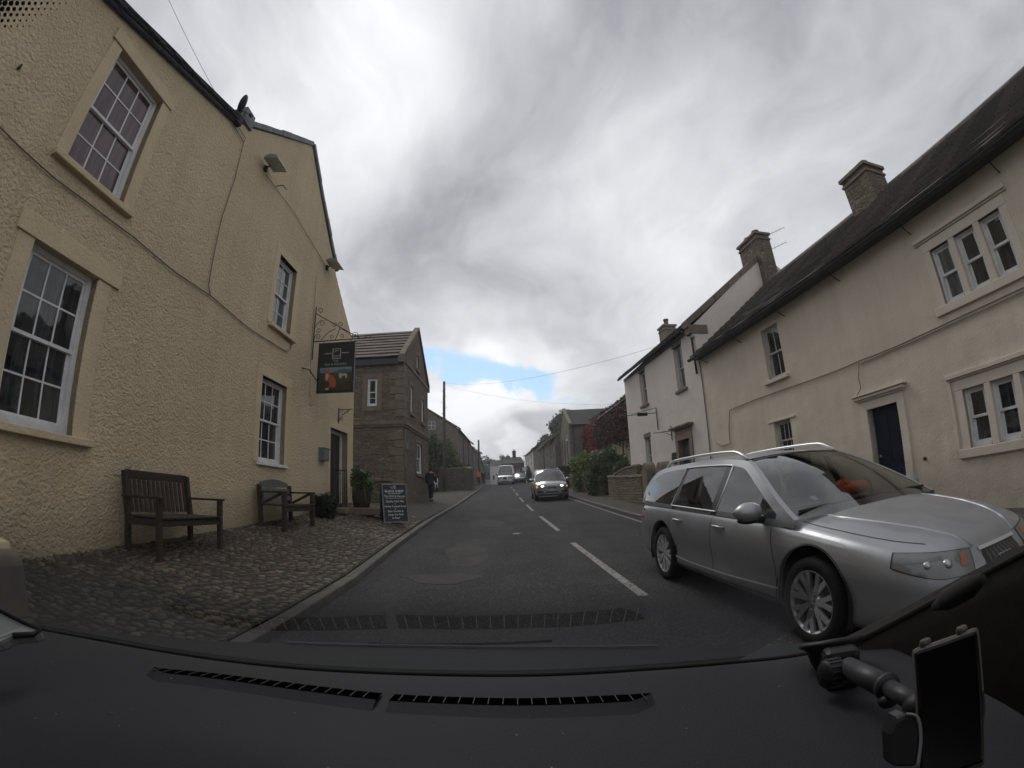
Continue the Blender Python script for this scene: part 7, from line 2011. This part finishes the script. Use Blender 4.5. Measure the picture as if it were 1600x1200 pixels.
# windscreen glass rising from the seal
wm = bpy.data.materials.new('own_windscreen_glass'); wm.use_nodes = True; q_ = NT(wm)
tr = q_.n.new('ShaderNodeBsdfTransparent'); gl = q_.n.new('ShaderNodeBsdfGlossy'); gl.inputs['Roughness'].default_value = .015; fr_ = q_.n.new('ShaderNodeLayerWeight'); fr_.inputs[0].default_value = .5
sepz = q_.n.new('ShaderNodeSeparateXYZ'); q_.l(q_.obj, sepz.inputs[0]); refl_fade = q_.ramp(q_.math('SUBTRACT', sepz.outputs[2], DZ - .03), [(0.205, 1.0), (0.225, .5), (0.25, 0.0)])  # reflection strength set by hand: boosted low down, faded out at the band's top
ms = q_.n.new('ShaderNodeMixShader'); q_.l(q_.math('MULTIPLY', q_.math('MINIMUM', q_.math('ADD', q_.math('MULTIPLY', q_.math('POWER', fr_.outputs['Facing'], 3.0), 2.6, True), .1), .6), refl_fade), ms.inputs[0]); q_.l(tr.outputs[0], ms.inputs[1]); q_.l(gl.outputs[0], ms.inputs[2]); q_.l(ms.outputs[0], q_.n['Material Output'].inputs[0]); q_.n.remove(q_.b); M['own_glass'] = wm
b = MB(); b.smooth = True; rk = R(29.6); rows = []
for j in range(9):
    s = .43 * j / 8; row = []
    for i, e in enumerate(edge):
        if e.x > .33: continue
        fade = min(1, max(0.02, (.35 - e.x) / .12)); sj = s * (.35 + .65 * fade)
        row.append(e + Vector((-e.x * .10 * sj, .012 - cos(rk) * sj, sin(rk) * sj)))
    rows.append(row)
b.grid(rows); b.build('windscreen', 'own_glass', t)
# printed dots of the mirror pad, high in the left corner of the glass
for k_ in range(1):
    b = MB(); rr = random.Random(3)
    for i in range(14):
        for j in range(6):
            px, py = i * 9.5 - 6 + (j % 2) * 4.5, j * 9 - 4; d_ = px * .55 + py
            if d_ > 62 + rr.uniform(-6, 6): continue
            c = AT(px, py, r=.33); b.ball(c, max(.0004, .0019 * (1 - d_ / 80)), 8, 5)
    b.build('printed_dots', 'trimblack', t)
# instrument hood
b = MB(); b.ball(AT(470, 1222, z=1.055), (.26, .12, .034), 30, 10); b.build('instrument_hood', 'dash_dark', t)
# right hand pillar foot and door trim
line = [(1338, 1004), (1395, 975), (1450, 946), (1500, 919), (1550, 892), (1600, 866), (1660, 834)]
LP = [AT(px, py, r=.78) for k, (px, py) in enumerate(line)]
LP = cat_rom(LP, 5)
b = MB(); b.smooth = True; b.grid([[p + Vector((.0, .03, .0)) for p in LP], LP, [p + Vector((-.012, -.01, -.03)) for p in LP], [p + Vector((.0, -.02, -.15)) for p in LP], [p + Vector((.04, -.03, -.5)) for p in LP]]); sp_ = b.build('side_trim', 'dash_dark', t)
b = MB(); b.tube([p + Vector((0, .0, .002)) for p in LP], .0048, 8); b.build('glass_seal', 'rubber', t)
pa, pb = AT(1460, 948, r=.585), AT(1535, 905, r=.50); b = MB(); b.tube([pa, pa.lerp(pb, .3), pa.lerp(pb, .75), pb], [.004, .011, .011, .005], 10); b.build('seal_clip', 'rubber', t)
# left hand pillar foot
q0 = [AT(-40, 935, r=.8), AT(0, 954, r=.8), AT(40, 974, r=.8), AT(64, 984, r=.8), AT(52, 991, r=.79), AT(20, 993, r=.78), AT(0, 1002, r=.77), AT(-40, 1012, r=.76)]
b = MB(); b.prism(q0, (0, .01, -.015)); b.build('pillar_foot', 'grey_trim', t, bevel=.004)
b = MB(); b.tube(q0[:6], .004, 6); b.build('pillar_seal', 'rubber', t)
b = MB(); b.box((0, -.82, 1.60), (1.36, 1.72, .03)); b.build('headlining_shade', 'dash_dark', t, bevel=.01)  # car roof out of view, added to keep sky light off the dashboard
b = MB(); b.box((0, -1.5, 1.1), (1.3, .2, .9)); b.build('cabin_back_shade', 'dash_dark', t, bevel=.05)  # plain unseen box closing the cabin back, added to block light from behind
# ---- phone mount: sucker on the glass, joint, telescopic arm, cradle
M['mount'] = mat('matt_black_plastic', (0.010, 0.010, 0.011), 0.5, spec=.25)
M['mount_grey'] = mat('dark_grey_tube', (0.028, 0.028, 0.031), 0.45, spec=.3)
M['screen_off'] = mat('switched_off_screen', (0.003, 0.003, 0.003), 0.25, spec=.2)
M['case'] = mat('smoky_clear_case', (0.07, 0.065, 0.048), 0.35)
cc = AT(1301, 1003, r=.70)
t = root('phone_mount', cc, 'black suction phone mount with telescopic arm on the windscreen, lower right', 'phone mount')
vd = (CAM - cc).normalized()
def frame_at(c, up):
    z = Vector(up).normalized(); x = z.orthogonal().normalized(); return Matrix((x, z.cross(x), z)).transposed().to_4x4()
upv = Vector((-.10, -.35, -1)).normalized()
b = MB(); b.lathe(cc, [(.001, -.004), (.044, -.003), (.046, .002), (.036, .008), (.032, .022), (.026, .034), (.001, .036)], n=28, M4=frame_at(cc, upv)); b.build('suction_cup', 'mount', t)
j0 = AT(1318, 1048, r=.64); b = MB(); b.beam(cc + upv * .02, j0, .050, .045, (1, 0, 0)); b.build('bracket', 'mount', t, bevel=.008)
b = MB(); k0 = AT(1300, 1052, r=.62); ax = (AT(1328, 1046, r=.635) - k0).normalized(); b.lathe(k0, [(.001, -.012), (.015, -.012), (.0165, -.009), (.0165, .010), (.015, .013), (.001, .013)], n=20, M4=frame_at(k0, ax)); kn_ = b.build('knob', 'mount', t)
b = MB()
for k in range(16):
    a = 2 * pi * k / 16; m4 = frame_at(k0, ax); b.beam(k0 + (m4 @ Vector((.0165 * cos(a), .0165 * sin(a), -.009))), k0 + (m4 @ Vector((.0165 * cos(a), .0165 * sin(a), .010))), .002, .002)
b.build('grip', 'mount_grey', kn_)
a0, a1, a2 = AT(1325, 1043, r=.62), AT(1388, 1074, r=.54), AT(1430, 1098, r=.49)
b = MB(); b.tube([a0, a1], .0125, 16); b.tube([a1.lerp(a0, .06), a1], .0142, 16); b.build('arm', 'mount_grey', t)
b = MB(); b.tube([a1, a2], .0088, 14); b.build('inner_tube', 'mount_grey', t)
b = MB(); c_ = AT(1388, 1094, r=.54); b.ball(c_, (.012, .009, .008)); b.build('clamp_screw', 'mount', t)
b = MB(); b.ball(AT(1434, 1106, r=.48), .014, 14, 9); b.build('ball_joint', 'mount', t)
# phone
c4 = [AT(1424, 1014, r=.445), AT(1529, 977, r=.450), AT(1541, 1196, r=.455), AT(1432, 1232, r=.450)]
nn = (c4[1] - c4[0]).cross(c4[3] - c4[0]).normalized()
if nn.dot(CAM - c4[0]) < 0: nn = -nn
ph = root('mobile_phone', (c4[2] + c4[3]) / 2, 'black mobile phone with smoky case and dark screen in the cradle', 'phone')
b = MB(); b.prism([p - nn * .008 for p in c4], nn * .008); b.build('case', 'case', ph, bevel=.004)
ctr = sum(c4, Vector()) / 4; b = MB(); b.prism([ctr + (p - ctr) * .95 - nn * .0075 for p in c4], nn * .0085); b.build('screen', 'screen_off', ph, bevel=.003)
b = MB()
ex_ = (c4[1] - c4[0]).normalized(); ey_ = (c4[0] - c4[3]).normalized()
b.box(c4[0] + ex_ * .012 + ey_ * .0015 - nn * .004, (.012, .006, .008)); b.build('case_corner', 'case', ph, bevel=.003)
b = MB(); b.box(c4[1] - ex_ * .014 + ey_ * .0015 - nn * .004, (.012, .006, .008)); b.build('case_corner', 'case', ph, bevel=.003)
b = MB(); b.prism([p - nn * .012 for p in (c4[0].lerp(c4[3], .35) + ex_ * .015, c4[1].lerp(c4[2], .35) - ex_ * .015, c4[1].lerp(c4[2], .98) - ex_ * .01, c4[0].lerp(c4[3], .98) + ex_ * .01)], -nn * .022); b.build('cradle', 'mount', t, bevel=.006)
l_ = [AT(px, py, r=.43) for px, py in ((1404, 1122), (1416, 1116), (1430, 1118), (1437, 1130), (1439, 1158), (1434, 1200), (1396, 1200), (1394, 1150))]
b = MB(); b.prism(l_, (.0, .015, .0)); jl = b.build('jaw', 'mount', t, bevel=.004); b = MB(); b.tube(cat_rom(l_[1:6], 4), .0013, 6); b.build('bright_rim', 'lead', jl)
r_ = [AT(px, py, r=.45) for px, py in ((1533, 1072), (1539, 1080), (1542, 1100), (1540, 1125), (1534, 1146), (1531, 1140), (1531, 1080))]
b = MB(); b.prism(r_, (.0, .02, .0)); b.build('jaw', 'mount_grey', t, bevel=.002)
# ------------------------------------------------------------------ people
M['coat'] = m_noise('dark_navy_coat', (0.016, 0.019, 0.030), (0.024, 0.028, 0.042), 8, .9, .003, 40)
M['jeans'] = m_noise('dark_trousers', (0.016, 0.018, 0.026), (0.024, 0.026, 0.034), 8, .9, .002, 40)
M['hivis'] = m_noise('orange_work_jacket', (0.75, 0.25, 0.04), (0.60, 0.18, 0.03), 6, .8, .002, 40)
M['skin'] = mat('skin', (0.42, 0.26, 0.19), .55); M['hair'] = mat('dark_hair', (0.02, 0.015, 0.012), .7); M['shoe'] = mat('dark_shoes', (0.012, 0.011, 0.010), .6)
def skinned(name, verts, edges, rad, m, parent, sub=2, rootv=0):
    me = bpy.data.meshes.new(name); me.from_pydata([tuple(v) for v in verts], edges, []); o = bpy.data.objects.new(name, me); scene.collection.objects.link(o)
    md = o.modifiers.new('skin', 'SKIN'); sv = me.skin_vertices[0].data
    for i, r in enumerate(rad): sv[i].radius = (r, r) if not isinstance(r, tuple) else r; sv[i].use_root = (i == rootv)
    md.use_smooth_shade = True; sb = o.modifiers.new('sub', 'SUBSURF'); sb.levels = sb.render_levels = sub
    dg = bpy.context.evaluated_depsgraph_get(); dg.update(); m2 = bpy.data.meshes.new_from_object(o.evaluated_get(dg)); o.modifiers.clear(); o.data = m2; m2.name = name
    m2.materials.clear(); m2.materials.append(M[m]); m2.polygons.foreach_set('use_smooth', [True] * len(m2.polygons)); setparent(o, parent); return o
def person(x, y, rz, label, coat, legs, H=1.72, stride=.28, hood=True, group=None):
    g = T(x, y); t = root('person', (x, y, g), label, 'person', group, local=True, rz=rz); s = H / 1.72
    # faces +x; left is +y
    V = [(0, 0, .93), (0, 0, 1.10), (.01, 0, 1.30), (.0, 0, 1.45), (.01, 0, 1.52), (.02, 0, 1.60),        # pelvis .. head base
         (0, .09, .90), (stride * .35, .10, .50), (stride * .5, .10, .08), (stride * .5 + .13, .105, .045),
         (0, -.09, .90), (-stride * .25, -.10, .50), (-stride * .75, -.10, .12), (-stride * .75 + .11, -.105, .06),
         (0, .19, 1.43), (-.06, .23, 1.16), (.05, .22, .92), (0, -.19, 1.43), (.05, -.23, 1.16), (.17, -.21, .94)]
    Ed = [(0, 1), (1, 2), (2, 3), (3, 4), (4, 5), (0, 6), (6, 7), (7, 8), (8, 9), (0, 10), (10, 11), (11, 12), (12, 13), (3, 14), (14, 15), (15, 16), (3, 17), (17, 18), (18, 19)]
    Rd = [(.15, .11), (.14, .105), (.16, .115), (.10, .08), .055, .06, (.09, .09), .06, .042, .035, (.09, .09), .06, .042, .035, .062, .046, .032, .062, .046, .032]
    body = skinned('body', [Vector(v) * s for v in V], Ed, [tuple(a * s for a in r) if isinstance(r, tuple) else r * s for r in Rd], 'skin', t)
    hd_ = MB(); hd_.ball(Vector((.03, 0, 1.63)) * s, (.095 * s, .075 * s, .118 * s), 16, 12); hd_.ball(Vector((.13, 0, 1.61)) * s, (.014 * s, .012 * s, .02 * s), 8, 6)
    for sd in (-1, 1): hd_.ball(Vector((.03, sd * .077, 1.62)) * s, (.018 * s, .01 * s, .028 * s), 8, 6)
    hd_.build('head', 'skin', t)
    h = MB(); h.ball(Vector((.005, 0, 1.655)) * s, ((.108 if hood else .10) * s, (.092 if hood else .083) * s, (.120 if hood else .105) * s), 16, 12); h.build('hood' if hood else 'hair', coat if hood else 'hair', t)
    # coat: tapered shell with sleeves
    Vc = [(0, 0, .78), (0, 0, .98), (0, 0, 1.18), (.0, 0, 1.38), (.0, 0, 1.47), (0, .19, 1.42), (-.065, .24, 1.17), (.04, .235, .95), (0, -.19, 1.42), (.05, -.24, 1.17), (.16, -.22, .97)]
    skinned('coat', [Vector(v) * s for v in Vc], [(0, 1), (1, 2), (2, 3), (3, 4), (3, 5), (5, 6), (6, 7), (3, 8), (8, 9), (9, 10)], [tuple(a * s for a in r) if isinstance(r, tuple) else r * s for r in [(.235, .18), (.215, .165), (.205, .155), (.185, .145), .09, .10, .085, .066, .10, .085, .066]], coat, t)
    Vl = [(0, 0, .88), (0, .095, .84), (stride * .35, .10, .50), (stride * .5, .10, .12), (0, -.095, .84), (-stride * .25, -.10, .50), (-stride * .75, -.10, .16)]
    skinned('trousers', [Vector(v) * s for v in Vl], [(0, 1), (1, 2), (2, 3), (0, 4), (4, 5), (5, 6)], [tuple(a * s for a in r) if isinstance(r, tuple) else r * s for r in [(.15, .12), .105, .078, .058, .105, .078, .058]], legs, t)
    for (fx, fy, fz) in ((stride * .5 + .05, .105, .045), (-stride * .75 + .05, -.105, .06)):
        b = MB(); b.ball(Vector((fx, fy, fz)) * s, (.135 * s, .05 * s, .05 * s), 14, 8); b.build('shoe', 'shoe', t)
    for (hx, hy, hz) in ((.06, .225, .86), (.19, -.21, .88)):
        c = Vector((hx, hy, hz)) * s; b = MB(); b.ball(c, (.035 * s, .018 * s, .05 * s), 10, 8)
        for k in range(4): f0 = c + Vector((-.022 + .015 * k, 0, -.035)) * s; b.tube([f0, f0 + Vector((.004, 0, -.03)) * s, f0 + Vector((.014, 0, -.052 + .004 * abs(k - 1.5))) * s], .0085 * s, 6)
        f0 = c + Vector((.03, 0, -.0)) * s; b.tube([f0, f0 + Vector((.022, 0, -.028)) * s], .009 * s, 6); b.build('hand', 'skin', t)
    return t
person(-4.42, 24.4, R(82), 'walker in a dark navy hooded coat on the left pavement, back to the camera', 'coat', 'jeans', H=1.74)
p = AT(749, 752, y=57); person(p.x - .1, 57, R(-95), 'person in an orange jacket by the second telegraph pole', 'hivis', 'jeans', H=1.72, hood=False)
p = AT(755, 752, y=58); person(p.x + .0, 58.5, R(-90), 'person in dark clothes just right of the one in the orange jacket', 'coat', 'jeans', H=1.65, hood=False)

# ---- motorcycle beside the pole
mx, my = -6.55, 38.3; g = T(mx, my); t = root('parked_motorcycle', (mx, my, g), 'white and black motorcycle parked beside the telegraph pole', 'motorcycle', local=True, rz=R(-75))
for wx in (.68, -.62):
    b = MB(); b.lathe((wx, 0, .31), [(.25, -.05), (.30, -.045), (.315, 0), (.30, .045), (.25, .05)], 'Y', 28, cap=False); w = b.build('wheel', 'tyre', t); b = MB(); b.lathe((wx, 0, .31), [(.001, -.03), (.25, -.03), (.25, .03), (.001, .03)], 'Y', 24, cap=False); b.build('rim', 'rim', w)
b = MB(); b.ball((.15, 0, .78), (.28, .15, .14)); b.build('tank', 'vanwhite', t); b = MB(); b.ball((-.30, 0, .78), (.34, .13, .07)); b.build('saddle', 'trimblack', t)
b = MB(); b.ball((.55, 0, .90), (.16, .17, .24)); b.ball((.45, 0, .62), (.18, .16, .2)); b.build('fairing', 'vanwhite', t); b = MB(); b.ball((.70, 0, .90), (.04, .07, .07)); b.build('headlight', 'lens_grey', t)
b = MB(); b.box((0, 0, .45), (.5, .24, .32)); b.tube([(-.1, .14, .35), (-.7, .16, .38)], .045, 8); b.build('engine', 'lead', t, bevel=.03)
b = MB(); b.tube([(.42, -.36, 1.02), (.46, 0, 1.02), (.42, .36, 1.02)], .015, 6); b.build('handlebar', 'trimblack', t); b = MB(); b.tube([(.50, .09, 1.0), (.68, .09, .31)], .022, 6); b.tube([(.50, -.09, 1.0), (.68, -.09, .31)], .022, 6); b.build('fork', 'chrome', t)
b = MB(); b.tube([(.0, .1, .3), (-.05, .28, .01)], .012, 5); b.build('side_stand', 'iron', t)

# ---- right hand distance: sign, hedge; left: white railing
p = AT(819.5, 733, y=64); g = T(p.x, 64); t = root('road_sign', (p.x, 64, g), 'small white square sign on a post at the right kerb beyond the SUV', 'sign'); b = MB(); b.tube([(p.x, 64, g), (p.x, 64, p.z + .25)], .04, 8); b.build('post', 'iron', t)
b = MB(); b.box((p.x, 63.95, p.z), (.55, .02, .5)); f = b.build('plate', 'white', t); b = MB(); b.box((p.x, 63.965, p.z), (.60, .01, .55)); b.build('border', 'gutter', f)
p = AT(826, 745, y=68); g = T(p.x, 68); plant('dark_hedge', 'tall narrow dark hedge against the far white cottage on the right', 'hedge', (p.x, 68, g), [(p.x, 68, g + 1.1, .42, .9, 1.2), (p.x + .1, 69.5, g + .9, .4, .9, 1.0)], 1800, .16, 'leaf_dark', 61)
p0, p1 = AT(759, 748, y=88), AT(775, 748, y=88); g = G(88); t = root('white_railing', (p0.x, 88, g), 'white railing in front of the small white house at the street end', 'railing')
for z in (.95, .35): b = MB(); b.box(((p0.x + p1.x) / 2, 88, g + z), (p1.x - p0.x, .05, .07)); b.build('rail', 'white', t)
for k in range(16): b = MB(); x = p0.x + (p1.x - p0.x) * k / 15; b.box((x, 88, g + .5), (.06, .06, 1.05)); b.build('post', 'white', t)
# ------------------------------------------------------------------ damp air
hz = bpy.data.materials.new('damp_air'); hz.use_nodes = True; hz.node_tree.nodes.clear()
_o = hz.node_tree.nodes.new('ShaderNodeOutputMaterial'); _v = hz.node_tree.nodes.new('ShaderNodeVolumePrincipled'); hz.node_tree.links.new(_v.outputs[0], _o.inputs['Volume'])
_v.inputs['Color'].default_value = (.92, .95, 1, 1); _v.inputs['Density'].default_value = .0012; _v.inputs['Anisotropy'].default_value = .3
M['haze'] = hz
b = MB(); b.box((0, 300, 21), (1960, 1400, 48)); o = b.build('haze', 'haze'); o['kind'] = 'stuff'
